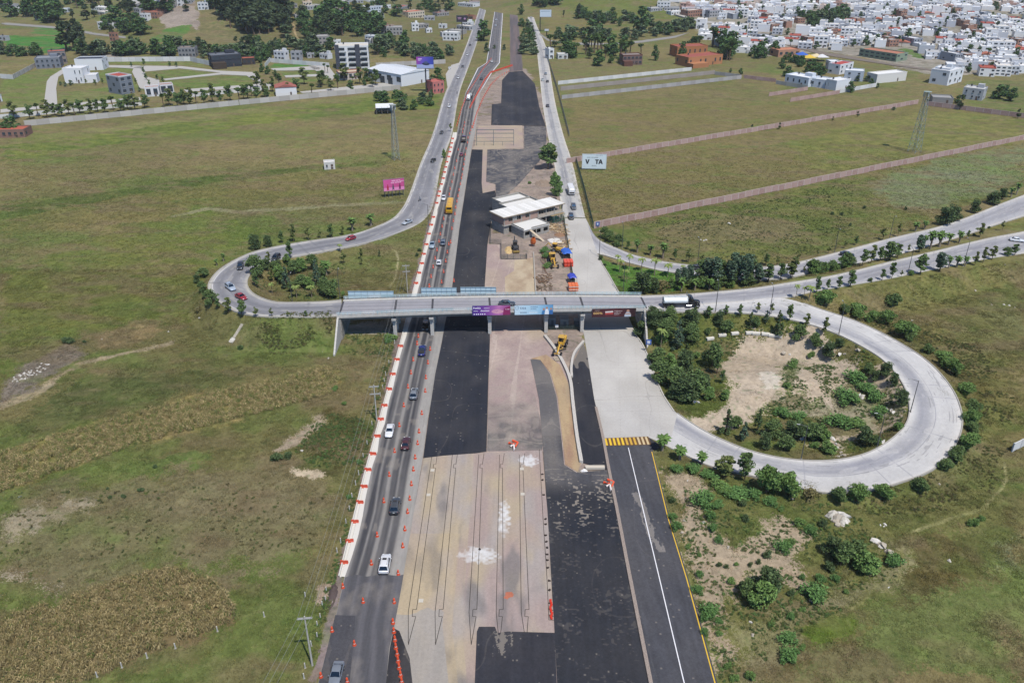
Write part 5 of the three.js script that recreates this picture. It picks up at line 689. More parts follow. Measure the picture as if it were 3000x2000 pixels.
for (const [kind, hex, label, sheet, a, b, ang] of [
  ['sedan', '#7f8790', 'silver grey sedan driving past the concrete pole in the southbound lane', 'D', 485, 1392, TOWARD - 0.03],
  ['suv', '#eceeef', 'white sport utility car with a sunroof between the orange channelizers', 'D', 858, 545, AWAY],
  ['suv', '#3f464d', 'dark grey sport utility car driving behind the maroon sedan', 'D', 936, 100, AWAY],
  ['sedan', '#4a1722', 'dark maroon sedan in the northbound lane', 'C', 1017, 795, AWAY],
  ['sedan', '#eef0f0', 'white sedan facing the maroon sedan in the southbound lane', 'C', 893, 700, TOWARD],
  ['suv', '#7d868e', 'mid grey sport utility car beside the fresh asphalt strip', 'C', 1080, 415, AWAY],
  ['pickup', '#1c2f7c', 'bright blue pickup just south of the bridge', 'C', 1142, 85, AWAY],
  ['suv', '#15161a', 'black car coming out of the bridge shadow', 'S', 140, 532, TOWARD],
  ['hatch', '#e9ebec', 'white hatchback just north of the bridge', 'M', 584, 1325, AWAY],
  ['pickup', '#9fb1bd', 'pale silver pickup heading south beside the white channel', 'M', 521, 1165, TOWARD],
  ['suv', '#6c7884', 'blue grey sport utility car following the yellow bus', 'M', 621, 1142, AWAY],
  ['hatch', '#e4e7e8', 'white hatchback passing alongside the yellow bus', 'M', 626, 733, TOWARD],
  ['hatch', '#8c1f2c', 'small red hatchback behind the purple truck', 'M', 789, 332, AWAY],
  ['sedan', '#2c3138', 'dark sedan inside the lane crossover', 'T2', 2087, 684, AWAY],
  ['sedan', '#e9ebec', 'white sedan on the far carriageway above the crossover', 'T2', 2177, 534, AWAY],
  ['hatch', '#dfe3e6', 'first of two white cars on the far carriageway', 'T2', 2217, 176, AWAY], ['hatch', '#d4dade', 'second of two white cars on the far carriageway', 'T2', 2212, 224, AWAY],
  ['sedan', '#23282f', 'black sedan on the western service road beside the scaffold lattice mast', 'M', 607, 128, leftRoadDir(0, 40)],
  ['sedan', '#20252b', 'black sedan on the western service road above the loop bend', 'M', 529, 385, leftRoadDir(0, 48)],
  ['sedan', '#b7c0c8', 'silver sedan turning at the mouth of the western loop', 'M', 292, 955, leftRoadDir(1, 58)],
  ['sedan', '#d9dde0', 'white sedan on the western service road opposite the tin shed', 'T2', 1812, 920, leftRoadDir(0, 30)],
  ['hatch', '#c9ced2', 'pale hatchback on the western service road opposite the pink house', 'T2', 1887, 675, leftRoadDir(0, 24)],
  ['hatch', '#e4e6e8', 'white hatchback waiting on the turning area', 'T2', 1812, 592, leftRoadDir(0, 24)],
  ['sedan', '#2a2f36', 'dark sedan on the western service road above the turning area', 'T2', 1926, 578, leftRoadDir(0, 24)],
  ['sedan', '#d4d9dd', 'white sedan on the western service road below the dark billboard', 'T2', 1965, 474, leftRoadDir(0, 20)],
  ['sedan', '#30353c', 'dark sedan on the western service road beside the long house row', 'T2', 1990, 394, leftRoadDir(0, 16)],
  ['hatch', '#7c3a30', 'rust red hatchback at the far end of the western service road', 'T2', 2022, 244, leftRoadDir(0, 12)],
  ['hatch', '#a32231', 'red hatchback on the outer bend of the western loop', 'L', 1549, 448, leftRoadDir(1, 80)],
  ['suv', '#2a2f33', 'dark sport utility car half hidden behind the trees of the western loop', 'L', 905, 618, leftRoadDir(1, 94)],
  ['suv', '#252c34', 'dark blue sport utility car on the western loop bend', 'L', 600, 690, leftRoadDir(1, 104)],
  ['suv', '#aebccb', 'pale blue sport utility car at the far end of the western loop', 'L', 515, 872, leftRoadDir(1, 118)],
  ['sedan', '#9e1f2e', 'red sedan leaving the western loop towards the bridge', 'L', 607, 952, leftRoadDir(0, 124)],
  ['sedan', '#39424c', 'dark grey sedan on the bridge above the banners', 'S', 840, 335, Math.PI / 2 + 0.05],
  ['suv', '#4b525a', 'grey sport utility car behind the white minibus', 'M', 1820, 815, EAWAY + Math.PI], ['suv', '#22252a', 'black car on the eastern service road beside the building site', 'M', 1797, 906, EAWAY + Math.PI],
  ['sedan', '#1f2329', 'black sedan on the eastern service road near the block walls', 'T3', 600, 917, EAWAY], ['sedan', '#23272d', 'black sedan beside a silver car on the eastern service road', 'T3', 599, 706, EAWAY], ['hatch', '#c3cbc9', 'silver hatchback beside a black sedan on the eastern service road', 'T3', 558, 695, EAWAY + Math.PI], ['hatch', '#8b97a1', 'grey hatchback ahead of the black sedan on the eastern service road', 'T3', 584, 640, EAWAY], ['hatch', '#dde1e4', 'white hatchback at the far end of the eastern service road', 'T3', 460, 154, EAWAY],
  ['sedan', '#1d2126', 'black sedan on the upper side road behind the median trees', 'N', 612, 668, 1.2], ['sedan', '#2a2f35', 'dark sedan on the upper side road near the palm lawn', 'Q', 1008, 995, 1.45], ['sedan', '#e6e9ea', 'white sedan on the lower side road', 'N', 2285, 528, 1.25],
]) onRoad(car(kind, hex, label), sheet, a, b, ang, 0, label.includes('bridge shadow'));
function leftRoadDir(back, i) { const s = leftRoad.st, p = s[Math.min(i, 148)], q = s[Math.min(i + 2, 150)], a = Math.atan2(q.x - p.x, q.z - p.z); return back ? a : a + (i > 100 ? 0 : 0); }

function coach(label, hex, L, sheet, a, b, ang, glassy) {
  const t = thing('bus', label, 'bus', [0, 0, 0], 0), h = L / 2, p = paint(hex, 0.05), H = glassy ? 3.3 : 2.9, w = 1.25;
  const sec = (k, top) => [[0, 0.35], [w * k * 0.92, 0.35], [w * k, 0.6], [w * k, top - 0.35], [w * k * 0.9, top - 0.06], [w * k * 0.6, top], [0, top + 0.04]];
  mesh('body', flip(loft([[-h, sec(0.95, H - 0.12)], [-h + 0.15, sec(1, H)], [h - 0.5, sec(1, H)], [h - 0.08, sec(0.97, H - 0.25)], [h, sec(0.9, H - 0.5)]])), p, t);
  for (const s of [-1, 1]) for (let i = 0; i < 6; i++) mesh('side_window', box(0.03, 0.85, L / 7.4, s * (w + 0.002), H - 1.15, -h + 0.9 + i * L / 6.9 + L / 15), GLASS, t);
  mesh('windshield', box(2.1, 1.2, 0.04, 0, H - 1.4, h - 0.02, 0, -0.06), GLASS, t);
  mesh('rear_window', box(1.9, 0.75, 0.04, 0, H - 0.85, -h - 0.005), GLASS, t);
  mesh('rear_grille', box(1.7, 0.45, 0.04, 0, 1.0, -h - 0.005), mat(glassy ? '#8a6a10' : '#7a7f84', 0.6), t);
  for (const z of [-0.55, 0.1, 0.6]) mesh('roof_hatch', bev(0.8, 0.12, 0.8, 0.03, 0, H + 0.06, h * z), mat(glassy ? '#e0b63a' : '#d5d8d9', 0.5), t);
  for (const s of [-1, 1]) { mesh('tail_light', box(0.18, 0.4, 0.05, s * 1.0, 1.0, -h - 0.01), LAMP_R, t); mesh('headlight', bev(0.4, 0.22, 0.08, 0.03, s * 0.85, 0.85, h - 0.03), LAMP_W, t); mesh('mirror', box(0.1, 0.4, 0.2, s * (w + 0.18), H - 0.8, h - 0.25), TRIM, t); wheel(t, s * (w - 0.14), 0.48, h * 0.55, 0.48, 0.28); wheel(t, s * (w - 0.14), 0.48, -h * 0.5, 0.48, 0.28); }
  mesh('bumper', merge([box(2.4, 0.28, 0.14, 0, 0.5, h + 0.01), box(2.4, 0.28, 0.14, 0, 0.5, -h - 0.01)]), TRIM, t);
  return onRoad(t, sheet, a, b, ang);
}
coach('yellow coach heading north in the right lane', '#d9a514', 11.2, 'M', 684, 830, AWAY, true);
coach('white minibus on the eastern service road', '#e8e9e8', 8, 'M', 1794, 672, EAWAY + Math.PI + 0.03, false);

function tanker(label, tank, cabin, place, size = 1) {
  const t = thing('tanker_truck', label, 'truck'), c = paint(cabin, 0.1);
  const barrel = tf(new THREE.CylinderGeometry(1.02, 1.02, 6.0, 22), 0, 0, 0, Math.PI / 2); barrel.scale(1.12, 0.88, 1); barrel.translate(0, 1.98, -1.7);
  mesh('tank', barrel, mat(tank, 0.35), t);
  mesh('tank_end', merge([-1, 1].map((s) => { const g = new THREE.SphereGeometry(1.02, 18, 8, 0, 6.3, 0, Math.PI / 2); g.scale(1.12, 0.22, 0.88); return tf(g, 0, 1.98, -1.7 + s * 3.0, s * Math.PI / 2); })), mat('#a9b5b4', 0.4), t);
  mesh('walkway', merge([box(0.7, 0.06, 5.6, 0, 2.93, -1.7), ...[-1.7, 0, 1.7].map((z) => cyl(0.3, 0.3, 0.16, 0, 2.9, -1.7 + z, 12))]), mat('#c3c8c8', 0.5), t);
  mesh('chassis', merge([box(0.9, 0.25, 9.2, 0, 0.95, -0.1), box(2.3, 0.2, 0.5, 0, 0.85, -4.6)]), TRIM, t);
  const cab = flip(loft([[1.5, [[0, 1.0], [1.1, 1.0], [1.16, 2.0], [1.0, 3.1], [0.85, 3.25], [0, 3.3]]], [2.5, [[0, 1.0], [1.12, 1.0], [1.16, 2.0], [0.98, 2.85], [0.85, 2.95], [0, 3.0]]], [3.0, [[0, 1.0], [1.1, 1.0], [1.12, 1.85], [1.1, 1.95], [0.85, 2.0], [0, 2.05]]]]));
  mesh('cab', cab, c, t);
  mesh('windshield', raw([-0.95, 1.98, 3.0, 0.95, 1.98, 3.0, 0.86, 2.86, 2.53, -0.95, 1.98, 3.0, 0.86, 2.86, 2.53, -0.86, 2.86, 2.53]), GLASS, t);
  mesh('hood', flip(loft([[2.95, [[0, 0.95], [0.95, 0.95], [1.0, 1.6], [0.8, 1.85], [0, 1.95]]], [4.3, [[0, 0.95], [0.8, 0.95], [0.85, 1.5], [0.7, 1.65], [0, 1.7]]], [4.5, [[0, 0.95], [0.7, 0.95], [0.72, 1.4], [0.55, 1.52], [0, 1.55]]]])), c, t);
  mesh('grille', box(1.1, 0.75, 0.06, 0, 1.25, 4.5), CHROME, t); mesh('bumper', bev(2.2, 0.35, 0.25, 0.05, 0, 0.65, 4.45), CHROME, t);
  for (const s of [-1, 1]) { mesh('side_window', box(0.03, 0.6, 0.8, s * 1.1, 2.35, 2.2), GLASS, t); mesh('fuel_tank', tf(new THREE.CylinderGeometry(0.32, 0.32, 1.3, 14), s * 1.0, 0.75, 1.6, Math.PI / 2), CHROME, t); mesh('exhaust_stack', cyl(0.09, 0.09, 2.6, s * 1.15, 1.0, 1.35), CHROME, t); mesh('headlight', box(0.25, 0.2, 0.08, s * 0.85, 1.2, 4.32), LAMP_W, t); mesh('fender', box(0.42, 0.16, 1.2, s * 0.98, 1.12, 3.85), c, t); wheel(t, s * 0.98, 0.52, 3.85, 0.52, 0.3); for (const z of [-2.4, -3.6]) wheel(t, s * 0.92, 0.52, z, 0.52, 0.5); mesh('mud_flap', box(0.5, 0.5, 0.04, s * 0.9, 0.6, -4.35), TRIM, t); mesh('mirror', box(0.08, 0.4, 0.2, s * 1.32, 2.3, 2.75), TRIM, t); }
  mesh('ladder', merge([-0.25, 0.25].map((x) => box(0.05, 2.0, 0.05, x, 1.9, -5.0)).concat([0, 1, 2, 3, 4].map((i) => box(0.5, 0.04, 0.05, 0, 1.1 + i * 0.4, -5.0)))), CHROME, t);
  place(t); t.scale.setScalar(size); return t;
}
tanker('tanker truck with a white tank and black cab at the east end of the bridge', '#e6ecea', '#15171b', (t) => onRoad(t, 'Q', 872, 1318, Math.PI / 2 + 0.04), 1.07);
tanker('tanker truck with white cab coming south through the crossover', '#b9bab4', '#e9ebea', (t) => onRoad(t, 'T2', 1983, 855, TOWARD - 0.12));
{
  const t = thing('flatbed_truck', 'small truck with purple cab and open bed driving north', 'truck');
  mesh('cab', flip(loft([[1.2, [[0, 0.7], [1, 0.7], [1.05, 1.6], [0.9, 2.4], [0, 2.5]]], [2.6, [[0, 0.7], [1, 0.7], [1.05, 1.5], [0.85, 2.2], [0, 2.3]]], [3.2, [[0, 0.7], [0.9, 0.7], [0.95, 1.2], [0.8, 1.5], [0, 1.55]]]])), paint('#4b2f86', 0.1), t);
  mesh('cargo_bed', merge([box(2.2, 0.2, 4.6, 0, 1.0, -1.2), ...[-1, 1].map((s) => box(0.08, 0.9, 4.6, s * 1.08, 1.5, -1.2)), box(2.2, 0.9, 0.08, 0, 1.5, -3.5), box(2.2, 1.3, 0.1, 0, 1.7, 1.05)]), mat('#46413f', 0.8), t);
  mesh('load', bev(1.5, 0.7, 3.2, 0.1, 0, 1.45, -1.3), mat('#8d8780'), t); mesh('windshield', box(1.7, 0.7, 0.04, 0, 1.95, 2.75, 0, -0.6), GLASS, t); mesh('chassis', box(0.9, 0.2, 6.2, 0, 0.75, -0.3), TRIM, t);
  for (const s of [-1, 1]) { wheel(t, s * 0.92, 0.42, 2.2, 0.42); wheel(t, s * 0.92, 0.42, -2.2, 0.42, 0.4); mesh('tail_light', box(0.2, 0.15, 0.05, s * 0.9, 0.95, -3.55), LAMP_R, t); }
  onRoad(t, 'M', 812, 200, AWAY);
}
for (const [label, s, a, b, ang] of [['motorcycle with its rider on the western service road', 'M', 406, 748, leftRoadDir(0, 54)], ['motorcycle with its rider passing the pink house', 'T2', 1879, 808, leftRoadDir(0, 27)]]) {
  const t = thing('motorcycle', label, 'motorcycle', [0, 0, 0], 0, 'motorcycles on the western service road');
  mesh('frame', merge([rod([0, 0.35, -0.6], [0, 0.75, 0.1], 0.08), rod([0, 0.75, 0.1], [0, 0.35, 0.65], 0.05), bev(0.26, 0.25, 0.5, 0.06, 0, 0.8, 0.1), box(0.22, 0.1, 0.7, 0, 0.82, -0.4), rod([-0.35, 1.05, 0.35], [0.35, 1.05, 0.35], 0.03), rod([0, 1.05, 0.35], [0, 0.75, 0.5], 0.04)]), mat('#25272b', 0.5), t);
  for (const z of [-0.6, 0.65]) { const m = mesh('wheel', tf(new THREE.TorusGeometry(0.28, 0.06, 6, 16), 0, 0.33, z, 0, Math.PI / 2), TYRE, t); }
  onRoad(t, s, a, b, ang);
  const r = thing('person', `helmeted rider sitting on the ${label.includes('pink') ? 'motorcycle passing the pink house' : 'motorcycle near the loop bend'}`, 'person', [t.position.x, t.position.y, t.position.z], ang, 'motorcycle riders');
  const shell = (rings) => { const pos = [], idx = [], n = 10; rings.forEach(([x, y, z, rx, rz]) => { for (let k = 0; k < n; k++) pos.push(x + Math.cos(k / n * 6.283) * rx, y, z + Math.sin(k / n * 6.283) * rz); }); for (let i = 0; i + 1 < rings.length; i++) for (let k = 0; k < n; k++) { const a = i * n + k, b2 = i * n + (k + 1) % n; idx.push(a, a + n, b2 + n, a, b2 + n, b2); } return raw(pos, null, idx); };
  mesh('body', merge([shell([[0, 0.84, -0.35, 0.19, 0.15], [0, 1.05, -0.3, 0.2, 0.14], [0, 1.3, -0.2, 0.23, 0.14], [0, 1.42, -0.15, 0.17, 0.11], [0, 1.5, -0.12, 0.06, 0.06], [0, 1.56, -0.1, 0.06, 0.06]]), ...[-1, 1].flatMap((q) => [rod([q * 0.2, 1.36, -0.17], [q * 0.34, 1.12, 0.1], 0.06, 7, 0.05), rod([q * 0.34, 1.12, 0.1], [q * 0.33, 1.06, 0.36], 0.05, 7, 0.035), rod([q * 0.12, 0.86, -0.3], [q * 0.2, 0.84, 0.15], 0.09, 7, 0.07), rod([q * 0.2, 0.84, 0.15], [q * 0.18, 0.36, 0.0], 0.07, 7, 0.05), box(0.09, 0.08, 0.24, q * 0.18, 0.33, 0.05)])]), mat('#8d9399', 0.9), r);
  mesh('helmet', tf(new THREE.SphereGeometry(0.14, 12, 9), 0, 1.64, -0.06), mat('#33363b', 0.3), r);
}
// ---------------------------------------------------------------- channelizers and barriers
const ORG = mat('#e2542a', 0.6), ORG2 = mat('#c94a2c', 0.65), REFL = mat('#e8ddd6', 0.5);
const channelizer = kindOf(() => {
  const t = thing('traffic_channelizer', '', 'channelizer');
  mesh('base', cyl(0.36, 0.31, 0.13, 0, 0, 0, 6), mat('#b8431f', 0.8), t);
  mesh('body', merge([cyl(0.24, 0.15, 0.85, 0, 0.13, 0, 10), cyl(0.07, 0.09, 0.14, 0, 0.98, 0, 8)]), ORG, t);
  mesh('reflective_band', merge([cyl(0.213, 0.19, 0.16, 0, 0.42, 0, 10)]), REFL, t);
  return t;
});
const barrier = kindOf(() => {
  const t = thing('plastic_barrier', '', 'barrier');
  const s = new THREE.Shape([[-0.24, 0], [0.24, 0], [0.22, 0.2], [0.1, 0.34], [0.08, 0.8], [-0.08, 0.8], [-0.1, 0.34], [-0.22, 0.2]].map((p) => new THREE.Vector2(...p)));
  const g = new THREE.ExtrudeGeometry(s, { depth: 1.4, bevelEnabled: true, bevelSize: 0.02, bevelThickness: 0.05, bevelSegments: 1 }); g.translate(0, 0, -0.7); g.rotateY(Math.PI / 2);
  mesh('body', g, ORG2, t); mesh('recess', merge([-0.38, 0.38].map((x) => box(0.4, 0.22, 0.21, x, 0.55, 0))), mat('#8f3320', 0.8), t); mesh('filler_cap', cyl(0.07, 0.07, 0.05, 0, 0.8, 0, 8), REFL, t);
  return t;
});
const putAt = (make, sheet, flat, y, turn, scale, label, group) => { for (let i = 0; i < flat.length; i += 2) { const p = P(sheet, flat[i], flat[i + 1]); make([p[0], y, p[1]], typeof turn === 'function' ? turn() : turn, scale, label, group); } };
reseed(5);
const anyTurn = () => rnd(0, 6.28);
const cMid = ['orange channelizer in the row between the two traffic lanes', 'channelizers between the lanes'], cEast = ['orange channelizer in the row along the works side of the traffic lanes', 'channelizers along the works'];
for (const [s, l] of [['D', [568, 1440, 623, 1152, 690, 826, 753, 534, 797, 319, 848, 57]], ['C', [890, 1032, 930, 850, 967, 652, 1001, 500, 1033, 357, 1056, 249, 1073, 149, 1102, 26]], ['S', [75, 612, 65, 674, 170, 178, 185, 97]], ['M', [493, 1541, 510, 1453, 530, 1364, 548, 1285, 565, 1207, 583, 1127, 596, 1062, 612, 991, 627, 920, 640, 860, 678, 696, 686, 645, 703, 580, 716, 514, 727, 454, 745, 388, 760, 284, 800, 124, 805, 94, 815, 64, 820, 34]]]) putAt(channelizer, s, l, 0.09, anyTurn, 1, ...cMid);
for (const [s, l] of [['D', [1047, 39, 1030, 140, 1009, 272, 993, 402, 958, 612, 928, 829]], ['C', [1203, 68, 1186, 172, 1170, 286, 1165, 389, 1139, 560, 1118, 700, 1107, 790, 1088, 899, 1074, 991, 1059, 1103]], ['M', [607, 1502, 625, 1407, 645, 1310, 660, 1228, 673, 1154, 690, 1136, 702, 1011, 715, 940, 730, 875, 737, 815, 748, 760, 758, 710, 768, 655, 780, 600, 790, 545, 797, 515, 803, 464, 812, 419, 818, 374, 825, 329, 832, 274, 845, 219, 850, 174, 865, 134, 875, 104, 885, 74, 900, 44]]]) putAt(channelizer, s, l, 0.09, anyTurn, 1, ...cEast);
putAt(channelizer, 'D', [918, 988, 925, 1058, 933, 1121, 940, 1178, 950, 1230, 957, 1281, 965, 1333, 976, 1391, 985, 1443], 0.16, anyTurn, 1.05, 'orange channelizer in the tight row on the dark asphalt wedge', 'tight row of channelizers');
putAt(channelizer, 'D', [535, 713, 452, 1047, 367, 1397], 0.09, anyTurn, 1, 'orange channelizer on the verge side south of the white channel', 'channelizers on the verge side');
putAt(channelizer, 'M', [720, 1493, 690, 1136], 0.16, anyTurn, 1, 'loose orange channelizer standing on the fresh asphalt', 'loose channelizers on the asphalt');
for (const [s, l] of [['C', [975, 44, 948, 147, 917, 259, 889, 373, 853, 499, 825, 605, 798, 734, 765, 869, 727, 991, 697, 1120, 665, 1240]], ['D', [627, 213, 587, 361, 545, 525]], ['M', [372, 1512, 400, 1417, 425, 1330, 443, 1243, 467, 1155, 490, 1058, 512, 975, 532, 904, 562, 774, 578, 710, 588, 669, 604, 601, 622, 547, 633, 491, 644, 444, 655, 396, 672, 348, 682, 303, 692, 263, 700, 223, 708, 181]]]) putAt(barrier, s, l, 0.1, () => rnd(-0.15, 0.15), [0.95, 0.8, 0.9], 'orange plastic barrier standing across the white drain channel', 'barriers in the white channel');
function rowAlong(make, flat, step, y, label, group, face) {
  const p = PL('O', flat); let carry = 0;
  for (let i = 0; i + 1 < p.length; i++) { const dx = p[i + 1][0] - p[i][0], dz = p[i + 1][1] - p[i][1], L = Math.hypot(dx, dz); let s = carry; for (; s < L; s += step) make([p[i][0] + dx * s / L, y, p[i][1] + dz * s / L], face ? Math.atan2(-dz, dx) : rnd(0, 6), face ? [1.45, 1.25, 1.25] : 1.1, label, group); carry = s - L; }
}
rowAlong(barrier, [1377, 316, 1400, 272, 1420, 235, 1437, 214, 1470, 203, 1500, 193], 2.3, 0.1, 'orange barrier in the closed line that steers traffic through the crossover', 'barrier line of the crossover', true);
rowAlong(channelizer, [1338, 370, 1352, 320, 1372, 270, 1395, 236, 1417, 200, 1440, 172], 5.5, 0.09, 'orange channelizer along the outer edge of the crossover', 'channelizers outside the crossover');
rowAlong(channelizer, [1385, 375, 1396, 335, 1415, 290, 1438, 250, 1462, 226, 1495, 208], 5, 0.1, 'orange channelizer along the inner edge of the crossover', 'channelizers inside the crossover');
// loose heaps of cones and bags
for (const [s, a, b, label] of [['C', 1840, 795, 'toppled orange barrier heap at the head of the saw-cut pad'], ['R', 890, 690, 'orange cone heap beside the pale rubble kerb']]) {
  const p = P(s, a, b), t = thing('barrier_heap', label, 'barrier heap', [p[0], 0.18, p[1]]);
  [[0, 0, 0.2], [0.7, 0.5, 1.2], [-0.6, 0.9, 2.1], [0.4, -0.9, 2.8], [-0.9, -0.4, 0.7], [0.1, 1.7, 1.7]].forEach(([x, z, r], i) => mesh('barrier', i % 2 ? tf(bev(1.4, 0.45, 0.3, 0.06), x, 0.2 + 0.12 * (i % 3), z, 0.3, r, 0.2) : tf(merge([cyl(0.3, 0.3, 0.06, 0, 0, 0, 6), cyl(0.2, 0.06, 0.8, 0, 0.06, 0, 10)]), x, 0.15, z, 1.2, r, 0), i % 3 === 2 ? REFL : ORG, t));
}
{ const p = P('D', 2138, 885), t = thing('safety_net', 'crumpled red safety net at the corner of the pad', 'net', [p[0] - 0.2, 0.15, p[1]]); mesh('net', merge([0, 1, 2, 3, 4, 5].map((i) => bev(0.35, 0.22 + 0.1 * (i % 2), 0.8, 0.06, 0.1 * Math.sin(i * 2), 0.14, -1.9 + i * 0.72, 0.3 * Math.sin(i * 3)))), mat('#c93a2a', 0.9), t); mesh('cord', merge([0, 1, 2].map((i) => rod([-0.4, 0.1, -1.5 + i * 1.3], [0.3, 0.25, -1 + i * 1.3], 0.05))), mat('#4a3a2c'), t); }
reseed(9);
const lump = kindOf(() => { const t = thing('asphalt_lump', '', 'lump'); const g = new THREE.IcosahedronGeometry(0.32, 1), p = g.attributes.position; for (let i = 0; i < p.count; i++) { const k = 0.75 + 0.4 * noise(p.getX(i) * 5 + 9, p.getZ(i) * 5 + p.getY(i) * 3); p.setXYZ(i, p.getX(i) * k, Math.max(-0.05, p.getY(i) * k * 0.6), p.getZ(i) * k); } g.computeVertexNormals(); mesh('crust', g, mat('#3b3330', 1), t); return t; });
for (const [s, l] of [['C', [2062, 1022, 2062, 1065, 2072, 1180]], ['D', [2085, 188, 2087, 227, 2087, 312, 2093, 362, 2097, 408, 2098, 460, 2100, 502, 2102, 560, 2115, 660, 2117, 732, 1580, 420]]]) putAt(lump, s, l, 0.15, anyTurn, 1, 'dark lump of asphalt at the edge of the saw-cut pad', 'asphalt lumps on the pad');

// ---------------------------------------------------------------- stones, blocks and rubble
const rockKinds = [0, 1, 2].map((k) => kindOf(() => { const t = thing('stone', '', 'stone'); const g = new THREE.IcosahedronGeometry(0.5, 1), p = g.attributes.position; for (let i = 0; i < p.count; i++) { const x = p.getX(i), y = p.getY(i), z = p.getZ(i), q = 0.7 + 0.5 * noise(x * 2.6 + k * 17, z * 2.6 + y * 2); p.setXYZ(i, x * q * 1.2, Math.max(-0.2, y * q * 0.8), z * q); } g.computeVertexNormals(); mesh('boulder', g, mat(['#c4bfb3', '#b3aa9a', '#d3cfc6'][k], 1), t); return t; }));
const stones = (sheet, l, label, group, s0 = 0.6, s1 = 1.2) => { for (let i = 0; i < l.length; i += 2) { const p = land(sheet, l[i], l[i + 1]); pick(rockKinds)([p[0], p[1] + 0.05, p[2]], rnd(0, 6), rnd(s0, s1), label, group); } };
stones('E', [1250, 325, 1275, 345, 1300, 310, 1320, 340, 1310, 360, 1285, 365, 1330, 355, 1262, 305], 'broken white concrete block in the pile below the loop road', 'white concrete pile below the loop', 1.6, 3.4);
stones('E', [1530, 485, 1548, 500, 1570, 525, 1520, 470], 'pale broken block beside the dump bushes', 'pale blocks beside the dump bushes', 1.2, 3);
stones('E', [405, 345, 512, 355, 392, 412, 1575, 728, 780, 925, 795, 1005, 1530, 372, 1548, 378, 1560, 370, 1870, 135, 420, 115, 600, 160, 1020, 220, 1925, 575, 655, 500, 1130, 805], 'small white stone lying in the weeds below the loop', 'small white stones below the loop', 0.5, 1);
stones('RR', [1270, 880, 1285, 905, 1300, 935, 1310, 950, 1290, 960, 1262, 860, 1325, 958, 1410, 605, 1425, 615, 1590, 690, 1610, 700, 1570, 690, 1068, 848, 1075, 855, 1540, 875, 465, 638, 480, 642, 975, 362, 1010, 370, 1300, 365, 1320, 368, 1395, 345, 1200, 325, 1130, 395], 'pale rubble stone inside the loop island', 'rubble stones of the loop island', 0.8, 1.9);
stones('W', [2262, 355, 2080, 990, 128, 1308, 1160, 170, 2222, 300, 1375, 75, 700, 222], 'lone pale stone on the western field', 'lone stones on the western field', 0.6, 1.3);
{ const l = []; for (let i = 0; i < 46; i++) { const t = rnd(); l.push(lerp(85, 325, t) + rnd(-22, 22), lerp(505, 400, t) + rnd(-26, 26)); } stones('W', l, 'grey rubble stone in the pile on the bare western patch', 'rubble pile on the bare western patch', 0.4, 0.9); }
stones('Q', [1290, 605, 1040, 745, 1065, 750, 1085, 745], 'small white stone on the field above the side road', 'white stones above the side road', 0.8, 1.6);
stones('N', [1868, 1015, 2165, 760, 2040, 1155, 2210, 1160, 2265, 1180, 2165, 1155, 1250, 1305], 'small white stone on the eastern field', 'white stones on the eastern field', 0.6, 1.3);
for (const [a, b, r] of [[550, 283, 0.3], [620, 263, 0.1], [692, 253, 0.2], [777, 250, 0.05], [813, 253, -0.1], [868, 257, -0.15], [908, 265, -0.2], [940, 268, -0.4]]) { const p = land('RR', a, b); tag(mesh('concrete_block', bev(2.1, 0.7, 0.9, 0.08, 0, 0, 0), mat('#d6d2c6')), 'white concrete block in the curved row on the loop island', 'block', 'white blocks of the loop island').position.set(p[0], p[1] + 0.28, p[2]); scene.children[scene.children.length - 1].rotation.y = r; }
{ const a = land('L', 615, 1175), b = land('L', 515, 1335), t = thing('drain_chute', 'white concrete drain chute running down the western embankment', 'drain'); const n = 8; for (let i = 0; i < n; i++) { const k = (i + 0.5) / n, x = lerp(a[0], b[0], k), z = lerp(a[2], b[2], k), y = terrain(x, z), ang = Math.atan2(b[0] - a[0], b[2] - a[2]), L = Math.hypot(b[0] - a[0], b[2] - a[2]) / n; const y2 = terrain(lerp(a[0], b[0], k + 0.5 / n), lerp(a[2], b[2], k + 0.5 / n)), y1 = terrain(lerp(a[0], b[0], k - 0.5 / n), lerp(a[2], b[2], k - 0.5 / n)); mesh('chute_piece', box(i > 5 ? 1.5 : 0.9, 0.25, L + 0.15, x, (y1 + y2) / 2 + 0.1, z, ang, Math.atan2(y1 - y2, L)), mat(i > 5 ? '#cfcbc0' : '#b3ac9c'), t); } }
{ const p = P('R', 762, 545); tag(mesh('concrete_block', bev(4, 0.6, 0.9, 0.06), mat('#c8bfae')), 'long concrete block lying across the tan strip', 'block').position.set(p[0], 0.42, p[1]); }
{ const p = P('S', 1268, 805), t = thing('pallet', 'wooden pallet against the curved kerb wall', 'pallet', [p[0], 0.2, p[1]], 0.3); for (let i = 0; i < 5; i++) mesh('plank', box(0.16, 0.04, 2.2, -0.6 + i * 0.3, 0.14, 0), mat('#c9bba6'), t); for (const z of [-0.9, 0, 0.9]) mesh('bearer', box(1.4, 0.1, 0.1, 0, 0.06, z), mat('#a89880'), t); }

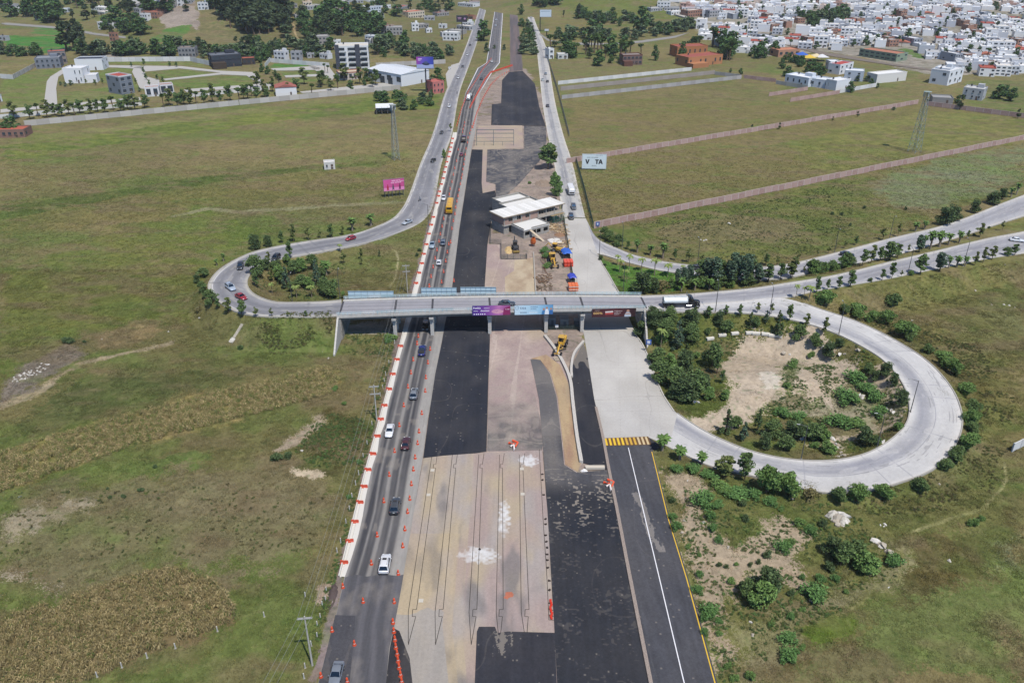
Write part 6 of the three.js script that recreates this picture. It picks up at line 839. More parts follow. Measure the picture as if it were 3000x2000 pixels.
// ---------------------------------------------------------------- walls, made of panels and posts
function panelWall(label, a, b, h, m, post, step = 3.6, opts = {}) {
  const t = thing(opts.name || 'boundary_wall', label, 'wall', [0, 0, 0], 0, opts.group), L = Math.hypot(b[0] - a[0], b[1] - a[1]), n = Math.max(1, Math.round(L / step)), ang = Math.atan2(-(b[1] - a[1]), b[0] - a[0]), d = L / n;
  const pg = box(d - (post ? 0.18 : 0.02), h, 0.18), qg = post ? merge([box(0.24, h + 0.08, 0.28), ...(opts.cap ? [] : [])]) : null, cg = opts.cap ? box(d, 0.14, 0.26) : null;
  for (let i = 0; i < n; i++) {
    const k = (i + 0.5) / n, x = lerp(a[0], b[0], k), z = lerp(a[1], b[1], k), drop = opts.step ? 0.12 * (Math.floor(i / 5) % 2) : 0, y = hills(x, z) + h / 2 - drop - 0.1;
    const p = mesh('wall_panel', pg, Array.isArray(m) ? m[(i * 7) % 3 % m.length] : m, t); p.position.set(x, y, z); p.rotation.y = ang;
    if (cg) { const c = mesh('coping', cg, opts.cap, t); c.position.set(x, y + h / 2 + 0.06, z); c.rotation.y = ang; }
    if (post) { const q = mesh('post', qg, post, t), x0 = lerp(a[0], b[0], i / n), z0 = lerp(a[1], b[1], i / n); q.position.set(x0, y + 0.03, z0); q.rotation.y = ang; }
  }
  return t;
}
const BRICK = ['#b0938a', '#a88b82', '#b79c92'].map((c, k) => { const t = texture(256, 128, (i, j, o) => { tone(o, hx(c)); const row = Math.floor(j / 10), s = white(row * 3 + k, Math.floor((i + (row % 2) * 8) / 16) * 5); o[0] *= 1 + 0.12 * s; o[1] *= 1 + 0.1 * s; o[2] *= 1 + 0.1 * s; if (j % 10 < 1 || (i + (row % 2) * 8) % 16 < 1) mixTo(o, hx('#b5a59c'), 0.6); mixTo(o, hx('#b8a69c'), clamp(noise(i / 40 + k * 9, j / 30) * 0.5, 0, 0.4)); }); return new THREE.MeshPhysicalMaterial({ map: t, specularIntensity: 0.25, roughness: 0.95 }); });
const PALE = mat('#c9b9b1', 0.9), CAPM = mat('#bda9a0', 0.9), BLOCK = [mat('#a9a7a3'), mat('#a19e9a'), mat('#b0adaa')], WHITEW = [mat('#d5d6d3'), mat('#cccdca'), mat('#dcdcd8')], GREYW = [mat('#b9b5ad'), mat('#b0aca4'), mat('#c1bdb5')];
panelWall('long pink brick wall that climbs from the blue corner sign', P('O', 1741, 668), P('O', 3060, 396), 2.4, BRICK, PALE, 3.7, { cap: CAPM, step: true });
panelWall('pink brick wall behind the V TA billboard', P('O', 1660, 478), P('O', 2690, 303), 2.3, BRICK, PALE, 4, { cap: CAPM, step: true });
panelWall('brown brick wall running east below the far houses', P('O', 2715, 308), P('O', 3060, 352), 2.4, BRICK, PALE, 4.5, { cap: CAPM });
panelWall('pale block wall, northernmost of the three parallel walls', P('T3', 690, 728), P('T3', 1840, 606), 2.4, WHITEW, null, 4);
panelWall('bare block wall, middle of the three parallel walls', P('T3', 712, 780), P('T3', 2040, 636), 2.6, [mat('#9d948b'), mat('#a29a92')], null, 5);
panelWall('grey block wall, southernmost of the three parallel walls', P('T3', 722, 852), P('T3', 2270, 676), 2.4, BLOCK, null, 4);
panelWall('short block wall closing the strip between two long walls', P('T3', 2040, 640), P('T3', 2268, 668), 2.2, BLOCK, null, 4);
panelWall('long grey boundary wall in front of the estate trees', P('T1', 212, 1085), P('T2', 0, 903), 3, GREYW, mat('#a9a59d'), 6);
panelWall('eastern half of the grey boundary wall in front of the estate', P('T2', 4, 902), P('T2', 1390, 770), 3, GREYW, mat('#a9a59d'), 6);
panelWall('white inner wall behind the estate hedge trees', P('T1', 0, 1020), P('T1', 1220, 905), 2.3, WHITEW, null, 6);
panelWall('white inner wall east of the estate gatehouse', P('T1', 1600, 838), P('T1', 2320, 770), 2.3, WHITEW, null, 6);
panelWall('white back wall of the estate behind the lawn', P('T1', 930, 530), P('T1', 1640, 525), 3.4, WHITEW, mat('#bfc0bc'), 5);
panelWall('white back wall bending to the black modern house', P('T1', 1640, 526), P('T1', 1820, 565), 3.4, WHITEW, mat('#bfc0bc'), 5);
panelWall('grey slatted wall at the west end of the estate', P('T1', 110, 680), P('T1', 305, 575), 3, GREYW, mat('#cfcfca'), 3);
panelWall('short white wall left of the slatted wall', P('T1', 0, 672), P('T1', 108, 680), 3, WHITEW, null, 5);
panelWall('pale green-grey wall behind the small lawn plot', P('T2', 225, 580), P('T2', 270, 525), 3, WHITEW, mat('#c9d6d0'), 4);
panelWall('long white wall leading to the apartment block', P('T2', 272, 535), P('T2', 780, 575), 3, WHITEW, mat('#c9d6d0'), 4);
panelWall('grey wall running from the warehouse to the service road', P('T2', 1180, 575), P('T2', 1780, 545), 3, GREYW, mat('#a9a59d'), 5);
panelWall('brick stub wall on the eastern field, northern one', P('T4', 155, 828), P('T4', 490, 775), 2.3, BRICK, null, 4); panelWall('brick stub wall on the eastern field, southern one', P('T4', 340, 875), P('T4', 765, 805), 2.3, BRICK, null, 4);
panelWall('white garden wall of the eastern farmhouse', P('T4', 765, 800), P('T4', 1080, 745), 2.4, WHITEW, null, 4); panelWall('pale rear wall of the eastern farmhouse', P('T4', 215, 720), P('T4', 490, 768), 2.4, GREYW, null, 4);
panelWall('brown brick wall west of the eastern farmhouse', P('T4', -60, 672), P('T4', 215, 705), 2.3, BRICK, null, 5);
panelWall('white wall stub at the right edge of the eastern field', P('RR', 2285, 925), P('RR', 2420, 860), 2.2, WHITEW, mat('#c3c7c8'), 3);
function meshFence(label, pts, h, hex, step = 2.6) {   // posts, rails and thin upright wires
  const t = thing('mesh_fence', label, 'fence');
  for (let k = 0; k + 1 < pts.length; k++) { const a = pts[k], b = pts[k + 1], L = Math.hypot(b[0] - a[0], b[1] - a[1]), n = Math.max(1, Math.round(L / step)), ang = Math.atan2(-(b[1] - a[1]), b[0] - a[0]), d = L / n; const wires = []; for (let i = 0; i < 13; i++) wires.push(box(0.045, h, 0.02, -d / 2 + d * (i + 0.5) / 13, 0, 0)); for (let i = 0; i < 8; i++) wires.push(box(d, 0.045, 0.02, 0, -h / 2 + h * (i + 0.5) / 8, 0)); const wg = merge(wires), pg = cyl(0.05, 0.05, h + 0.1, 0, -h / 2, 0, 6);
    for (let i = 0; i < n; i++) { const q = (i + 0.5) / n, m = mesh('mesh_panel', wg, mat(hex, 0.8), t); m.position.set(lerp(a[0], b[0], q), h / 2 + 0.05, lerp(a[1], b[1], q)); m.rotation.y = ang; const p = mesh('post', pg, mat('#5d6362', 0.7), t); p.position.set(lerp(a[0], b[0], i / n), h / 2 + 0.05, lerp(a[1], b[1], i / n)); } }
}
meshFence('dark green mesh fence along the eastern service road', PL('O', [1687, 471, 1712, 560, 1738, 666]), 2.2, '#2f4a3c');
meshFence('grey wire fence along the eastern field by the block walls', PL('O', [1604, 172, 1632, 260, 1668, 400]), 2.0, '#6d706c');
meshFence('green mesh fence between the machine yard and the exit lane', PL('O', [1651, 640, 1664, 720, 1683, 850]), 1.7, '#2c4a36');
meshFence('grey wire fence round the building site forecourt', PL('M', [1062, 960, 1055, 1140, 1155, 1145, 1155, 1285, 1270, 1285, 1392, 1285, 1392, 1232]), 1.8, '#4f5352');
{ const p = P('M', 2026, 990), t = thing('corner_sign', 'small blue square sign on the end of the brick wall', 'sign', [p[0] + 0.5, 0, p[1] + 0.5], 0.15); mesh('panel', box(1.5, 1.5, 0.06, 0, 1.5, 0), mat('#3f66a8', 0.6), t); mesh('symbol', merge([box(0.55, 0.6, 0.02, 0, 1.55, 0.045), box(0.2, 0.25, 0.02, 0, 1.15, 0.045)]), mat('#dfe6ee', 0.6), t); mesh('post', box(0.12, 1, 0.1, 0, 0.4, -0.05), mat('#8d9192'), t); }
{ const p = P('S', 2040, 738), t = thing('stop_sign', 'blue bus stop sign beside the exit lane', 'sign', [p[0], 0, p[1]], -0.2); mesh('panel', box(1.35, 1.5, 0.05, 0.4, 3.0, 0), mat('#2f5fb0', 0.6), t); mesh('symbol', merge([bev(0.75, 0.7, 0.02, 0.005, 0.4, 3.05, 0.035), box(0.6, 0.12, 0.02, 0.4, 2.6, 0.035)]), mat('#dfe8f2', 0.6), t); mesh('post', cyl(0.05, 0.05, 3.7), mat('#7d8284'), t); }
// white fence posts on the western verge
const vergePost = kindOf(() => { const t = thing('fence_post', '', 'post'); mesh('shaft', bev(0.16, 1.2, 0.16, 0.03, 0, 0.6, 0), mat('#c9c6bd'), t); mesh('foot', box(0.3, 0.1, 0.3, 0, 0.03, 0), mat('#a9a497'), t); return t; });
for (const [s, l] of [['D', [605, 22, 585, 117, 558, 217, 518, 364, 490, 440, 408, 740, 402, 810, 377, 850, 362, 945, 338, 1003, 338, 1090, 292, 1155, 245, 1324, 237, 1404]], ['C', [862, 262, 851, 312, 840, 362, 820, 420, 757, 640, 720, 790, 690, 890, 655, 1020, 632, 1098, 603, 1194, 887, 172, 930, 15]]]) putAt(vergePost, s, l, -0.05, 0, 1, 'white concrete fence post on the western verge', 'posts on the western verge');
for (const [s, l] of [['X', [2103, 818, 1820, 955, 1497, 1055, 1207, 1172, 1012, 1238, 838, 1304, 668, 1370]], ['D', [247, 778]]]) putAt(vergePost, s, l, -0.1, 0, 1, 'white concrete fence post along the edge of the dry maize', 'posts along the maize field');
// ---------------------------------------------------------------- poles, lamps, wires, towers
const GALV = mat('#a5a7a5', 0.7), POLEC = mat('#b5b3aa', 0.9);
const poleTops = [];
for (const [s, a, b, H, arms, label] of [['D', 300, 1305, 10.4, 1, 'concrete power pole with one crossarm beside the silver sedan'], ['C', 795, 612, 9.6, 2, 'concrete power pole with two crossarms beside the white channel'], ['L', 2040, 908, 9.4, 2, 'concrete power pole with two crossarms just west of the bridge']]) {
  const p = P(s, a, b), t = thing('power_pole', label, 'pole', [p[0], 0, p[1]], 0.12);
  mesh('shaft', cyl(0.17, 0.11, H, 0, 0, 0, 8), POLEC, t); const tops = [];
  for (let k = 0; k < arms; k++) { const y = H - 0.4 - k * 1.9; mesh('crossarm', merge([box(2.2, 0.13, 0.11, 0, y, 0.1), box(2.2, 0.13, 0.11, 0, y, -0.1)]), GALV, t); for (const x of [-1, -0.1, 1]) { mesh('insulator', cyl(0.06, 0.04, 0.24, x, y + 0.06, 0, 8), mat('#8f8a86', 0.4), t); if (!k) tops.push([p[0] + x * Math.cos(0.12), y + 0.3, p[1] - x * Math.sin(0.12)]); } }
  poleTops.push(tops);
}
{ const wires = [[poleTops[0], poleTops[1]], [poleTops[1], poleTops[2]], [poleTops[0].map(([x, y, z]) => [x - 9, y, z + 42]), poleTops[0]]]; wires.forEach(([A, B], k) => A.forEach((a, i) => { const b = B[i], pts = []; for (let s = 0; s <= 12; s++) { const t = s / 12; pts.push(V(lerp(a[0], b[0], t), lerp(a[1], b[1], t) - 1.1 * 4 * t * (1 - t), lerp(a[2], b[2], t))); } tag(mesh('power_line', new THREE.TubeGeometry(new THREE.CatmullRomCurve3(pts), 16, 0.022, 4), mat('#8a8d88', 0.6)), ['thin power line between the sedan-side pole and the channel pole', 'thin power line between the channel pole and the bridge pole', 'thin power line running south from the sedan-side pole'][k], 'power line', 'power lines along the western verge'); })); }
const lamp = kindOf(() => { const t = thing('street_lamp', '', 'street lamp'); mesh('pole', cyl(0.11, 0.07, 8.4, 0, 0, 0, 8), mat('#4a4d4c', 0.6), t); mesh('arm', rod([0, 8.3, 0], [1.7, 8.75, 0], 0.05), mat('#4a4d4c', 0.6), t); mesh('lamp_head', bev(0.7, 0.13, 0.28, 0.04, 1.9, 8.75, 0), mat('#8f9290', 0.5), t); mesh('base', cyl(0.22, 0.2, 0.35, 0, 0, 0, 8), mat('#8f8d87'), t); return t; });
const lamps = (s, l, label, turn) => { for (let i = 0; i < l.length; i += 2) { const p = land(s, l[i], l[i + 1]); lamp([p[0], p[1], p[2]], turn, 1, label, 'street lamps'); } };
lamps('L', [1460, 968, 1048, 988], 'slim street lamp on the western loop island beside the bridge approach', 1.6); lamps('M', [487, 985], 'slim street lamp at the mouth of the western loop', 0.2); lamps('RR', [1700, 705, 1508, 908, 1073, 972], 'slim street lamp on the inner kerb of the loop island', 0.1);
lamps('RR', [580, 128, 890, 148, 1290, 253], 'slim street lamp on the upper kerb of the loop island', 1.6); lamps('N', [1030, 503, 490, 633], 'slim street lamp above the upper side road', -1.4); lamps('N', [1207, 862, 1757, 772], 'slim street lamp below the lower side road', 1.6); lamps('Q', [360, 812, 163, 893, 370, 1198, 1010, 953], 'slim street lamp near the palm lawn', 1.5);
function lattice(label, base, H, r0, r1, hex) {
  const t = thing('lattice_tower', label, 'tower', [base[0], 0, base[1]], 0.5), n = 9, c = (k, i) => { const r = lerp(r0, r1, k / n), a = Math.PI / 4 + i * Math.PI / 2; return [Math.cos(a) * r, H * k / n, Math.sin(a) * r]; };
  for (let i = 0; i < 4; i++) { mesh('leg', merge([...Array(n)].map((_, k) => rod(c(k, i), c(k + 1, i), 0.1, 5))), mat(hex, 0.6), t); mesh('bracing', merge([...Array(n)].flatMap((_, k) => [rod(c(k, i), c(k + 1, (i + 1) % 4), 0.055, 4), rod(c(k, (i + 1) % 4), c(k + 1, i), 0.055, 4), rod(c(k + 1, i), c(k + 1, (i + 1) % 4), 0.05, 4)])), mat(hex, 0.6), t); }
  for (let i = 0; i < 3; i++) mesh('antenna', merge([bev(0.45, 2.2, 0.3, 0.05, Math.cos(i * 2.1) * (r1 + 0.5), H - 1.2, Math.sin(i * 2.1) * (r1 + 0.5), -i * 2.1), rod([0, H - 1, 0], [Math.cos(i * 2.1) * (r1 + 0.4), H - 1, Math.sin(i * 2.1) * (r1 + 0.4)], 0.05)]), mat('#b9c0c0', 0.6), t);
  mesh('platform', merge([cyl(r1 + 0.9, r1 + 0.9, 0.1, 0, H - 0.1, 0, 12)]), mat(hex, 0.6), t);
}
lattice('slender lattice mast on the western field above the pink billboard', P('M', 188, 368), 25, 2.0, 0.7, '#9aa19c'); lattice('tall lattice mast on the eastern field behind the brick wall', P('O', 2679, 444), 28, 3.0, 0.9, '#8fa09c');
// ---------------------------------------------------------------- building under construction
{
  const RH = 6.4, Lp = P('M', 1085, 838, RH), FL = P('M', 1180, 897, RH), FR = P('M', 1724, 768, RH), ang = Math.atan2(-(FR[1] - FL[1]), FR[0] - FL[0]);
  const len = Math.hypot(FR[0] - FL[0], FR[1] - FL[1]), u = [Math.cos(ang), -Math.sin(ang)], v = [Math.sin(ang), Math.cos(ang)], dep = Math.max(6, Math.abs((Lp[0] - FL[0]) * v[0] + (Lp[1] - FL[1]) * v[1]));
  const B = thing('building_shell', 'unfinished two-storey concrete and brick building with white formwork roof', 'building', [FL[0], 0, FL[1]], ang);   // local: x along the front, z towards the road works, rear at -dep
  const CG = concTex('#aaa79f', '#8e8b84'), SLABM = mat('#d9d8d2', 0.9), FORM = mat('#b59d7c', 0.9), BRK = mat('#a88d80', 0.95);
  mesh('floor_slab', box(len + 0.6, 0.3, dep + 0.8, len / 2, 3.1, -dep / 2), CG, B);
  mesh('roof_slab', box(len + 1.0, 0.28, dep + 1.2, len / 2, RH - 0.1, -dep / 2), CG, B);
  for (let i = 0; i < 16; i++) mesh('roof_sheet', box((len + 0.8) / 16 - 0.05, 0.05, dep + 0.9, -0.4 + (i + 0.5) * (len + 0.8) / 16, RH + 0.07, -dep / 2), mat(i % 3 ? '#e3e2dc' : '#d6d5cf', 0.9), B);
  for (let i = 0; i < 30; i++) mesh('formwork_board', box(0.08, 0.5, 0.06, 0.3 + i * (len - 0.4) / 29.5, RH - 0.3, 0.68), FORM, B);
  mesh('edge_plank', merge([box(len + 1.1, 0.12, 0.08, len / 2, RH + 0.0, 0.66), box(0.08, 0.35, dep + 1.2, -0.55, RH - 0.15, -dep / 2), box(0.08, 0.35, dep + 1.2, len + 0.55, RH - 0.15, -dep / 2)]), FORM, B);
  for (let i = 0; i <= 7; i++) for (const z of [-0.25, -dep + 0.25]) for (const y of [1.5, 4.75]) mesh('column', box(0.4, 3.1, 0.4, 0.25 + i * (len - 0.5) / 7, y, z), CG, B);
  // walls: left end, front bays, rear
  const bay = (x0, x1, y0, y1, z, m) => mesh('infill_wall', box(x1 - x0, y1 - y0, 0.16, (x0 + x1) / 2, (y0 + y1) / 2, z), m, B);
  mesh('end_wall', box(0.2, 2.9, dep - 0.3, 0.05, 1.5, -dep / 2), CG, B); mesh('end_wall', box(0.2, 2.8, dep - 0.3, 0.05, 4.75, -dep / 2), BRK, B);
  bay(0.2, len - 0.2, 0, 2.9, -dep + 0.2, CG); bay(0.2, len - 0.2, 3.3, 6, -dep + 0.2, BRK);
  const bw = (len - 0.5) / 7;
  for (let i = 0; i < 7; i++) { const x0 = 0.45 + i * bw, x1 = 0.05 + (i + 1) * bw; if (i === 3) { bay(x0, x1, 3.3, 6.1, -0.2, BRK); continue; } bay(x0, x1, 3.25, 4.2, -0.2, i > 3 ? mat('#b9ad9c') : BRK); bay(x0, x1, 5.7, 6.15, -0.2, CG); if (i < 4) bay(x0, (x0 + x1) / 2, 4.2, 5.7, -0.2, i % 2 ? CG : BRK); for (let k = 0; k < 2; k++) mesh('window_post', box(0.12, 1.5, 0.12, lerp(x0, x1, 0.35 + 0.35 * k), 4.95, -0.2), CG, B); }
  bay(0.45, bw * 0.6, 0, 2.9, -0.2, CG); bay(bw * 1.4, bw * 2, 0, 2.9, -0.2, CG);
  for (let i = 0; i < 3; i++) mesh('partition_wall', box(0.16, 2.8, dep - 1, bw * (i * 2 + 1), 4.75, -dep / 2), CG, B);
  // rear terraces
  const rear = (x0, x1, z0, z1, h, name) => { mesh(name, box(x1 - x0, 0.25, z1 - z0, (x0 + x1) / 2, h, -(z0 + z1) / 2), SLABM, B); mesh('rear_wall', merge([box(x1 - x0, h, 0.18, (x0 + x1) / 2, h / 2 - 0.12, -z1), box(0.18, h, z1 - z0, x0, h / 2 - 0.12, -(z0 + z1) / 2), box(0.18, h, z1 - z0, x1, h / 2 - 0.12, -(z0 + z1) / 2)]), CG, B); mesh('parapet', merge([box(x1 - x0 + 0.2, 0.9, 0.18, (x0 + x1) / 2, h + 0.4, -z1 - 0.02), box(0.18, 0.9, z1 - z0, x0 - 0.02, h + 0.4, -(z0 + z1) / 2), box(0.18, 0.9, z1 - z0, x1 + 0.02, h + 0.4, -(z0 + z1) / 2)]), CG, B); };
  rear(len * 0.3, len * 0.84, dep + 0.1, dep + 7, 5.2, 'rear_deck'); rear(len * 0.42, len * 0.9, dep + 7.1, dep + 16, 4.2, 'rear_terrace');
  // front annex
  const ax = len * 0.08, aw = 11.2, ad = 7.5;
  mesh('annex_roof', box(aw + 0.4, 0.25, ad + 0.3, ax + aw / 2 + 1, 3.05, ad / 2 + 0.2), SLABM, B);
  mesh('annex_parapet', merge([box(0.16, 0.55, ad, ax + 1, 3.35, ad / 2 + 0.2), box(0.16, 0.55, ad, ax + aw + 1, 3.35, ad / 2 + 0.2), box(aw * 0.7, 0.55, 0.16, ax + 1 + aw * 0.65, 3.35, ad + 0.2)]), CG, B);
  const front = ad + 0.15; let px = ax + 1;
  for (const [w, open] of [[0.5, 0], [1.9, 1], [1.2, 0], [1.7, 1], [0.4, 0], [1.7, 1], [1.3, 0], [1.9, 1], [0.6, 0]]) { mesh('annex_wall', open ? box(w, 0.95, 0.16, px + w / 2, 0.48, front) : box(w, 2.95, 0.16, px + w / 2, 1.48, front), CG, B); if (open) mesh('lintel', box(w, 0.6, 0.16, px + w / 2, 2.65, front), CG, B); px += w; }
  mesh('annex_side', merge([box(0.16, 2.95, ad, ax + 1, 1.48, ad / 2), box(0.16, 2.95, ad, ax + 1 + aw, 1.48, ad / 2)]), CG, B); mesh('annex_back', box(aw, 2.9, 0.16, ax + 1 + aw / 2, 1.45, 0.3), mat('#6d6a66'), B);
  mesh('ramp_plank', box(1.0, 0.08, 7.5, ax + 4.4, 1.55, ad + 2.9, 0.25, 0.42), mat('#c4b49c'), B);
  // scaffold on the right
  const sc = thing('scaffold', 'green steel scaffold under the right wing of the building shell', 'scaffold', [FL[0] + u[0] * len * 0.86 + v[0] * 1.6, 0, FL[1] + u[1] * len * 0.86 + v[1] * 1.6], ang);
  for (let i = 0; i < 4; i++) for (const z of [-0.6, 0.6]) mesh('upright', cyl(0.05, 0.05, 3.4, -3 + i * 2, 0, z, 6), mat('#2f6a52', 0.6), sc);
  for (const y of [1.0, 2.1, 3.2]) { mesh('ledger', merge([-0.6, 0.6].map((z) => box(6.2, 0.06, 0.06, 0, y, z))), mat('#2f6a52', 0.6), sc); } for (let i = 0; i < 3; i++) mesh('brace', merge([rod([-3 + i * 2, 0.3, 0.6], [-1 + i * 2, 3.1, 0.6], 0.035), rod([-1 + i * 2, 0.3, 0.6], [-3 + i * 2, 3.1, 0.6], 0.035)]), mat('#3a7a60', 0.6), sc); mesh('deck_board', box(6, 0.06, 1.1, 0, 3.25, 0), mat('#9a8564'), sc);
}
// steel portal frames on the tan foundation
for (const [yb, yt, lab] of [[240, 128, 'front'], [205, 95, 'rear']]) {
  const a = P('M', 930, yb), b = P('M', 1270, yb - 4), H = onPlane('M', 930, yt, -a[1])[1], L = b[0] - a[0], t = thing('portal_frame', `${lab} grey steel portal frame of the toll canopy on the tan foundation`, 'steel frame', [a[0], 0.1, a[1]]);
  for (const k of [0, 0.455, 1]) mesh('column', box(0.22, H, 0.22, L * k, H / 2, 0), mat('#5b6a6c', 0.6), t); mesh('beam', box(L + 0.2, 0.25, 0.2, L / 2, H, 0), mat('#5b6a6c', 0.6), t); mesh('rail', box(L, 0.12, 0.12, L / 2, H * 0.32, 0), mat('#5b6a6c', 0.6), t); if (lab === 'front') for (const k of [0.2, 0.7]) mesh('stub', box(0.14, H * 0.32, 0.14, L * k, H * 0.16, 0), mat('#5b6a6c', 0.6), t);
}
// ---------------------------------------------------------------- machines and stores of the yard
const YEM = mat('#d6a637', 0.55), YEM2 = mat('#c19a45', 0.65);
function grader(label, sheet, a, b, turn) {
  const p = P(sheet, a, b), t = thing('motor_grader', label, 'road grader', [p[0], 0.1, p[1]], turn);   // front +z
  mesh('engine_hood', bev(1.5, 1.1, 2.6, 0.1, 0, 1.75, -2.7), YEM, t); mesh('cab', merge([bev(1.5, 0.9, 1.4, 0.05, 0, 1.6, -0.7), ...[-1, 1].flatMap((s) => [box(0.09, 1.3, 0.09, s * 0.68, 2.7, -0.05), box(0.09, 1.3, 0.09, s * 0.68, 2.7, -1.32)])]), YEM, t); mesh('cab_roof', bev(1.7, 0.14, 1.7, 0.04, 0, 3.4, -0.7), YEM2, t); mesh('cab_glass', box(1.3, 1.2, 1.2, 0, 2.7, -0.7), GLASS, t);
  mesh('frame_beam', merge([rod([0, 1.6, -0.1], [0, 2.1, 1.6], 0.2, 8), rod([0, 2.1, 1.6], [0, 1.0, 4.1], 0.2, 8)]), YEM, t); mesh('blade', tf(bev(3.6, 0.65, 0.1, 0.03), 0, 0.55, 1.3, 0.2, 0.5), mat('#6a5f4d', 0.7), t); mesh('blade_circle', tf(new THREE.TorusGeometry(0.75, 0.1, 6, 20), 0, 1.05, 1.2, Math.PI / 2), YEM2, t); mesh('front_axle', box(2.0, 0.22, 0.25, 0, 0.7, 4.1), YEM2, t); mesh('exhaust', cyl(0.07, 0.07, 0.9, 0.3, 2.3, -2.4), TRIM, t);
  for (const s of [-1, 1]) { for (const z of [-3.2, -1.6, 4.1]) { const m = wheel(t, s * 1.02, 0.66, z, 0.66, 0.4); } mesh('lift_cylinder', rod([s * 0.6, 1.1, 1.3], [s * 0.25, 2.2, 1.5], 0.06), CHROME, t); }
}
grader('yellow road grader parked in the gravel wedge south of the bridge', 'S', 1302, 715, -0.28);
grader('yellow road grader standing in the machine yard', 'M', 1630, 1325, 0.12);
function backhoe(label, sheet, a, b, turn, hex, armUp) {
  const p = P(sheet, a, b), t = thing('backhoe_loader', label, 'backhoe', [p[0], 0.1, p[1]], turn), y = mat(hex, 0.6);
  mesh('body', bev(1.3, 0.9, 2.6, 0.1, 0, 1.25, 0.6), y, t); mesh('cab_frame', merge([-1, 1].flatMap((s) => [box(0.08, 1.4, 0.08, s * 0.65, 2.2, -0.1), box(0.08, 1.4, 0.08, s * 0.65, 2.2, -1.3)])), TRIM, t); mesh('cab_roof', bev(1.6, 0.14, 1.7, 0.04, 0, 2.95, -0.7), y, t); mesh('cab_glass', box(1.2, 1.2, 1.1, 0, 2.2, -0.7), GLASS, t);
  mesh('boom', merge([rod([0, 1.2, -1.6], [0, 3.4 * armUp, -3.0], 0.17, 8), rod([0, 3.4 * armUp, -3.0], [0, 1.3, -4.3], 0.14, 8)]), y, t); mesh('bucket', tf(bev(0.8, 0.7, 0.7, 0.1), 0, 0.8, -4.4, 0.4), mat('#5f5546'), t); mesh('loader_bucket', tf(bev(2.2, 0.7, 0.8, 0.1), 0, 0.6, 3.1, -0.2), mat('#8a7440'), t); mesh('loader_arm', merge([-0.7, 0.7].map((x) => rod([x, 1.6, 0.4], [x, 0.8, 2.8], 0.1))), y, t);
  for (const s of [-1, 1]) { wheel(t, s * 0.95, 0.75, -0.6, 0.75, 0.45); wheel(t, s * 0.85, 0.5, 1.7, 0.5, 0.35); }
}
backhoe('yellow backhoe beside the blue tarpaulin in the machine yard', 'M', 1664, 1218, 1.1, '#c9a03f', 0.8);
backhoe('dark backhoe with raised yellow arm on the building site forecourt', 'M', 1285, 1200, 0.1, '#3b3c3e', 1.15);
{ const p = P('M', 1446, 1160), t = thing('concrete_hopper', 'tall orange concrete hopper in front of the annex', 'hopper', [p[0], 0.1, p[1]], 0.2); mesh('drum', tf(new THREE.LatheGeometry([[0.25, 0], [0.9, 0.4], [1.0, 1.2], [0.7, 2.3], [0.45, 2.9]].map((q) => new THREE.Vector2(...q)), 16), 0, 0.7, 0, 0.35), mat('#d96c2c', 0.6), t); mesh('stand', merge([[-0.7, -0.6], [0.7, -0.6], [-0.7, 0.8], [0.7, 0.8]].map(([x, z]) => rod([x, 0, z], [x * 0.5, 1.4, z * 0.5], 0.07))), mat('#8f4a24', 0.7), t); }
function tarp(label, sheet, a, b, w, d, h, hex) {
  const p = P(sheet, a, b), t = thing('tarpaulin_shelter', label, 'shelter', [p[0], 0.05, p[1]], 0.15), n = 8, pos = [], idx = [];
  for (let j = 0; j <= n; j++) for (let i = 0; i <= n; i++) pos.push((i / n - 0.5) * w, h + 0.35 * Math.cos((i / n - 0.5) * 3) - 0.25 * Math.abs(Math.sin(j / n * 6 + i)) - (i === 0 || i === n || j === n ? 0.35 : 0), (j / n - 0.5) * d);
  for (let j = 0; j < n; j++) for (let i = 0; i < n; i++) { const q = j * (n + 1) + i; idx.push(q, q + n + 1, q + n + 2, q, q + n + 2, q + 1); }
  mesh('sheet', raw(pos, null, idx), mat(hex, 0.6), t); for (const [x, z] of [[-1, -1], [1, -1], [-1, 1], [1, 1]]) mesh('pole', cyl(0.05, 0.05, h, x * w * 0.46, 0, z * d * 0.46, 6), mat('#7a6a55'), t); mesh('stores', bev(w * 0.6, h * 0.5, d * 0.6, 0.1, 0, h * 0.25, 0), mat('#5f5a55'), t);
}
tarp('bright blue tarpaulin shelter beside the yellow backhoe', 'M', 1755, 1262, 3.2, 4.2, 2.2, '#2a62c0'); tarp('small dark blue tarpaulin shelter near the bridge', 'M', 1806, 1492, 2.6, 3.0, 2.2, '#3446b0');
for (const [label, s, a, b, n, hex] of [['stack of red plastic barriers south of the blue tarpaulin', 'M', 1772, 1345, 4, '#d8452c'], ['stack of orange and white plastic barriers against the bridge', 'S', 1410, 205, 4, '#d9682c']]) {
  const p = P(s, a, b), t = thing('barrier_stack', label, 'barrier stack', [p[0], 0.05, p[1]], 0.08);
  for (let y = 0; y < 2; y++) for (let i = 0; i < n; i++) for (let k = 0; k < 3; k++) { mesh('barrier', bev(0.95, 0.9, 0.5, 0.1, (k - 1) * 1.0, 0.47 + y * 0.93, (i - n / 2) * 0.75, 0.05 * (i % 3)), mat(hex, 0.6), t); if (hex === '#d9682c') mesh('band', box(0.97, 0.2, 0.52, (k - 1) * 1.0, 0.5 + y * 0.93, (i - n / 2) * 0.75, 0.05 * (i % 3)), REFL, t); }
}
reseed(21);
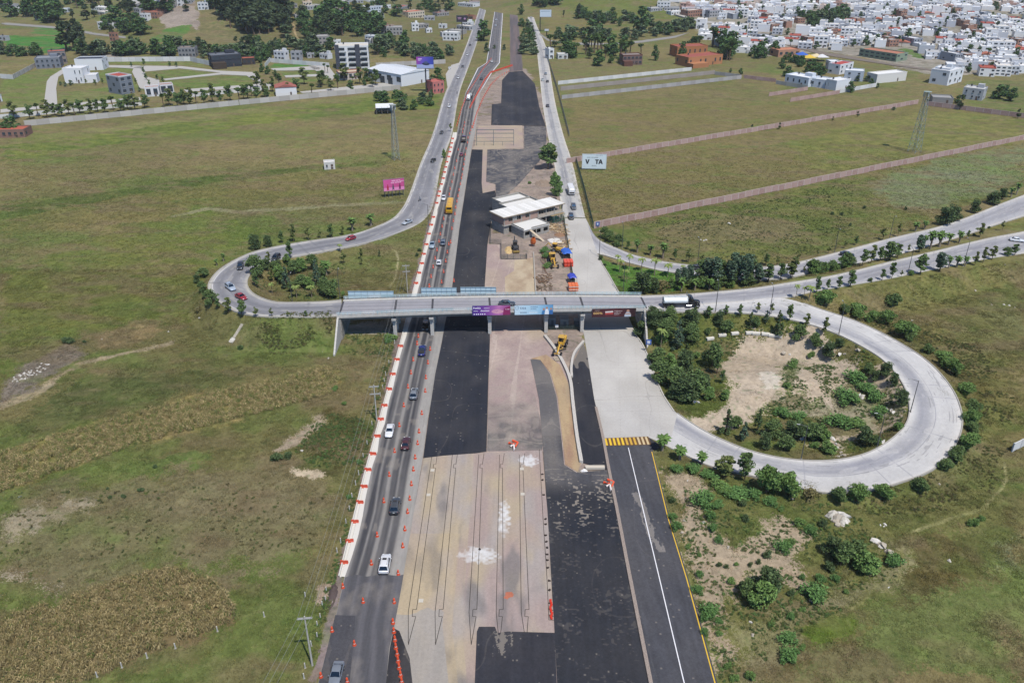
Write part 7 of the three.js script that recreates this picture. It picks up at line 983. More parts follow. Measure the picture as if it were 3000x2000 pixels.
function heapOf(label, name, sheet, a, b, w, d, n, make, m, cat) { const p = P(sheet, a, b), t = thing(name, label, cat, [p[0], 0.03, p[1]]); for (let i = 0; i < n; i++) { const g = make(i); const q = mesh(cat.split(' ')[0] === 'timber' ? 'plank' : 'piece', g, Array.isArray(m) ? m[i % m.length] : m, t); q.position.set(rnd(-w, w), 0.1 + rnd(0, 0.5) * (1 - Math.abs(i / n - 0.5)), rnd(-d, d)); q.rotation.set(rnd(-0.25, 0.25), rnd(0, 6.28), rnd(-0.2, 0.2)); } return t; }
const WOODS = [mat('#c9b08a'), mat('#b89a72'), mat('#d6c4a4'), mat('#a58a66')], plank = box(0.2, 0.06, 2.6), short = box(0.25, 0.12, 1.2);
heapOf('untidy pile of pale timber at the foot of the scaffold', 'timber_pile', 'M', 1600, 1000, 2.8, 4.5, 46, () => plank, WOODS, 'timber pile'); heapOf('larger untidy pile of pale timber along the yard fence', 'timber_pile', 'M', 1700, 1010, 2.6, 6, 60, () => plank, WOODS, 'timber pile'); heapOf('scatter of pale boards above the blue tarpaulin', 'timber_pile', 'M', 1728, 1150, 2.4, 5, 44, () => short, WOODS, 'timber pile');
heapOf('rusty bundle of reinforcing bars in the machine yard', 'rebar_bundle', 'M', 1545, 1300, 0.6, 9, 26, () => box(0.06, 0.06, 6), [mat('#6b4a38'), mat('#7a5a44')], 'rebar').traverse((o) => { if (o.isMesh) o.rotation.y = o.rotation.y * 0.04; });
heapOf('brown heap of scrap boards beside the bridge', 'scrap_heap', 'M', 1540, 1470, 2.6, 3.5, 40, () => short, [mat('#7a614c'), mat('#8f7a62'), mat('#6a5240')], 'scrap heap'); heapOf('dark heap of scrap against the shadow of the bridge', 'scrap_heap', 'M', 1550, 1545, 2.4, 2.2, 30, () => short, [mat('#6a5a4a'), mat('#8a7a66')], 'scrap heap');
for (const [label, s, a, b, w, d, h, hex] of [['low heap of reddish earth beside the timber piles', 'M', 1690, 1058, 2.2, 2, 0.9, '#8f7159'], ['heap of pale earth behind the building shell', 'M', 1540, 590, 4, 5, 1.1, '#8e7f70'], ['white lime heap on the yard floor', 'M', 1640, 1110, 3, 3.5, 0.35, '#d3d0c8'], ['sand heap left of the forecourt backhoe', 'M', 1225, 1200, 1.6, 4, 0.8, '#c8ad7c'], ['white spoil heap at the foot of the narrow asphalt lane', 'R', 662, 562, 0.9, 0.7, 0.45, '#e2e0dc'], ['white plaster spill against the rubble kerb', 'R', 912, 862, 0.9, 1.1, 0.25, '#cfcdc8'], ['dark earth heap on the western verge', 'D', 455, 760, 1.0, 4.2, 0.5, '#5a4f4c']]) {
  const p = P(s, a, b), g = new THREE.PlaneGeometry(2 * w, 2 * d, 22, 22); g.rotateX(-Math.PI / 2); const q = g.attributes.position; for (let i = 0; i < q.count; i++) { const r = Math.hypot(q.getX(i) / w, q.getZ(i) / d); q.setY(i, Math.max(-0.9, h * (1 - r * r) * (1 + 0.55 * noise(q.getX(i) * 1.3 + a, q.getZ(i) * 1.3) + 0.45 * noise(q.getX(i) * 3.4, q.getZ(i) * 3.4 + a)) - 0.3)); } g.computeVertexNormals();
  tag(mesh('spoil_heap', g, mat(hex, 1)), label, 'heap').position.set(p[0], 0.1, p[1]);
}
{ const rnd0 = PL('S', [1210, 425, 1290, 520]); for (const [a, b, w, h, d, hex, label] of [[1225, 500, 2.2, 2.4, 2.5, '#7d8488', 'grey site cabin in the shade under the bridge'], [1330, 505, 2.3, 2.2, 3, '#8a8a84', 'pale container in the shade under the bridge'], [1440, 510, 1.6, 1.8, 1.6, '#4b5052', 'dark generator box under the bridge']]) { const p = P('S', a, b), t = thing('site_cabin', label, 'cabin', [p[0], 0.1, p[1]]); mesh('shell', bev(w, h, d, 0.05, 0, h / 2, 0), mat(hex, 0.8), t); mesh('door', box(w * 0.3, h * 0.75, 0.05, 0.1, h * 0.4, d / 2 + 0.01), mat('#5a5f62', 0.7), t); mesh('roof', box(w + 0.15, 0.1, d + 0.15, 0, h + 0.04, 0), mat('#9a9c98', 0.7), t); } }
{ const a = P('S', 1185, 548), b = P('S', 1475, 548); meshFence('dark green netted fence round the stores under the bridge', [a, b], 1.6, '#2f4038', 2.2); const t = thing('notice_board', 'white notice board on the fence under the bridge', 'sign', [P('S', 1267, 548)[0], 0, P('S', 1267, 548)[1] + 0.15]); mesh('panel', box(0.9, 0.9, 0.04, 0, 1.3, 0), mat('#dfe3e4'), t); mesh('post', box(0.08, 0.9, 0.06, 0, 0.45, -0.04), GALV, t); }
// ---------------------------------------------------------------- plants
const LEAF = new THREE.MeshPhysicalMaterial({ specularIntensity: 0.4, roughness: 0.85, vertexColors: true }), BARK = mat('#6a5a4a', 1), BARKL = mat('#8f8474', 1);
function leaves(n, at, size, tones, flat = 0.5) {   // n leaf sprays; at() gives a place [x,y,z]; every spray is a bent pair of triangles
  const pos = [], colr = [], t = tones.map(hx);
  for (let i = 0; i < n; i++) {
    const c = at(i), s = size * rnd(0.7, 1.35), a = V(rnd(-1, 1), rnd(-1, 1) * flat, rnd(-1, 1)).normalize(), b = V(rnd(-1, 1), rnd(-1, 1) * flat, rnd(-1, 1)).cross(a).normalize(), k = pick(t), f = rnd(0.9, 1.5), up = b.clone().cross(a).multiplyScalar(0.25 * s);
    const p = [[-1, 0], [0, -0.6], [1, 0], [0, 0.6]].map(([u, v], q) => V(...c).addScaledVector(a, u * s).addScaledVector(b, v * s).add(q % 2 ? up : V(0, 0, 0)));
    for (const q of [0, 1, 2, 0, 2, 3]) { pos.push(p[q].x, p[q].y, p[q].z); colr.push(k[0] * f, k[1] * f * 0.98, k[2] * f * 0.8); }
  }
  return raw(pos, null, null, colr);
}
const lobes = (list) => () => { const [cx, cy, cz, rx, ry, rz = rx] = pick(list); let x, y, z, d; do { x = rnd(-1, 1); y = rnd(-1, 1); z = rnd(-1, 1); d = x * x + y * y + z * z; } while (d > 1 || d < rnd(0, 0.5)); return [cx + x * rx, cy + y * ry, cz + z * rz]; };
const limbs = (list, m, t) => mesh('trunk', merge(list.map(([a, b, r, r2]) => rod(a, b, r, 6, r2))), m, t);
const GREEN = { mid: ['#5a7046', '#50663f', '#667b50', '#566c45'], dark: ['#475a3c', '#3f5135', '#516345', '#566848'], bright: ['#627f49', '#587542', '#708c55', '#68844f'], olive: ['#5f6d40', '#6a7548', '#535f38', '#727b50'], blue: ['#4a6250', '#55695a', '#3f5546', '#5f7364'], lime: ['#6d8a3c', '#7a9645', '#5f7d36'], brown: ['#6f6a4a', '#5d5a40', '#7d7658'] };
const PLANT = {};
function plantKind(key, name, H, category, build) { PLANT[key] = { H, make: kindOf(() => { const t = thing(name, '', category); build(t); return t; }) }; }
function randomLobes(n, R, y0, y1, r0, r1) { const l = []; for (let i = 0; i < n; i++) { const a = rnd(0, 6.28), k = Math.sqrt(rnd(0, 1)) * R, y = rnd(y0, y1), q = 1 - 0.55 * Math.abs((y - y0) / (y1 - y0) * 2 - 0.8); l.push([Math.cos(a) * k * q, y, Math.sin(a) * k * q, rnd(r0, r1), rnd(r0, r1) * 0.8]); } return l; }
const treeKind = (key, name, H, tones, R, n, lob, size, sd, opt = {}) => plantKind(key, name, H, opt.category || 'tree', (t) => {
  reseed(sd); const y0 = H * (opt.low ?? 0.3), L = randomLobes(lob, R * 0.72, y0 + H * 0.1, H * 0.88, R * 0.22, R * 0.56);
  const tr = [[[0, -0.4, 0], [0.05 * H * rnd(-1, 1), H * 0.5, 0.03 * H], opt.trunk || H * 0.03, H * 0.018]]; for (let i = 0; i < 7; i++) { const q = L[i % L.length]; tr.push([[0, H * rnd(0.22, 0.5), 0], [q[0] * 0.8, q[1], q[2] * 0.8], H * 0.013, H * 0.005]); }
  limbs(tr, opt.bark || BARK, t); const g = leaves(n, lobes(L), size, tones); g.computeBoundingBox(); g.scale(1.12, H / g.boundingBox.max.y, 1.12); mesh('crown', g, LEAF, t);
});
treeKind('slenderA', 'young_tree', 5, GREEN.olive, 1.15, 620, 11, 0.2, 101, { low: 0.2, trunk: 0.09 }); treeKind('slenderB', 'young_tree', 5, GREEN.mid, 1.2, 760, 12, 0.2, 102, { low: 0.16, trunk: 0.09 }); treeKind('sparse', 'sparse_tree', 4, GREEN.olive, 1.0, 260, 9, 0.18, 103, { low: 0.3, trunk: 0.06 });
treeKind('broadA', 'broad_tree', 6, GREEN.mid, 2.9, 1900, 17, 0.25, 104, { low: 0.08 }); treeKind('broadB', 'broad_tree', 6, GREEN.dark, 2.7, 1900, 16, 0.25, 105, { low: 0.1 }); treeKind('broadC', 'broad_tree', 6, GREEN.bright, 2.7, 1900, 17, 0.25, 106, { low: 0.06 });
treeKind('tallA', 'tall_tree', 8, GREEN.mid, 1.9, 1300, 17, 0.27, 107, { low: 0.1 }); treeKind('tallB', 'tall_tree', 8, GREEN.blue, 1.8, 1200, 16, 0.26, 108, { low: 0.1 });
const coneKind = (key, H, tones, R, sd) => plantKind(key, 'conifer_tree', H, 'tree', (t) => { reseed(sd); limbs([[[0, -0.4, 0], [0, H * 0.95, 0], H * 0.025, 0.03]], BARK, t); const L = []; for (let k = 0; k < 26; k++) { const y = rnd(0.06, 0.94), a = rnd(0, 6.28), r = R * (1 - y * 0.86) * rnd(0.4, 0.95); L.push([Math.cos(a) * r, y * H, Math.sin(a) * r, R * 0.3 * (1.15 - y), H * 0.06]); } L.push([0, H * 0.93, 0, 0.18 * R, H * 0.07]); mesh('crown', leaves(1200, lobes(L), 0.2, tones), LEAF, t); });
coneKind('coneA', 7, GREEN.dark, 1.8, 111); coneKind('coneB', 7, GREEN.blue, 1.6, 112);
const bushKind = (key, name, H, tones, R, n, size, sd) => plantKind(key, name, H, 'bush', (t) => { reseed(sd); const L = randomLobes(14, R * 0.72, H * 0.22, H * 0.8, R * 0.24, R * 0.58); limbs([0, 1, 2, 3].map((i) => [[0, -0.3, 0], [L[i][0] * 0.8, L[i][1], L[i][2] * 0.8], 0.06, 0.03]), BARK, t); mesh('foliage', leaves(n, lobes(L), size, tones), LEAF, t); });
bushKind('roundA', 'round_bush', 3.4, GREEN.bright, 2.1, 2600, 0.16, 121); bushKind('roundB', 'round_bush', 3.4, GREEN.mid, 2.0, 2400, 0.16, 122); bushKind('shrubA', 'shrub', 1.5, GREEN.bright, 1.2, 1000, 0.11, 123); bushKind('shrubB', 'shrub', 1.5, GREEN.dark, 1.15, 1000, 0.11, 124); bushKind('shrubC', 'shrub', 1.5, ['#587a48', '#638653', '#4f7040'], 1.25, 1000, 0.115, 125); bushKind('dryBush', 'dry_bush', 2.4, GREEN.brown, 1.9, 420, 0.2, 126);
function fronds(n, len, droop, y, width, tones, fan) {
  const pos = [], colr = [], t = tones.map(hx);
  for (let i = 0; i < n; i++) {
    const a = i / n * 6.28 + rnd(-0.2, 0.2), e = fan ? rnd(-0.5, 1.2) : rnd(0.2, 1.0), k = pick(t), f = rnd(0.75, 1.2), L = len * rnd(0.8, 1.1), seg = 5; let r = 0, h = y, ang = e, prev = null;
    for (let s = 0; s <= seg; s++) { const w = width * (fan ? Math.sin(Math.PI * clamp(0.15 + s / seg * 0.85, 0, 1)) * 1.25 : Math.sin(Math.PI * (0.1 + 0.88 * s / seg))), cx = Math.cos(a), cz = Math.sin(a), L2 = [cx * r - cz * w, h - w * 0.5, cz * r + cx * w], M = [cx * r, h, cz * r], R2 = [cx * r + cz * w, h - w * 0.5, cz * r - cx * w]; if (prev) { for (const [p, q, u, v] of [[prev[0], prev[1], M, L2], [prev[1], prev[2], R2, M]]) { for (const z of [p, q, u, p, u, v]) { pos.push(...z); colr.push(k[0] * f, k[1] * f, k[2] * f); } } } prev = [L2, M, R2]; r += Math.cos(ang) * L / seg; h += Math.sin(ang) * L / seg; ang -= droop / seg; }
  }
  return raw(pos, null, null, colr);
}
plantKind('fan', 'fan_palm', 2.95, 'palm', (t) => { reseed(131); limbs([[[0, -0.3, 0], [0, 2.6, 0], 0.24, 0.2]], BARKL, t); mesh('dead_fronds', fronds(12, 0.9, 1.2, 2.4, 0.16, ['#9a8a62', '#85754f'], true), LEAF, t); mesh('crown', fronds(34, 1.45, 1.3, 2.9, 0.24, ['#5d7a3c', '#6d8a48', '#4e6a34'], true), LEAF, t); });
plantKind('queen', 'feather_palm', 5.1, 'palm', (t) => { reseed(132); limbs([[[0, -0.3, 0], [0.1, 4.5, 0], 0.13, 0.1]], BARKL, t); mesh('crown', fronds(17, 2.0, 2.3, 4.55, 0.24, ['#7a8a48', '#8a9a55', '#66783e']), LEAF, t); });
treeKind('farA', 'dark_tree', 10, ['#39482f', '#415238', '#334229', '#4b5b3f'], 2.6, 430, 11, 0.58, 141, { low: 0.06 }); treeKind('farB', 'leafy_tree', 9, ['#44603a', '#4f6b40', '#3c5534'], 3.2, 430, 11, 0.58, 142, { low: 0.05 }); treeKind('farC', 'eucalyptus_tree', 12, ['#3c4a36', '#46543f', '#525f4a'], 2.3, 430, 12, 0.58, 143, { low: 0.1 }); treeKind('farD', 'scrub_tree', 7, ['#5a6b52', '#667660', '#4f6048'], 3.0, 430, 10, 0.58, 144, { low: 0.02 }); treeKind('farPalm', 'far_palm_tree', 9, ['#4d6338', '#5a7040', '#43582f'], 1.5, 130, 4, 0.8, 145, { low: 0.62, category: 'palm' });
const mpp = (py) => EYE / (CP * (py + 1000 * 0.2696)), HOR = -269.6;
function plantAt(key, sheet, a, b, hz, label, group, wide = 1) {
  const [, oy, k] = SHEET[sheet], py = oy + b / k, dep = PITCH + Math.atan((py - 1000) / FOCAL), Hm = hz / k * EYE / (CP * (py - HOR)) / (Math.cos(dep) + (/shrub|dryB/.test(key) ? 0.7 : /broad/.test(key) ? 0.22 : 0.2) * Math.sin(dep)), p = land(sheet, a, b), s = clamp(Hm / PLANT[key].H, 0.25, 4) * (/tall|slender|broad|cone|sparse/.test(key) ? 1.12 : 1);
  return PLANT[key].make([p[0], p[1], p[2]], rnd(0, 6.28), [s * wide * rnd(0.78, 1.25), s * rnd(0.88, 1.12), s * wide * rnd(0.78, 1.25)], label, group);
}
const ADJ = { slenderA: 'olive', slenderB: 'green', sparse: 'thin-leaved', broadA: 'spreading', broadB: 'dark spreading', broadC: 'bright spreading', tallA: 'tall green', tallB: 'tall bluish', coneA: 'pointed dark', coneB: 'pointed bluish', roundA: 'bright', roundB: 'dull green', shrubA: 'bright low', shrubB: 'dark low', shrubC: 'lush low', farC: 'slim', farD: 'greyish' }, named = (key, label) => (ADJ[key] && !/^(lone|dry|big dark|large round|dense round|greyish|grey|palm or)/.test(label) ? ADJ[key] + ' ' + label : label);
const many = (sheet, label, group, list) => { for (let i = 0; i < list.length; i++) { const [key, a, b, hz, w] = list[i]; plantAt(key, sheet, a, b, hz, named(key, label), group, w); } };
reseed(77);
many('L', 'young tree in the row along the outer kerb of the western loop', 'outer row of the western loop', [['slenderB', 957, 475, 100], ['slenderA', 1058, 465, 135], ['sparse', 1185, 450, 110], ['sparse', 1280, 430, 70], ['slenderB', 1385, 430, 120], ['slenderA', 1480, 405, 70], ['slenderA', 500, 1078, 140], ['slenderB', 615, 1108, 130], ['sparse', 735, 1113, 80], ['sparse', 870, 1113, 70], ['sparse', 1010, 1113, 55], ['slenderB', 1167, 1113, 58]]);
many('L', 'low palm outside the western loop', 'palms of the western loop', [['fan', 1565, 372, 95], ['fan', 1725, 328, 95], ['fan', 455, 635, 58], ['fan', 395, 670, 48]]);
many('L', 'dense tree on the outer bend of the western loop', 'dense trees outside the western loop', [['broadB', 725, 530, 125], ['broadB', 838, 507, 90], ['broadA', 285, 772, 95], ['broadB', 228, 818, 70], ['broadA', 275, 892, 90], ['tallA', 300, 958, 120], ['broadA', 350, 1002, 120], ['slenderB', 410, 1042, 95], ['dryBush', 235, 1070, 60]]);
many('L', 'tree in the thicket inside the western loop', 'thicket inside the western loop', [['broadA', 740, 745, 150], ['slenderA', 845, 655, 110], ['slenderB', 1030, 605, 135], ['slenderA', 1640, 615, 90], ['sparse', 1490, 650, 110], ['coneA', 1798, 592, 58], ['broadC', 950, 790, 130], ['broadA', 1060, 745, 125], ['coneB', 1000, 870, 170], ['broadC', 1120, 725, 120], ['broadA', 1220, 705, 130], ['coneB', 1260, 835, 190], ['broadC', 1180, 872, 120], ['broadA', 1120, 855, 110], ['roundB', 1330, 917, 150], ['roundB', 1400, 937, 140], ['slenderB', 1040, 897, 105], ['slenderA', 870, 812, 110], ['slenderB', 740, 857, 135], ['slenderB', 960, 832, 110], ['broadB', 820, 700, 90], ['broadA', 900, 722, 100], ['broadC', 1000, 665, 90], ['sparse', 1640, 660, 60], ['broadA', 1300, 770, 90], ['broadB', 930, 700, 90]]);
many('L', 'palm standing in the thicket of the western loop', 'palms in the western thicket', [['queen', 875, 917, 115], ['queen', 1085, 947, 120], ['queen', 1215, 947, 115], ['fan', 1340, 752, 110], ['queen', 1460, 560, 82], ['fan', 1490, 960, 60]]);
many('L', 'shrub on the grass verge west of the bridge', 'verge shrubs west of the bridge', [['shrubA', 1890, 1310, 60, 1.6], ['shrubC', 600, 1390, 40], ['shrubB', 2120, 590, 40], ['shrubB', 2140, 545, 35]]);
many('M', 'bushy tree at the edge of the western service road', 'roadside trees west', [['broadC', 632, 352, 80, 0.6], ['sparse', 690, 110, 70]]);
many('Q', 'young tree in the row above the upper side road', 'row above the upper side road', [['broadA', 212, 728, 95], ['broadA', 262, 758, 90], ['broadA', 333, 798, 100], ['slenderB', 410, 824, 75], ['slenderB', 815, 918, 90], ['sparse', 932, 940, 120], ['sparse', 1050, 945, 80], ['slenderB', 1600, 962, 110], ['sparse', 1700, 960, 70], ['shrubB', 175, 915, 50], ['shrubB', 210, 965, 30]]);
many('Q', 'fan palm in the row above the upper side road', 'fan palms above the upper side road', [['fan', 490, 852, 85], ['fan', 602, 878, 80], ['fan', 712, 902, 110]]);
many('Q', 'feather palm on the bright lawn at the median tip', 'lawn palms', [['queen', 320, 962, 100], ['queen', 340, 1022, 130], ['queen', 422, 1003, 140], ['queen', 527, 1012, 110], ['queen', 640, 1048, 140], ['queen', 752, 1065, 135], ['queen', 370, 1080, 90], ['queen', 400, 1112, 110], ['queen', 880, 1032, 80]]);
many('Q', 'tree in the belt between the two side roads', 'median tree belt', [['broadB', 540, 1205, 195], ['broadB', 640, 1200, 120], ['dryBush', 700, 1185, 120], ['slenderB', 780, 1165, 95], ['tallB', 835, 1160, 170], ['tallB', 925, 1125, 165], ['tallA', 1030, 1105, 170], ['tallB', 1165, 1150, 280], ['tallA', 1240, 1142, 150], ['tallB', 1290, 1138, 260], ['tallB', 1410, 1132, 250], ['tallA', 1330, 1122, 120], ['tallB', 1530, 1112, 165], ['tallA', 1620, 1102, 160], ['slenderB', 1725, 1088, 130], ['slenderA', 1825, 1078, 165], ['broadA', 2010, 1042, 130], ['broadA', 2060, 1032, 100], ['sparse', 1930, 1032, 70], ['broadA', 2170, 1012, 95], ['broadA', 2290, 985, 120], ['slenderB', 1000, 1152, 90], ['slenderB', 1080, 1152, 95], ['tallB', 1100, 1120, 220], ['tallA', 1200, 1105, 200], ['tallB', 1350, 1102, 200], ['tallA', 1460, 1095, 165], ['broadA', 1180, 1165, 95], ['broadC', 1290, 1160, 85], ['broadC', 1050, 1160, 90], ['broadA', 1450, 1130, 95], ['tallB', 880, 1142, 150], ['broadA', 955, 1160, 85]]);
many('Q', 'low fan palm in front of the median tree belt', 'low palms of the median', [['fan', 870, 1187, 95], ['fan', 987, 1178, 85], ['fan', 1112, 1178, 90]]);
many('N', 'tree in the belt between the two side roads, eastern half', 'eastern median belt', [['slenderA', 55, 888, 175], ['broadC', 275, 858, 150], ['broadC', 370, 838, 100], ['broadC', 480, 822, 100], ['broadC', 575, 792, 120], ['broadA', 660, 772, 100], ['slenderB', 765, 768, 150], ['slenderA', 850, 737, 155], ['slenderB', 935, 722, 140], ['broadA', 1030, 712, 180], ['tallA', 1110, 692, 145], ['sparse', 1210, 642, 80], ['tallB', 1320, 634, 165], ['slenderB', 1800, 497, 70], ['slenderA', 1920, 482, 130], ['sparse', 2140, 417, 80], ['shrubB', 1860, 470, 30], ['shrubB', 2010, 400, 30]]);
many('N', 'fan palm in the row of palms between the side roads', 'palm row of the median', [['fan', 1375, 560, 70], ['fan', 1430, 602, 135], ['fan', 1520, 582, 130], ['fan', 1610, 562, 105], ['fan', 1715, 542, 90]]);
many('N', 'tree in the row below the lower side road', 'row below the lower side road', [['tallA', 310, 1035, 170, 0.9], ['slenderB', 420, 1005, 100], ['slenderB', 530, 1002, 120], ['tallA', 640, 975, 170, 0.95], ['shrubB', 840, 925, 45], ['slenderB', 955, 912, 105], ['slenderB', 1050, 893, 135], ['sparse', 1145, 878, 60], ['shrubA', 1240, 862, 70], ['slenderB', 1330, 855, 170, 1.2], ['tallB', 1520, 825, 190], ['slenderA', 1870, 762, 140], ['slenderA', 1950, 738, 130], ['slenderA', 2040, 708, 140], ['broadA', 2190, 665, 80], ['slenderB', 2260, 665, 110]]);
many('N', 'fan palm in the row below the lower side road', 'fan palms below the lower side road', [['fan', 1610, 792, 90], ['fan', 1690, 783, 95], ['fan', 1775, 773, 75]]); many('N', 'feather palm on the tip between the loop and the lower side road', 'palms at the loop fork', [['queen', 105, 1092, 130], ['queen', 185, 1075, 100], ['queen', 235, 1112, 150]]);
many('N', 'small tree on the grass above the upper side road', 'small trees above the upper side road', [['sparse', 1110, 483, 120], ['sparse', 960, 515, 130], ['slenderB', 700, 565, 80], ['sparse', 590, 595, 70], ['sparse', 430, 645, 70], ['sparse', 320, 672, 60], ['sparse', 130, 705, 70], ['fan', 1285, 428, 85], ['fan', 1375, 408, 75], ['broadB', 1580, 368, 190], ['broadB', 1640, 320, 140], ['broadB', 1860, 243, 125], ['broadB', 2050, 155, 120, 1.2], ['broadB', 2140, 112, 100], ['fan', 2225, 95, 80], ['fan', 2280, 70, 90], ['shrubB', 1190, 215, 40], ['shrubB', 560, 270, 35], ['shrubB', 645, 375, 35], ['shrubB', 780, 205, 35], ['shrubB', 470, 265, 35]]);
many('N', 'round clipped bush along the outer kerb of the loop road', 'round bushes of the loop', [['roundA', 390, 1155, 165], ['roundB', 580, 1232, 95], ['roundA', 712, 1258, 145], ['roundA', 860, 1318, 115], ['roundA', 995, 1345, 140], ['roundA', 1160, 1470, 175], ['roundB', 1240, 1505, 90]]); many('N', 'lone dark round bush on the eastern field', '', [['roundB', 1065, 1165, 135]]);
many('RR', 'round clipped bush along the outer kerb of the loop road', 'round bushes of the loop', [['roundB', 1800, 358, 62], ['roundA', 1880, 440, 105], ['roundA', 1935, 482, 95], ['roundA', 2010, 608, 85], ['roundB', 2055, 690, 75], ['roundA', 2048, 772, 95], ['roundB', 2045, 820, 70], ['roundA', 2025, 915, 110], ['roundB', 1965, 975, 90], ['roundB', 1895, 1035, 85], ['roundB', 1745, 1160, 98], ['roundA', 1535, 1195, 90], ['roundA', 1395, 1212, 120], ['roundB', 1280, 1218, 92]]);
many('RR', 'large round bush beside the sparse trees below the loop', 'large round bushes below the loop', [['roundA', 870, 1168, 165], ['roundA', 990, 1175, 130]]); many('RR', 'dry grey-green bush at the lowest bend of the loop', '', [['dryBush', 1125, 1192, 85]]);
many('RR', 'airy tree between the palms and the round bushes', 'airy trees below the loop', [['slenderB', 745, 1092, 155, 1.1], ['sparse', 620, 1072, 130, 1.5], ['slenderA', 640, 1075, 120, 1.3]]); many('RR', 'fan palm beside the painted hump', 'fan palms beside the hump', [['fan', 275, 920, 75, 1.3], ['fan', 375, 975, 65, 1.3], ['fan', 500, 1012, 75, 1.3]]);
many('RR', 'tree in the dense stand beside the eastern abutment', 'stand beside the eastern abutment', [['broadB', 178, 180, 95], ['broadB', 215, 165, 80], ['broadB', 235, 205, 100], ['broadA', 320, 180, 90], ['broadB', 440, 210, 100], ['broadA', 300, 260, 90], ['coneB', 360, 340, 150], ['broadC', 270, 310, 90], ['broadA', 440, 290, 110], ['queen', 265, 335, 110], ['broadA', 265, 525, 120], ['broadC', 310, 470, 110], ['broadB', 400, 630, 160], ['broadA', 450, 610, 150], ['broadA', 350, 560, 140], ['broadB', 505, 570, 90], ['broadA', 560, 440, 130], ['tallA', 590, 480, 120], ['slenderB', 620, 535, 70], ['broadC', 640, 625, 60], ['broadC', 540, 625, 70], ['broadA', 240, 420, 100], ['broadB', 400, 460, 120], ['coneA', 410, 400, 100], ['shrubA', 470, 390, 50], ['broadB', 340, 620, 90]]);
many('RR', 'young tree on the north rim of the loop island', 'north rim of the loop island', [['roundB', 540, 252, 40], ['broadA', 640, 245, 75], ['broadB', 600, 195, 70], ['slenderB', 720, 152, 65], ['coneA', 780, 215, 90], ['sparse', 820, 132, 55], ['coneA', 940, 262, 130], ['slenderB', 1005, 175, 85], ['coneB', 870, 190, 70], ['broadA', 1060, 290, 90], ['slenderA', 1100, 215, 75], ['broadA', 1150, 325, 90], ['slenderA', 1205, 260, 90], ['broadB', 1225, 380, 80], ['sparse', 460, 172, 80], ['slenderB', 540, 160, 70], ['slenderB', 640, 140, 55], ['sparse', 900, 140, 60], ['broadA', 810, 210, 60], ['broadB', 1290, 330, 55], ['coneA', 945, 180, 60]]);
many('RR', 'tree in the planted group at the south of the loop island', 'south group of the loop island', [['coneA', 640, 825, 130], ['broadA', 690, 795, 75], ['coneB', 740, 865, 125], ['coneA', 820, 822, 130], ['broadB', 860, 912, 90], ['broadA', 910, 840, 110], ['broadA', 980, 918, 85], ['broadB', 1030, 855, 115], ['broadA', 1120, 865, 110], ['broadC', 1190, 855, 100], ['broadB', 1430, 890, 105], ['broadC', 1230, 932, 70], ['shrubA', 1150, 905, 50], ['broadA', 1490, 895, 70], ['broadB', 1600, 545, 70], ['broadB', 1640, 660, 100], ['broadB', 1555, 490, 70], ['broadA', 1460, 480, 60], ['shrubA', 1630, 800, 60], ['shrubC', 1380, 520, 70, 1.4], ['shrubC', 1450, 580, 60, 1.4], ['shrubC', 1330, 640, 80, 1.6], ['shrubC', 1290, 780, 80, 1.6], ['shrubC', 1490, 630, 70, 1.3], ['shrubA', 1130, 385, 45], ['shrubA', 1025, 440, 55], ['shrubA', 1390, 780, 70, 1.5], ['shrubC', 1520, 720, 70, 1.3], ['shrubA', 990, 560, 40], ['shrubC', 960, 720, 50, 1.8], ['shrubC', 1060, 740, 50, 1.6], ['broadB', 1500, 520, 60]]);
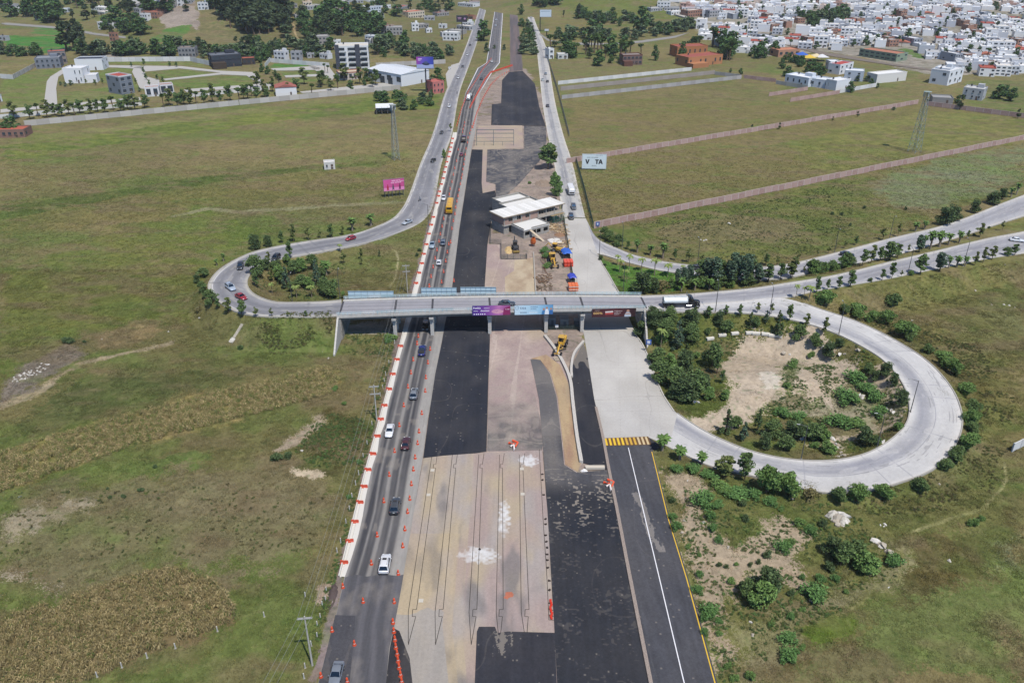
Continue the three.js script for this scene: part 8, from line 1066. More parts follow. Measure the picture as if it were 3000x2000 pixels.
many('E', 'leafy shrub on the dirt slope beside the exit lane', 'shrubs of the dirt slope', [['shrubB', 330, 240, 45], ['shrubC', 335, 332, 40], ['shrubC', 355, 395, 60], ['shrubA', 425, 497, 30], ['shrubC', 480, 755, 60], ['shrubC', 490, 665, 50], ['shrubC', 540, 880, 90], ['shrubC', 510, 915, 50], ['shrubC', 520, 995, 50], ['shrubA', 600, 1000, 35], ['shrubC', 560, 400, 55], ['shrubC', 600, 470, 50], ['shrubB', 755, 345, 55], ['shrubB', 730, 260, 50], ['shrubA', 960, 285, 40], ['shrubC', 970, 515, 75, 1.3], ['shrubB', 880, 555, 55], ['shrubB', 830, 590, 40], ['shrubB', 780, 605, 35], ['broadC', 840, 835, 150], ['broadB', 885, 760, 150], ['broadA', 750, 780, 100], ['shrubC', 1140, 780, 95, 1.4], ['shrubC', 1185, 690, 60], ['shrubB', 1230, 625, 80], ['broadA', 1300, 600, 140], ['broadB', 1250, 540, 110], ['broadC', 1440, 630, 120], ['broadA', 1380, 570, 110], ['shrubC', 1600, 595, 85], ['shrubB', 1015, 775, 50], ['shrubC', 1010, 905, 45], ['shrubA', 670, 700, 45, 1.4], ['shrubB', 600, 605, 35], ['shrubB', 645, 615, 30], ['shrubC', 1000, 1040, 70, 1.3], ['shrubC', 990, 1140, 70, 1.3], ['shrubC', 1035, 1110, 45], ['shrubC', 510, 250, 80, 1.5], ['shrubC', 590, 270, 70], ['shrubC', 550, 335, 60], ['shrubA', 490, 545, 30], ['shrubA', 1120, 400, 60], ['shrubA', 1060, 370, 60], ['shrubB', 1200, 380, 60], ['shrubA', 1010, 480, 50], ['shrubA', 2060, 372, 65], ['shrubA', 2110, 340, 40], ['shrubA', 700, 600, 30], ['shrubA', 600, 150, 60, 2], ['shrubC', 700, 200, 55, 2], ['shrubC', 800, 210, 55, 1.8], ['shrubC', 900, 250, 60, 1.6], ['shrubA', 640, 190, 50, 1.6], ['shrubC', 450, 60, 55, 1.6], ['shrubC', 540, 90, 55, 1.6], ['shrubC', 360, 60, 50, 1.3], ['shrubA', 1080, 1080, 40], ['shrubA', 780, 1250, 60], ['shrubA', 650, 1190, 45], ['shrubA', 690, 1260, 50], ['shrubC', 600, 930, 40], ['shrubC', 1270, 690, 50], ['shrubC', 1080, 680, 40], ['shrubC', 1130, 420, 60], ['shrubA', 900, 950, 40], ['shrubA', 1080, 860, 35], ['shrubA', 1330, 760, 40]]);
many('M', 'spindly tree between the site and the eastern service road', 'roadside trees beside the site', [['slenderB', 1585, 455, 220, 1.4], ['slenderA', 1615, 440, 200, 1.3], ['broadC', 1660, 700, 200, 0.7], ['broadC', 1640, 600, 110, 0.7], ['slenderB', 1660, 735, 110], ['shrubA', 1415, 590, 30], ['shrubC', 1555, 1220, 55, 1.5], ['shrubC', 1575, 1270, 60, 1.4], ['shrubA', 1580, 1360, 60, 1.4]]);
many('W', 'dark shrub on the western field', 'shrubs of the western field', [['shrubB', 1655, 292, 40], ['shrubB', 465, 240, 45, 2.2], ['shrubB', 578, 245, 28], ['shrubB', 1900, 1050, 60, 1.8], ['shrubB', 1985, 1040, 60], ['shrubB', 760, 1318, 28], ['shrubB', 850, 1308, 28, 1.6], ['shrubB', 965, 1265, 28, 1.8], ['shrubA', 2310, 570, 40], ['shrubB', 740, 1255, 20], ['shrubB', 1070, 1105, 30]]);
many('C', 'bright shrub on the western verge', 'verge shrubs', [['shrubC', 665, 935, 45], ['shrubC', 578, 1200, 40], ['shrubA', 545, 485, 40], ['shrubC', 880, 10, 50]]);
many('T2', 'big dark tree beside the pink house', '', [['farB', 1705, 745, 160, 1.25]]); many('T2', 'large tree between the service road and the carriageway', 'trees between the far roads', [['farB', 2110, 352, 170], ['farB', 2090, 250, 90], ['farD', 2285, 430, 50], ['farD', 2135, 450, 80], ['farD', 2200, 420, 40]]);
many('T3', 'large rounded tree on the far eastern field', 'large far trees east', [['farB', 1000, 335, 170, 1.3], ['farB', 1060, 330, 130], ['farB', 1045, 568, 130, 1.1], ['farC', 870, 162, 135], ['farB', 1390, 270, 190, 1.2], ['farB', 1430, 280, 150], ['farD', 1330, 200, 90], ['farB', 1530, 520, 150, 0.7], ['farB', 1145, 545, 80], ['farB', 1220, 535, 70], ['farC', 740, 150, 60], ['farB', 2175, 625, 45], ['farB', 2262, 640, 50], ['farB', 1755, 510, 150, 0.6]]);
many('T4', 'rounded tree beside the eastern farmhouses', 'trees of the eastern farmhouses', [['farB', 265, 590, 80], ['farB', 320, 660, 90, 1.3], ['farB', 500, 620, 90, 1.2], ['farB', 580, 650, 95, 1.3], ['farB', 630, 640, 80], ['farB', 860, 795, 90], ['farB', 2140, 850, 130, 1.3], ['farB', 2240, 870, 120, 1.2], ['farB', 2200, 830, 100], ['farA', 1800, 945, 140, 0.8], ['farA', 2300, 1020, 80], ['farB', 1770, 890, 70], ['farB', 1040, 730, 60], ['farD', 1000, 700, 50], ['farD', 920, 700, 50], ['farD', 1090, 760, 45], ['farA', 245, 1110, 60], ['farA', 10, 1130, 60], ['farA', 920, 1005, 50], ['farA', 705, 1040, 45], ['farD', 1230, 950, 35]]);
many('T1', 'dense round tree at the western edge by the estate wall', '', [['farB', 100, 1150, 150, 1.5]]);
many('T1', 'small tree in the avenue in front of the estate wall', 'avenue of the estate', [120, 260, 330, 410, 470, 530, 590, 640, 690, 780, 840, 905, 975, 1040, 1100, 1160, 1250, 1410, 1460, 1530, 1580, 1640, 1690, 1760, 1830, 1900, 1980, 2060, 2130, 2210, 2280].map((x, i) => [i % 5 === 2 ? 'farPalm' : i % 3 ? 'slenderB' : 'slenderA', x, 1025 - (x - 120) * 0.086 + (i % 2) * 14, i % 3 ? 112 : 130, 1.25]));
many('T2', 'small tree in the eastern avenue of the estate', 'eastern avenue of the estate', [40, 110, 160, 240, 290, 350, 420, 490, 560, 630, 700, 720, 790, 850, 905, 965, 1040, 1100, 1150, 1180].map((x, i) => [i % 4 === 1 ? 'farPalm' : i % 2 ? 'slenderB' : 'slenderA', x, 855 - x * 0.09 + (i % 2) * 24 - (i % 3) * 40, 105 + (i % 3) * 14, 1.25]));
many('T1', 'garden tree between the estate houses', 'garden trees of the estate', [['farD', 520, 735, 40], ['farD', 560, 745, 40], ['farD', 610, 735, 45], ['slenderB', 740, 720, 35], ['slenderB', 820, 735, 50], ['slenderB', 880, 720, 40], ['slenderB', 945, 720, 45], ['slenderB', 1240, 570, 55], ['slenderB', 1240, 640, 60], ['slenderB', 1260, 690, 50], ['slenderB', 1285, 745, 55], ['slenderB', 1355, 690, 50], ['slenderB', 1405, 720, 55], ['slenderB', 1130, 580, 45], ['slenderB', 1460, 575, 50], ['slenderB', 1520, 580, 50], ['farB', 900, 545, 50], ['farD', 1200, 790, 40], ['slenderB', 1170, 720, 40], ['farB', 1580, 860, 90], ['farB', 1640, 880, 70]]);
many('T2', 'garden tree beside the apartment block', 'garden trees by the apartments', [['farB', 170, 540, 100], ['farB', 200, 620, 70], ['farB', 250, 640, 70], ['farB', 310, 660, 60], ['farB', 345, 690, 55], ['farPalm', 740, 620, 70], ['farPalm', 765, 630, 70], ['farB', 850, 700, 60], ['farB', 1100, 700, 80], ['farPalm', 1150, 720, 100], ['farPalm', 980, 730, 80], ['farB', 1080, 740, 60], ['farD', 1440, 840, 40], ['farD', 975, 805, 35]]);
// far woods: trees told apart, spread over their ground
function grove(sheet, flat, n, kinds, hz0, hz1, label, group) {
  const xs = flat.filter((_, i) => !(i % 2)), ys = flat.filter((_, i) => i % 2), pts = xs.map((x, i) => [x, ys[i]]); let done = 0, guard = 0;
  while (done < n && guard++ < n * 60) { const a = rnd(Math.min(...xs), Math.max(...xs)), b = rnd(Math.min(...ys), Math.max(...ys)); if (!inside(pts, a, b)) continue; const kk = pick(kinds); plantAt(kk, sheet, a, b, rnd(hz0, hz1) * 1.3, named(kk, label), group, rnd(1.0, 1.5)); done++; }
}
reseed(88);
grove('T1', [700, 450, 1500, 430, 1500, 485, 720, 485], 44, ['farA', 'farB', 'farD'], 55, 110, 'dark tree in the hedge behind the estate', 'hedge behind the estate'); grove('T1', [0, 450, 360, 450, 340, 480, 0, 490], 14, ['farD', 'farB'], 45, 75, 'grey-green tree in the western hedge', 'western hedge');
grove('T1', [560, 430, 720, 400, 720, 470, 600, 470], 6, ['farA', 'farC'], 130, 210, 'towering dark tree above the western hedge', 'towering trees of the hedge'); grove('T1', [1500, 430, 2352, 430, 2352, 530, 1720, 510], 50, ['farB', 'farD', 'farA'], 45, 95, 'tree in the thicket at the foot of the wooded hill', 'thicket at the foot of the hill');
grove('T1', [1800, 20, 2352, 0, 2352, 300, 2080, 270, 1920, 240], 75, ['farA', 'farC'], 90, 150, 'tall dark tree on the slope of the wooded hill', 'trees of the wooded hill'); grove('T2', [0, 10, 430, 10, 440, 330, 250, 300, 0, 300], 80, ['farA', 'farC'], 100, 170, 'tall dark tree on the slope of the wooded hill', 'trees of the wooded hill');
grove('T2', [0, 400, 800, 400, 820, 490, 0, 500], 64, ['farB', 'farA', 'farD'], 45, 95, 'tree in the belt behind the apartment block', 'belt behind the apartments'); grove('T2', [500, 130, 900, 200, 1250, 200, 1200, 340, 560, 340], 52, ['farA', 'farC', 'farB'], 70, 140, 'dark tree among the hillside houses', 'trees among the hillside houses'); grove('T2', [1150, 370, 1300, 330, 1500, 430, 1420, 520, 1150, 500], 20, ['farA', 'farB', 'farD'], 55, 110, 'tree behind the white warehouse', 'trees behind the warehouse'); grove('T2', [1500, 440, 1880, 430, 1800, 530, 1480, 520], 16, ['farB', 'farD'], 45, 80, 'scrub tree north of the purple billboard', 'scrub north of the billboard'); grove('T2', [700, 0, 1850, 0, 1800, 150, 1300, 170, 800, 120], 30, ['farB', 'farA'], 45, 85, 'tree between the northern houses', 'trees between the northern houses'); grove('T2', [1120, 830, 1720, 820, 1720, 930, 1380, 960], 16, ['farD', 'farB'], 40, 75, 'bushy tree in the thicket beside the tin shed', 'thicket beside the tin shed');
grove('T1', [0, 20, 1700, 0, 1650, 120, 900, 190, 300, 170, 0, 180], 60, ['farA', 'farB', 'farC'], 60, 130, 'dark tree on the far western slope', 'trees of the far western slope'); grove('T1', [240, 130, 540, 130, 520, 210, 260, 210], 7, ['farB', 'farA'], 90, 130, 'clumped tree beside the grey country road', 'clump beside the country road'); grove('T1', [840, 230, 1240, 200, 1220, 300, 880, 310], 12, ['farA', 'farB'], 60, 130, 'tree between the small far houses', 'trees between the small far houses');
grove('T3', [600, 400, 1500, 440, 1500, 520, 620, 500], 34, ['farB', 'farPalm', 'farPalm', 'farA'], 70, 120, 'orchard tree in the row north of the walled strip', 'orchard north of the walled strip'); grove('T3', [680, 310, 1200, 330, 1750, 250, 1900, 220, 1850, 280, 1300, 350, 700, 355], 40, ['farD', 'farB', 'farD'], 50, 85, 'grey-green tree along the stream below the hill', 'trees along the stream'); grove('T3', [780, 130, 1100, 150, 1500, 190, 1480, 240, 1050, 220, 800, 165], 26, ['farB', 'farD', 'farB'], 45, 75, 'leafy tree at the foot of the eastern hill', 'trees at the foot of the eastern hill'); grove('T3', [1830, 380, 2200, 400, 2180, 530, 1850, 450], 16, ['farPalm', 'farB'], 90, 130, 'palm or tree behind the terracotta villa', 'trees behind the terracotta villa'); grove('T3', [360, 100, 490, 330, 500, 480, 370, 480, 350, 250], 22, ['farD', 'farB'], 40, 70, 'scrub tree between the far carriageway and the service road', 'scrub between the far roads'); grove('T3', [480, 0, 700, 0, 700, 60, 520, 70], 8, ['farB', 'farA'], 60, 100, 'tree behind the blank billboard', 'trees behind the blank billboard');
grove('T4', [380, 150, 920, 130, 820, 200, 560, 260, 420, 220], 34, ['farB', 'farB', 'farD'], 50, 80, 'tree in the wooded gap of the town', 'wooded gap of the town'); grove('T4', [0, 480, 230, 440, 230, 500, 0, 510], 10, ['farB'], 55, 85, 'tree beside the play yard', 'trees beside the play yard'); grove('T4', [240, 500, 640, 590, 620, 640, 300, 560], 14, ['farB'], 45, 70, 'hedge tree above the farmhouse', 'hedge above the farmhouse');

// ---------------------------------------------------------------- uncountable cover
function scatterMesh(name, label, category, geometry, list, material = LEAF) {
  const m = new THREE.InstancedMesh(geometry, material, list.length), q = new THREE.Object3D(), c = new THREE.Color();
  list.forEach(([x, y, z, s, h, r, k, g, b], i) => { q.position.set(x, y, z); q.rotation.set(0, r, 0); q.scale.set(s, h, s); q.updateMatrix(); m.setMatrixAt(i, q.matrix); m.setColorAt(i, c.setRGB(k, g, b)); });
  m.name = numbered(name); scene.add(m); return tag(m, label, category, null, 'stuff');
}
const blade = (n, r, h, lean, w, sd) => { reseed(sd); const pos = []; const colr = []; for (let i = 0; i < n; i++) { const a = rnd(0, 6.28), d = Math.sqrt(rnd(0, 1)) * r, x = Math.cos(a) * d, z = Math.sin(a) * d, t = rnd(0, 6.28), hh = h * rnd(0.6, 1.2), lx = Math.cos(a) * lean * rnd(0.3, 1.2) + rnd(-0.1, 0.1), lz = Math.sin(a) * lean * rnd(0.3, 1.2) + rnd(-0.1, 0.1), wx = Math.cos(t) * w, wz = Math.sin(t) * w, f = rnd(0.75, 1.2); pos.push(x - wx, -0.04, z - wz, x + wx, -0.04, z + wz, x + lx, hh, z + lz); pos.push(x - wx * 0.8, hh * 0.4, z - wz * 0.8, x + wx * 0.8 + lx * 0.4, hh * 0.55, z + wz * 0.8 + lz * 0.4, x + lx * 1.6, hh * 0.7, z + lz * 1.6); for (let q = 0; q < 6; q++) colr.push(f, f, f); } return raw(pos, null, null, colr); };
const worksOutline = PL('O', [900, 2060, 920, 1960, 965, 1785, 985, 1690, 1030, 1520, 1062, 1385, 1100, 1230, 1160, 1000, 1200, 858, 1225, 780, 1252, 669, 1286, 541, 1320, 400, 1400, 190, 1440, 0, 1455, -60, 1545, -60, 1545, 0, 1560, 100, 1600, 300, 1650, 480, 1715, 638, 1752, 745, 1814, 860, 1865, 980, 1900, 1040, 1945, 1156, 1985, 1212, 1960, 1312, 1922, 1330, 1965, 1519, 2022, 1697, 2112, 2000, 2130, 2060]);
const openGround = (x, z) => { if (inside(worksOutline, x, z)) return false; for (const r of [...RAMPS, eastRoad]) { const n = nearRoad(r, x, z, 1.2); if (n && n[0] < 0.45) return false; } return true; };
const cornA = PL('X', [0, 990, 700, 745, 1100, 625, 1280, 645, 1500, 745, 1620, 900, 1610, 985, 1330, 1100, 1000, 1215, 700, 1350, 540, 1411, 300, 1500, -200, 1560, -250, 1080]), cornB = PL('W', [-60, 1020, 400, 870, 900, 740, 1500, 580, 2000, 480, 2250, 400, 2330, 500, 2280, 600, 1800, 720, 1000, 930, 400, 1130, -60, 1300]);
{
  reseed(301); const list = [], mid = [], o = [0, 0, 0];
  const seen = (x, z, pad) => Math.abs(x) < -z * 0.63 + 26 + pad;
  for (let i = 0; i < 330000; i++) {
    const z = -rnd(68, 245), x = rnd(-175, 185); if (!seen(x, z, 0) || !openGround(x, z) || inside(cornA, x, z)) continue;
    groundColour(x, z, o, false); const lum = (o[0] + o[1] + o[2]) / 3, bare = smooth(0.155, 0.23, lum); if (rnd() < bare * 0.93) continue;
    const patch = 0.75 + 0.5 * noise(x / 4, z / 4) + 0.35 * noise(x / 1.4, z / 1.4), f = rnd(0.65, 1.35) * 1.13, dry = rnd(); if (rnd() < 0.22 - 0.3 * noise(x / 7, z / 7)) continue;
    list.push([x, terrain(x, z), z, rnd(0.7, 1.35), Math.max(0.3, patch * rnd(0.55, 1.2)), rnd(0, 6.28), o[0] * f * (dry > 0.9 ? 1.3 : 1), o[1] * f * (dry > 0.9 ? 1.15 : 1), o[2] * f]);
  }
  scatterMesh('grass', 'rough olive grass of the open fields near the bridge', 'grass', blade(13, 0.42, 0.26, 0.16, 0.045, 401), list);
  for (let i = 0; i < 150000; i++) { const z = -rnd(245, 430), x = rnd(-290, 300); if (!seen(x, z, 0) || !openGround(x, z)) continue; groundColour(x, z, o, false); const lum = (o[0] + o[1] + o[2]) / 3; if (rnd() < smooth(0.17, 0.25, lum) || rnd() < 0.25 - 0.35 * noise(x / 9, z / 9)) continue; if (rnd() < smooth(-300, -425, z)) continue; const f = rnd(0.75, 1.25) * 1.2; mid.push([x, terrain(x, z), z, rnd(1.0, 1.7), rnd(0.5, 1.0), rnd(0, 6.28), o[0] * f, o[1] * f, o[2] * f]); }
  scatterMesh('grass', 'olive grass of the fields north of the bridge', 'grass', blade(10, 0.42, 0.26, 0.16, 0.06, 402), mid);
}
{ // dry maize
  const stalk = (sd) => { reseed(sd); const g = [rod([0, 0, 0], [0.12, 1.75, 0.05], 0.022, 4, 0.012)]; const pos = []; for (let i = 0; i < 9; i++) { const a = rnd(0, 6.28), y = 0.25 + i * 0.16, l = rnd(0.45, 0.75), c = Math.cos(a), s = Math.sin(a), w = 0.045; pos.push(0, y, 0, c * l * 0.55 - s * w, y + 0.22, s * l * 0.55 + c * w, c * l * 0.55 + s * w, y + 0.22, s * l * 0.55 - c * w, c * l * 0.55 - s * w, y + 0.22, s * l * 0.55 + c * w, c * l, y - rnd(0.05, 0.3), s * l, c * l * 0.55 + s * w, y + 0.22, s * l * 0.55 - c * w); } g.push(raw(pos)); const m = merge(g); m.setAttribute('color', new THREE.Float32BufferAttribute(new Float32Array(m.attributes.position.count * 3).fill(1), 3)); return m; };
  const tones = ['#96865c', '#7f724c', '#aa9a6e', '#6d6542', '#8c8054'].map(hx), gr = hx('#5f6a35');
  const field = (poly, n, hs, label, green) => { const b = [1e9, -1e9, 1e9, -1e9]; for (const [x, z] of poly) { b[0] = Math.min(b[0], x); b[1] = Math.max(b[1], x); b[2] = Math.min(b[2], z); b[3] = Math.max(b[3], z); } const list = []; let guard = 0; while (list.length < n && guard++ < n * 12) { let x = rnd(b[0], b[1]), z = rnd(b[2], b[3]); const row = Math.round((z + x * 0.28) / 0.85) * 0.85; z = row - x * 0.28 + rnd(-0.12, 0.12); if (!inside(poly, x, z) || noise(x / 1.8, z / 1.8) < -0.62) continue; const k = rnd() < green ? gr : pick(tones), f = rnd(0.75, 1.2) * (hs < 1 ? 1.25 : 1.08), h = rnd(0.65, 1.15) * hs * (0.85 + 0.3 * noise(x / 5, z / 5)); list.push([x, terrain(x, z), z, rnd(0.8, 1.2), h, rnd(0, 6.28), k[0] * f, k[1] * f, k[2] * f]); } scatterMesh('maize', label, 'maize', stalk(410), list); };
  reseed(303); field(cornA, 5200, 1.0, 'dense dry brown maize at the lower corner of the western field', 0.1); field(cornB, 6500, 0.7, 'low dry maize strip across the western field', 0.3);
}
{ // broad-leaved weeds on the dump, the loop island and the verges
  reseed(305); const list = [], tones = GREEN.mid.concat(GREEN.bright, GREEN.olive).map(hx); const wz = [[PL('E', [240, 20, 520, 30, 900, 160, 1300, 210, 1640, 560, 1620, 680, 1400, 820, 1080, 960, 1040, 1150, 860, 1260, 590, 1290, 420, 560]), 1900], [PL('RR', [930, 480, 1270, 400, 1600, 450, 1690, 650, 1640, 800, 1480, 920, 1220, 960, 1000, 780, 640, 800, 960, 640]), 1700], [PL('RR', [180, 140, 700, 140, 1250, 250, 1200, 330, 760, 310, 600, 450, 640, 650, 380, 650, 240, 420]), 900], [PL('C', [160, 840, 300, 640, 420, 560, 640, 540, 720, 640, 660, 870, 560, 1010, 420, 1000, 300, 960]), 900], [PL('L', [1500, 1270, 1960, 1200, 1900, 1440, 1480, 1440]), 250], [PL('L', [680, 800, 1500, 640, 1500, 980, 1000, 980, 760, 930]), 500]];
  wz.push([PL('O', [870, 2000, 935, 1790, 1005, 1560, 1075, 1280, 1125, 1050, 1150, 1050, 1098, 1290, 1032, 1560, 962, 1790, 900, 2000]), 420], [PL('RR', [1250, 130, 1700, 200, 2100, 330, 2300, 620, 2260, 1000, 2100, 1250, 1500, 1290, 1300, 1240, 1900, 1060, 2080, 800, 2040, 580, 1760, 300, 1400, 170]), 1900, GREEN.olive.concat(GREEN.brown).map(hx)], [PL('L', [640, 1200, 1400, 1200, 1410, 1360, 900, 1440, 650, 1300]), 700, GREEN.olive.concat(GREEN.brown).map(hx)], [PL('Q', [150, 660, 1200, 480, 2352, 230, 2352, 760, 1800, 900, 1100, 930, 500, 820]), 1500, GREEN.olive.concat(GREEN.dark).map(hx)], [PL('X', [0, 100, 2250, 0, 2240, 480, 1300, 590, 600, 690, 0, 780]), 420, GREEN.olive.concat(GREEN.brown).map(hx)]);
  for (const [poly, n, own] of wz) { const b = [1e9, -1e9, 1e9, -1e9]; for (const [x, z] of poly) { b[0] = Math.min(b[0], x); b[1] = Math.max(b[1], x); b[2] = Math.min(b[2], z); b[3] = Math.max(b[3], z); } let k = 0, guard = 0; while (k < n && guard++ < n * 20) { const x = rnd(b[0], b[1]), z = rnd(b[2], b[3]); if (!inside(poly, x, z) || !openGround(x, z) || noise(x / 3, z / 3) + 0.6 * noise(x / 9 + 7, z / 9) < rnd(-0.5, 0.5)) continue; const t = pick(own || tones), f = rnd(0.8, 1.2), s = rnd(0.25, 0.8); list.push([x, terrain(x, z), z, s, s * rnd(0.6, 1.1), rnd(0, 6.28), t[0] * f, t[1] * f, t[2] * f * 0.8]); k++; } }
  const g = (() => { reseed(420); const w = leaves(46, lobes([[0, 0.25, 0, 0.42, 0.3], [0.2, 0.35, 0.15, 0.3, 0.25], [-0.22, 0.3, -0.1, 0.3, 0.25]]), 0.13, ['#ffffff']); const c = w.attributes.color; for (let i = 0; i < c.count; i++) { const v = 0.8 + 0.4 * NT[Math.floor(i / 6) % 4000] * 0.5; c.setXYZ(i, v, v, v); } return w; })();
  scatterMesh('weeds', 'leafy weeds over the dump, the loop island and the verges', 'weeds', g, list);
}
// ---------------------------------------------------------------- buildings
const PANE = mat('#39434c', 0.25), DOORM = mat('#5a4a3e', 0.7), TANKM = mat('#2c2f33', 0.6);
function house(name, label, category, w, d, h, storeys, wallHex, roofHex, opt = {}) {   // front +z, origin at the middle of its base
  const t = thing(name, label, category, [0, 0, 0], 0, opt.group), wm = mat(wallHex, 0.9), rm = mat(roofHex, 0.9), sh = h / storeys;
  mesh('wall', box(w, h + 0.8, d, 0, h / 2 - 0.4, 0), wm, t);
  mesh('roof', opt.pitch ? (() => { const g = raw([-w / 2 - 0.3, h, d / 2 + 0.3, w / 2 + 0.3, h, d / 2 + 0.3, 0, h + opt.pitch, d / 2 + 0.3, w / 2 + 0.3, h, -d / 2 - 0.3, -w / 2 - 0.3, h, -d / 2 - 0.3, 0, h + opt.pitch, -d / 2 - 0.3], null, [0, 1, 2, 3, 4, 5, 1, 3, 5, 1, 5, 2, 4, 0, 2, 4, 2, 5]).toNonIndexed(); g.computeVertexNormals(); return g; })() : box(w - 0.5, 0.12, d - 0.5, 0, h + 0.06, 0), rm, t);
  if (!opt.pitch) mesh('parapet', merge([box(w + 0.1, 0.75, 0.2, 0, h + 0.3, d / 2 - 0.06), box(w + 0.1, 0.75, 0.2, 0, h + 0.3, -d / 2 + 0.06), box(0.2, 0.75, d - 0.3, w / 2 - 0.06, h + 0.3, 0), box(0.2, 0.75, d - 0.3, -w / 2 + 0.06, h + 0.3, 0)]), opt.parapet ? mat(opt.parapet, 0.9) : wm, t);
  const nx = opt.nx || Math.max(2, Math.round(w / 3.2)), pw = w / nx;
  const wg = box(pw * (opt.wide || 0.5), sh * (opt.tall || 0.42), 0.08), fg = box(pw * (opt.wide || 0.5) + 0.2, 0.1, 0.3);
  for (let s = 0; s < storeys; s++) for (let i = 0; i < nx; i++) { if (opt.skip?.(s, i)) continue; const m = mesh('window', wg, PANE, t); m.position.set(-w / 2 + (i + 0.5) * pw, s * sh + sh * 0.56, d / 2 + 0.02); if (!opt.small) mesh('sill', fg, opt.parapet ? mat(opt.parapet, 0.9) : wm, m).position.set(0, -sh * (opt.tall || 0.42) / 2, 0.08); }
  const nz = Math.max(1, Math.round(d / 5)); for (const s of [-1, 1]) for (let k = 0; k < storeys; k++) for (let i = 0; i < nz; i++) { if ((i + k + (s > 0)) % 2) continue; const m = mesh('window', wg, PANE, t); m.position.set(s * (w / 2 + 0.02), k * sh + sh * 0.56, -d / 2 + (i + 0.5) * d / nz); m.rotation.y = s * Math.PI / 2; }
  mesh('door', box(1.0, 2.1, 0.08, w * 0.22, 1.05, d / 2 + 0.03), DOORM, t);
  if (opt.tank !== false) mesh('water_tank', merge([cyl(0.55, 0.55, 1.0, -w * 0.25, h + 0.5, -d * 0.2, 10), cyl(0.55, 0.2, 0.25, -w * 0.25, h + 1.5, -d * 0.2, 10)]), opt.tank || TANKM, t);
  if (opt.stair) mesh('stair_box', box(w * 0.3, 2.3, d * 0.35, w * 0.22, h + 1.1, -d * 0.25), wm, t);
  if (opt.wing) mesh('wing', box(w * 0.45, h * 0.55, d * 0.5, -w * 0.3, h * 0.27 - 0.3, d * 0.7), mat(opt.wing, 0.9), t);
  return t;
}
function spot(t, sheet, xl, yl, xr, yr) { const a = land(sheet, xl, yl, hills), b = land(sheet, xr, yr, hills), ang = Math.atan2(-(b[2] - a[2]), b[0] - a[0]); t.position.set((a[0] + b[0]) / 2, Math.min(a[1], b[1]), (a[2] + b[2]) / 2); t.rotation.y = ang; const d = t.userData.depth || 8; t.position.x -= Math.sin(ang) * d / 2; t.position.z -= Math.cos(ang) * d / 2; return t; }
const span = (sheet, xl, yl, xr, yr) => { const a = land(sheet, xl, yl, hills), b = land(sheet, xr, yr, hills); return Math.hypot(b[0] - a[0], b[2] - a[2]); };
function villa(label, cat, sheet, [xl, yl, xr, yr], d, h, st, wall, roof, opt = {}) { const t = house(opt.name || 'villa', label, cat, span(sheet, xl, yl, xr, yr), d, h, st, wall, roof, opt); t.userData.depth = d; spot(t, sheet, xl, yl, xr, yr); delete t.userData.depth; return t; }
villa('grey modern house at the west end of the estate', 'house', 'T1', [310, 590, 525, 580], 12, 6.5, 2, '#7d828a', '#8d9298', { wide: 0.4, stair: true, tank: false }); villa('tall brown and grey house behind the grey modern one', 'house', 'T1', [430, 555, 580, 545], 10, 8.5, 2, '#8f857f', '#a9664f', { wide: 0.6, parapet: '#6a6d72' });
villa('white house with dark solar roof in the estate', 'house', 'T1', [655, 605, 890, 600], 13, 7, 2, '#e4e6e6', '#3c4452', { wide: 0.15, nx: 2, tank: false, skip: () => true }); villa('white cube house in the middle of the estate', 'house', 'T1', [560, 715, 725, 715], 11, 9, 2, '#e9eaea', '#dcdddd', { wide: 0.2, tall: 0.5, nx: 4, skip: (s, i) => i < 2 }); villa('low white annex beside the white cube house', 'house', 'T1', [740, 712, 838, 708], 8, 4.4, 1, '#e2e3e3', '#d6d6d4', { nx: 1, wide: 0.01, tank: false, skip: () => true });
villa('three-storey house with red roof and dark grey front in the estate', 'house', 'T1', [1050, 815, 1160, 795], 14, 10.5, 3, '#7e858d', '#a85348', { parapet: '#d5d8d8', wide: 0.5, tall: 0.55, nx: 2, tank: false });
villa('black modern villa on the back lane of the estate', 'house', 'T1', [1830, 585, 2085, 565], 14, 8, 2, '#3b3f48', '#6a6f77', { wide: 0.6, stair: true, wing: '#4a4037', parapet: '#4b5058' }); villa('low red-roofed house beside the black villa', 'house', 'T1', [2090, 558, 2200, 552], 9, 4, 1, '#4a4240', '#a8614c', { tank: false }); villa('weathered two-storey house behind the back wall', 'house', 'T1', [1540, 492, 1685, 490], 9, 6.5, 2, '#8f8f8f', '#8f7f74', { nx: 5, wide: 0.6 });
villa('white gatehouse with flat canopy at the estate entrance', 'gatehouse', 'T1', [1255, 832, 1375, 825], 7, 5, 1, '#dfe0e0', '#a98f84', { wide: 0.6, tall: 0.7, nx: 2, tank: false }); villa('white entrance canopy east of the gatehouse', 'gatehouse', 'T1', [1385, 810, 1500, 800], 7, 5, 1, '#d9dada', '#a07d70', { wide: 0.75, tall: 0.75, nx: 2, tank: false });
villa('white kiosk house with sloping red roof by the estate avenue', 'house', 'T2', [318, 828, 500, 818], 11, 5, 1, '#e6e7e7', '#a0645a', { pitch: 1.8, nx: 2, skip: () => true, tank: false });
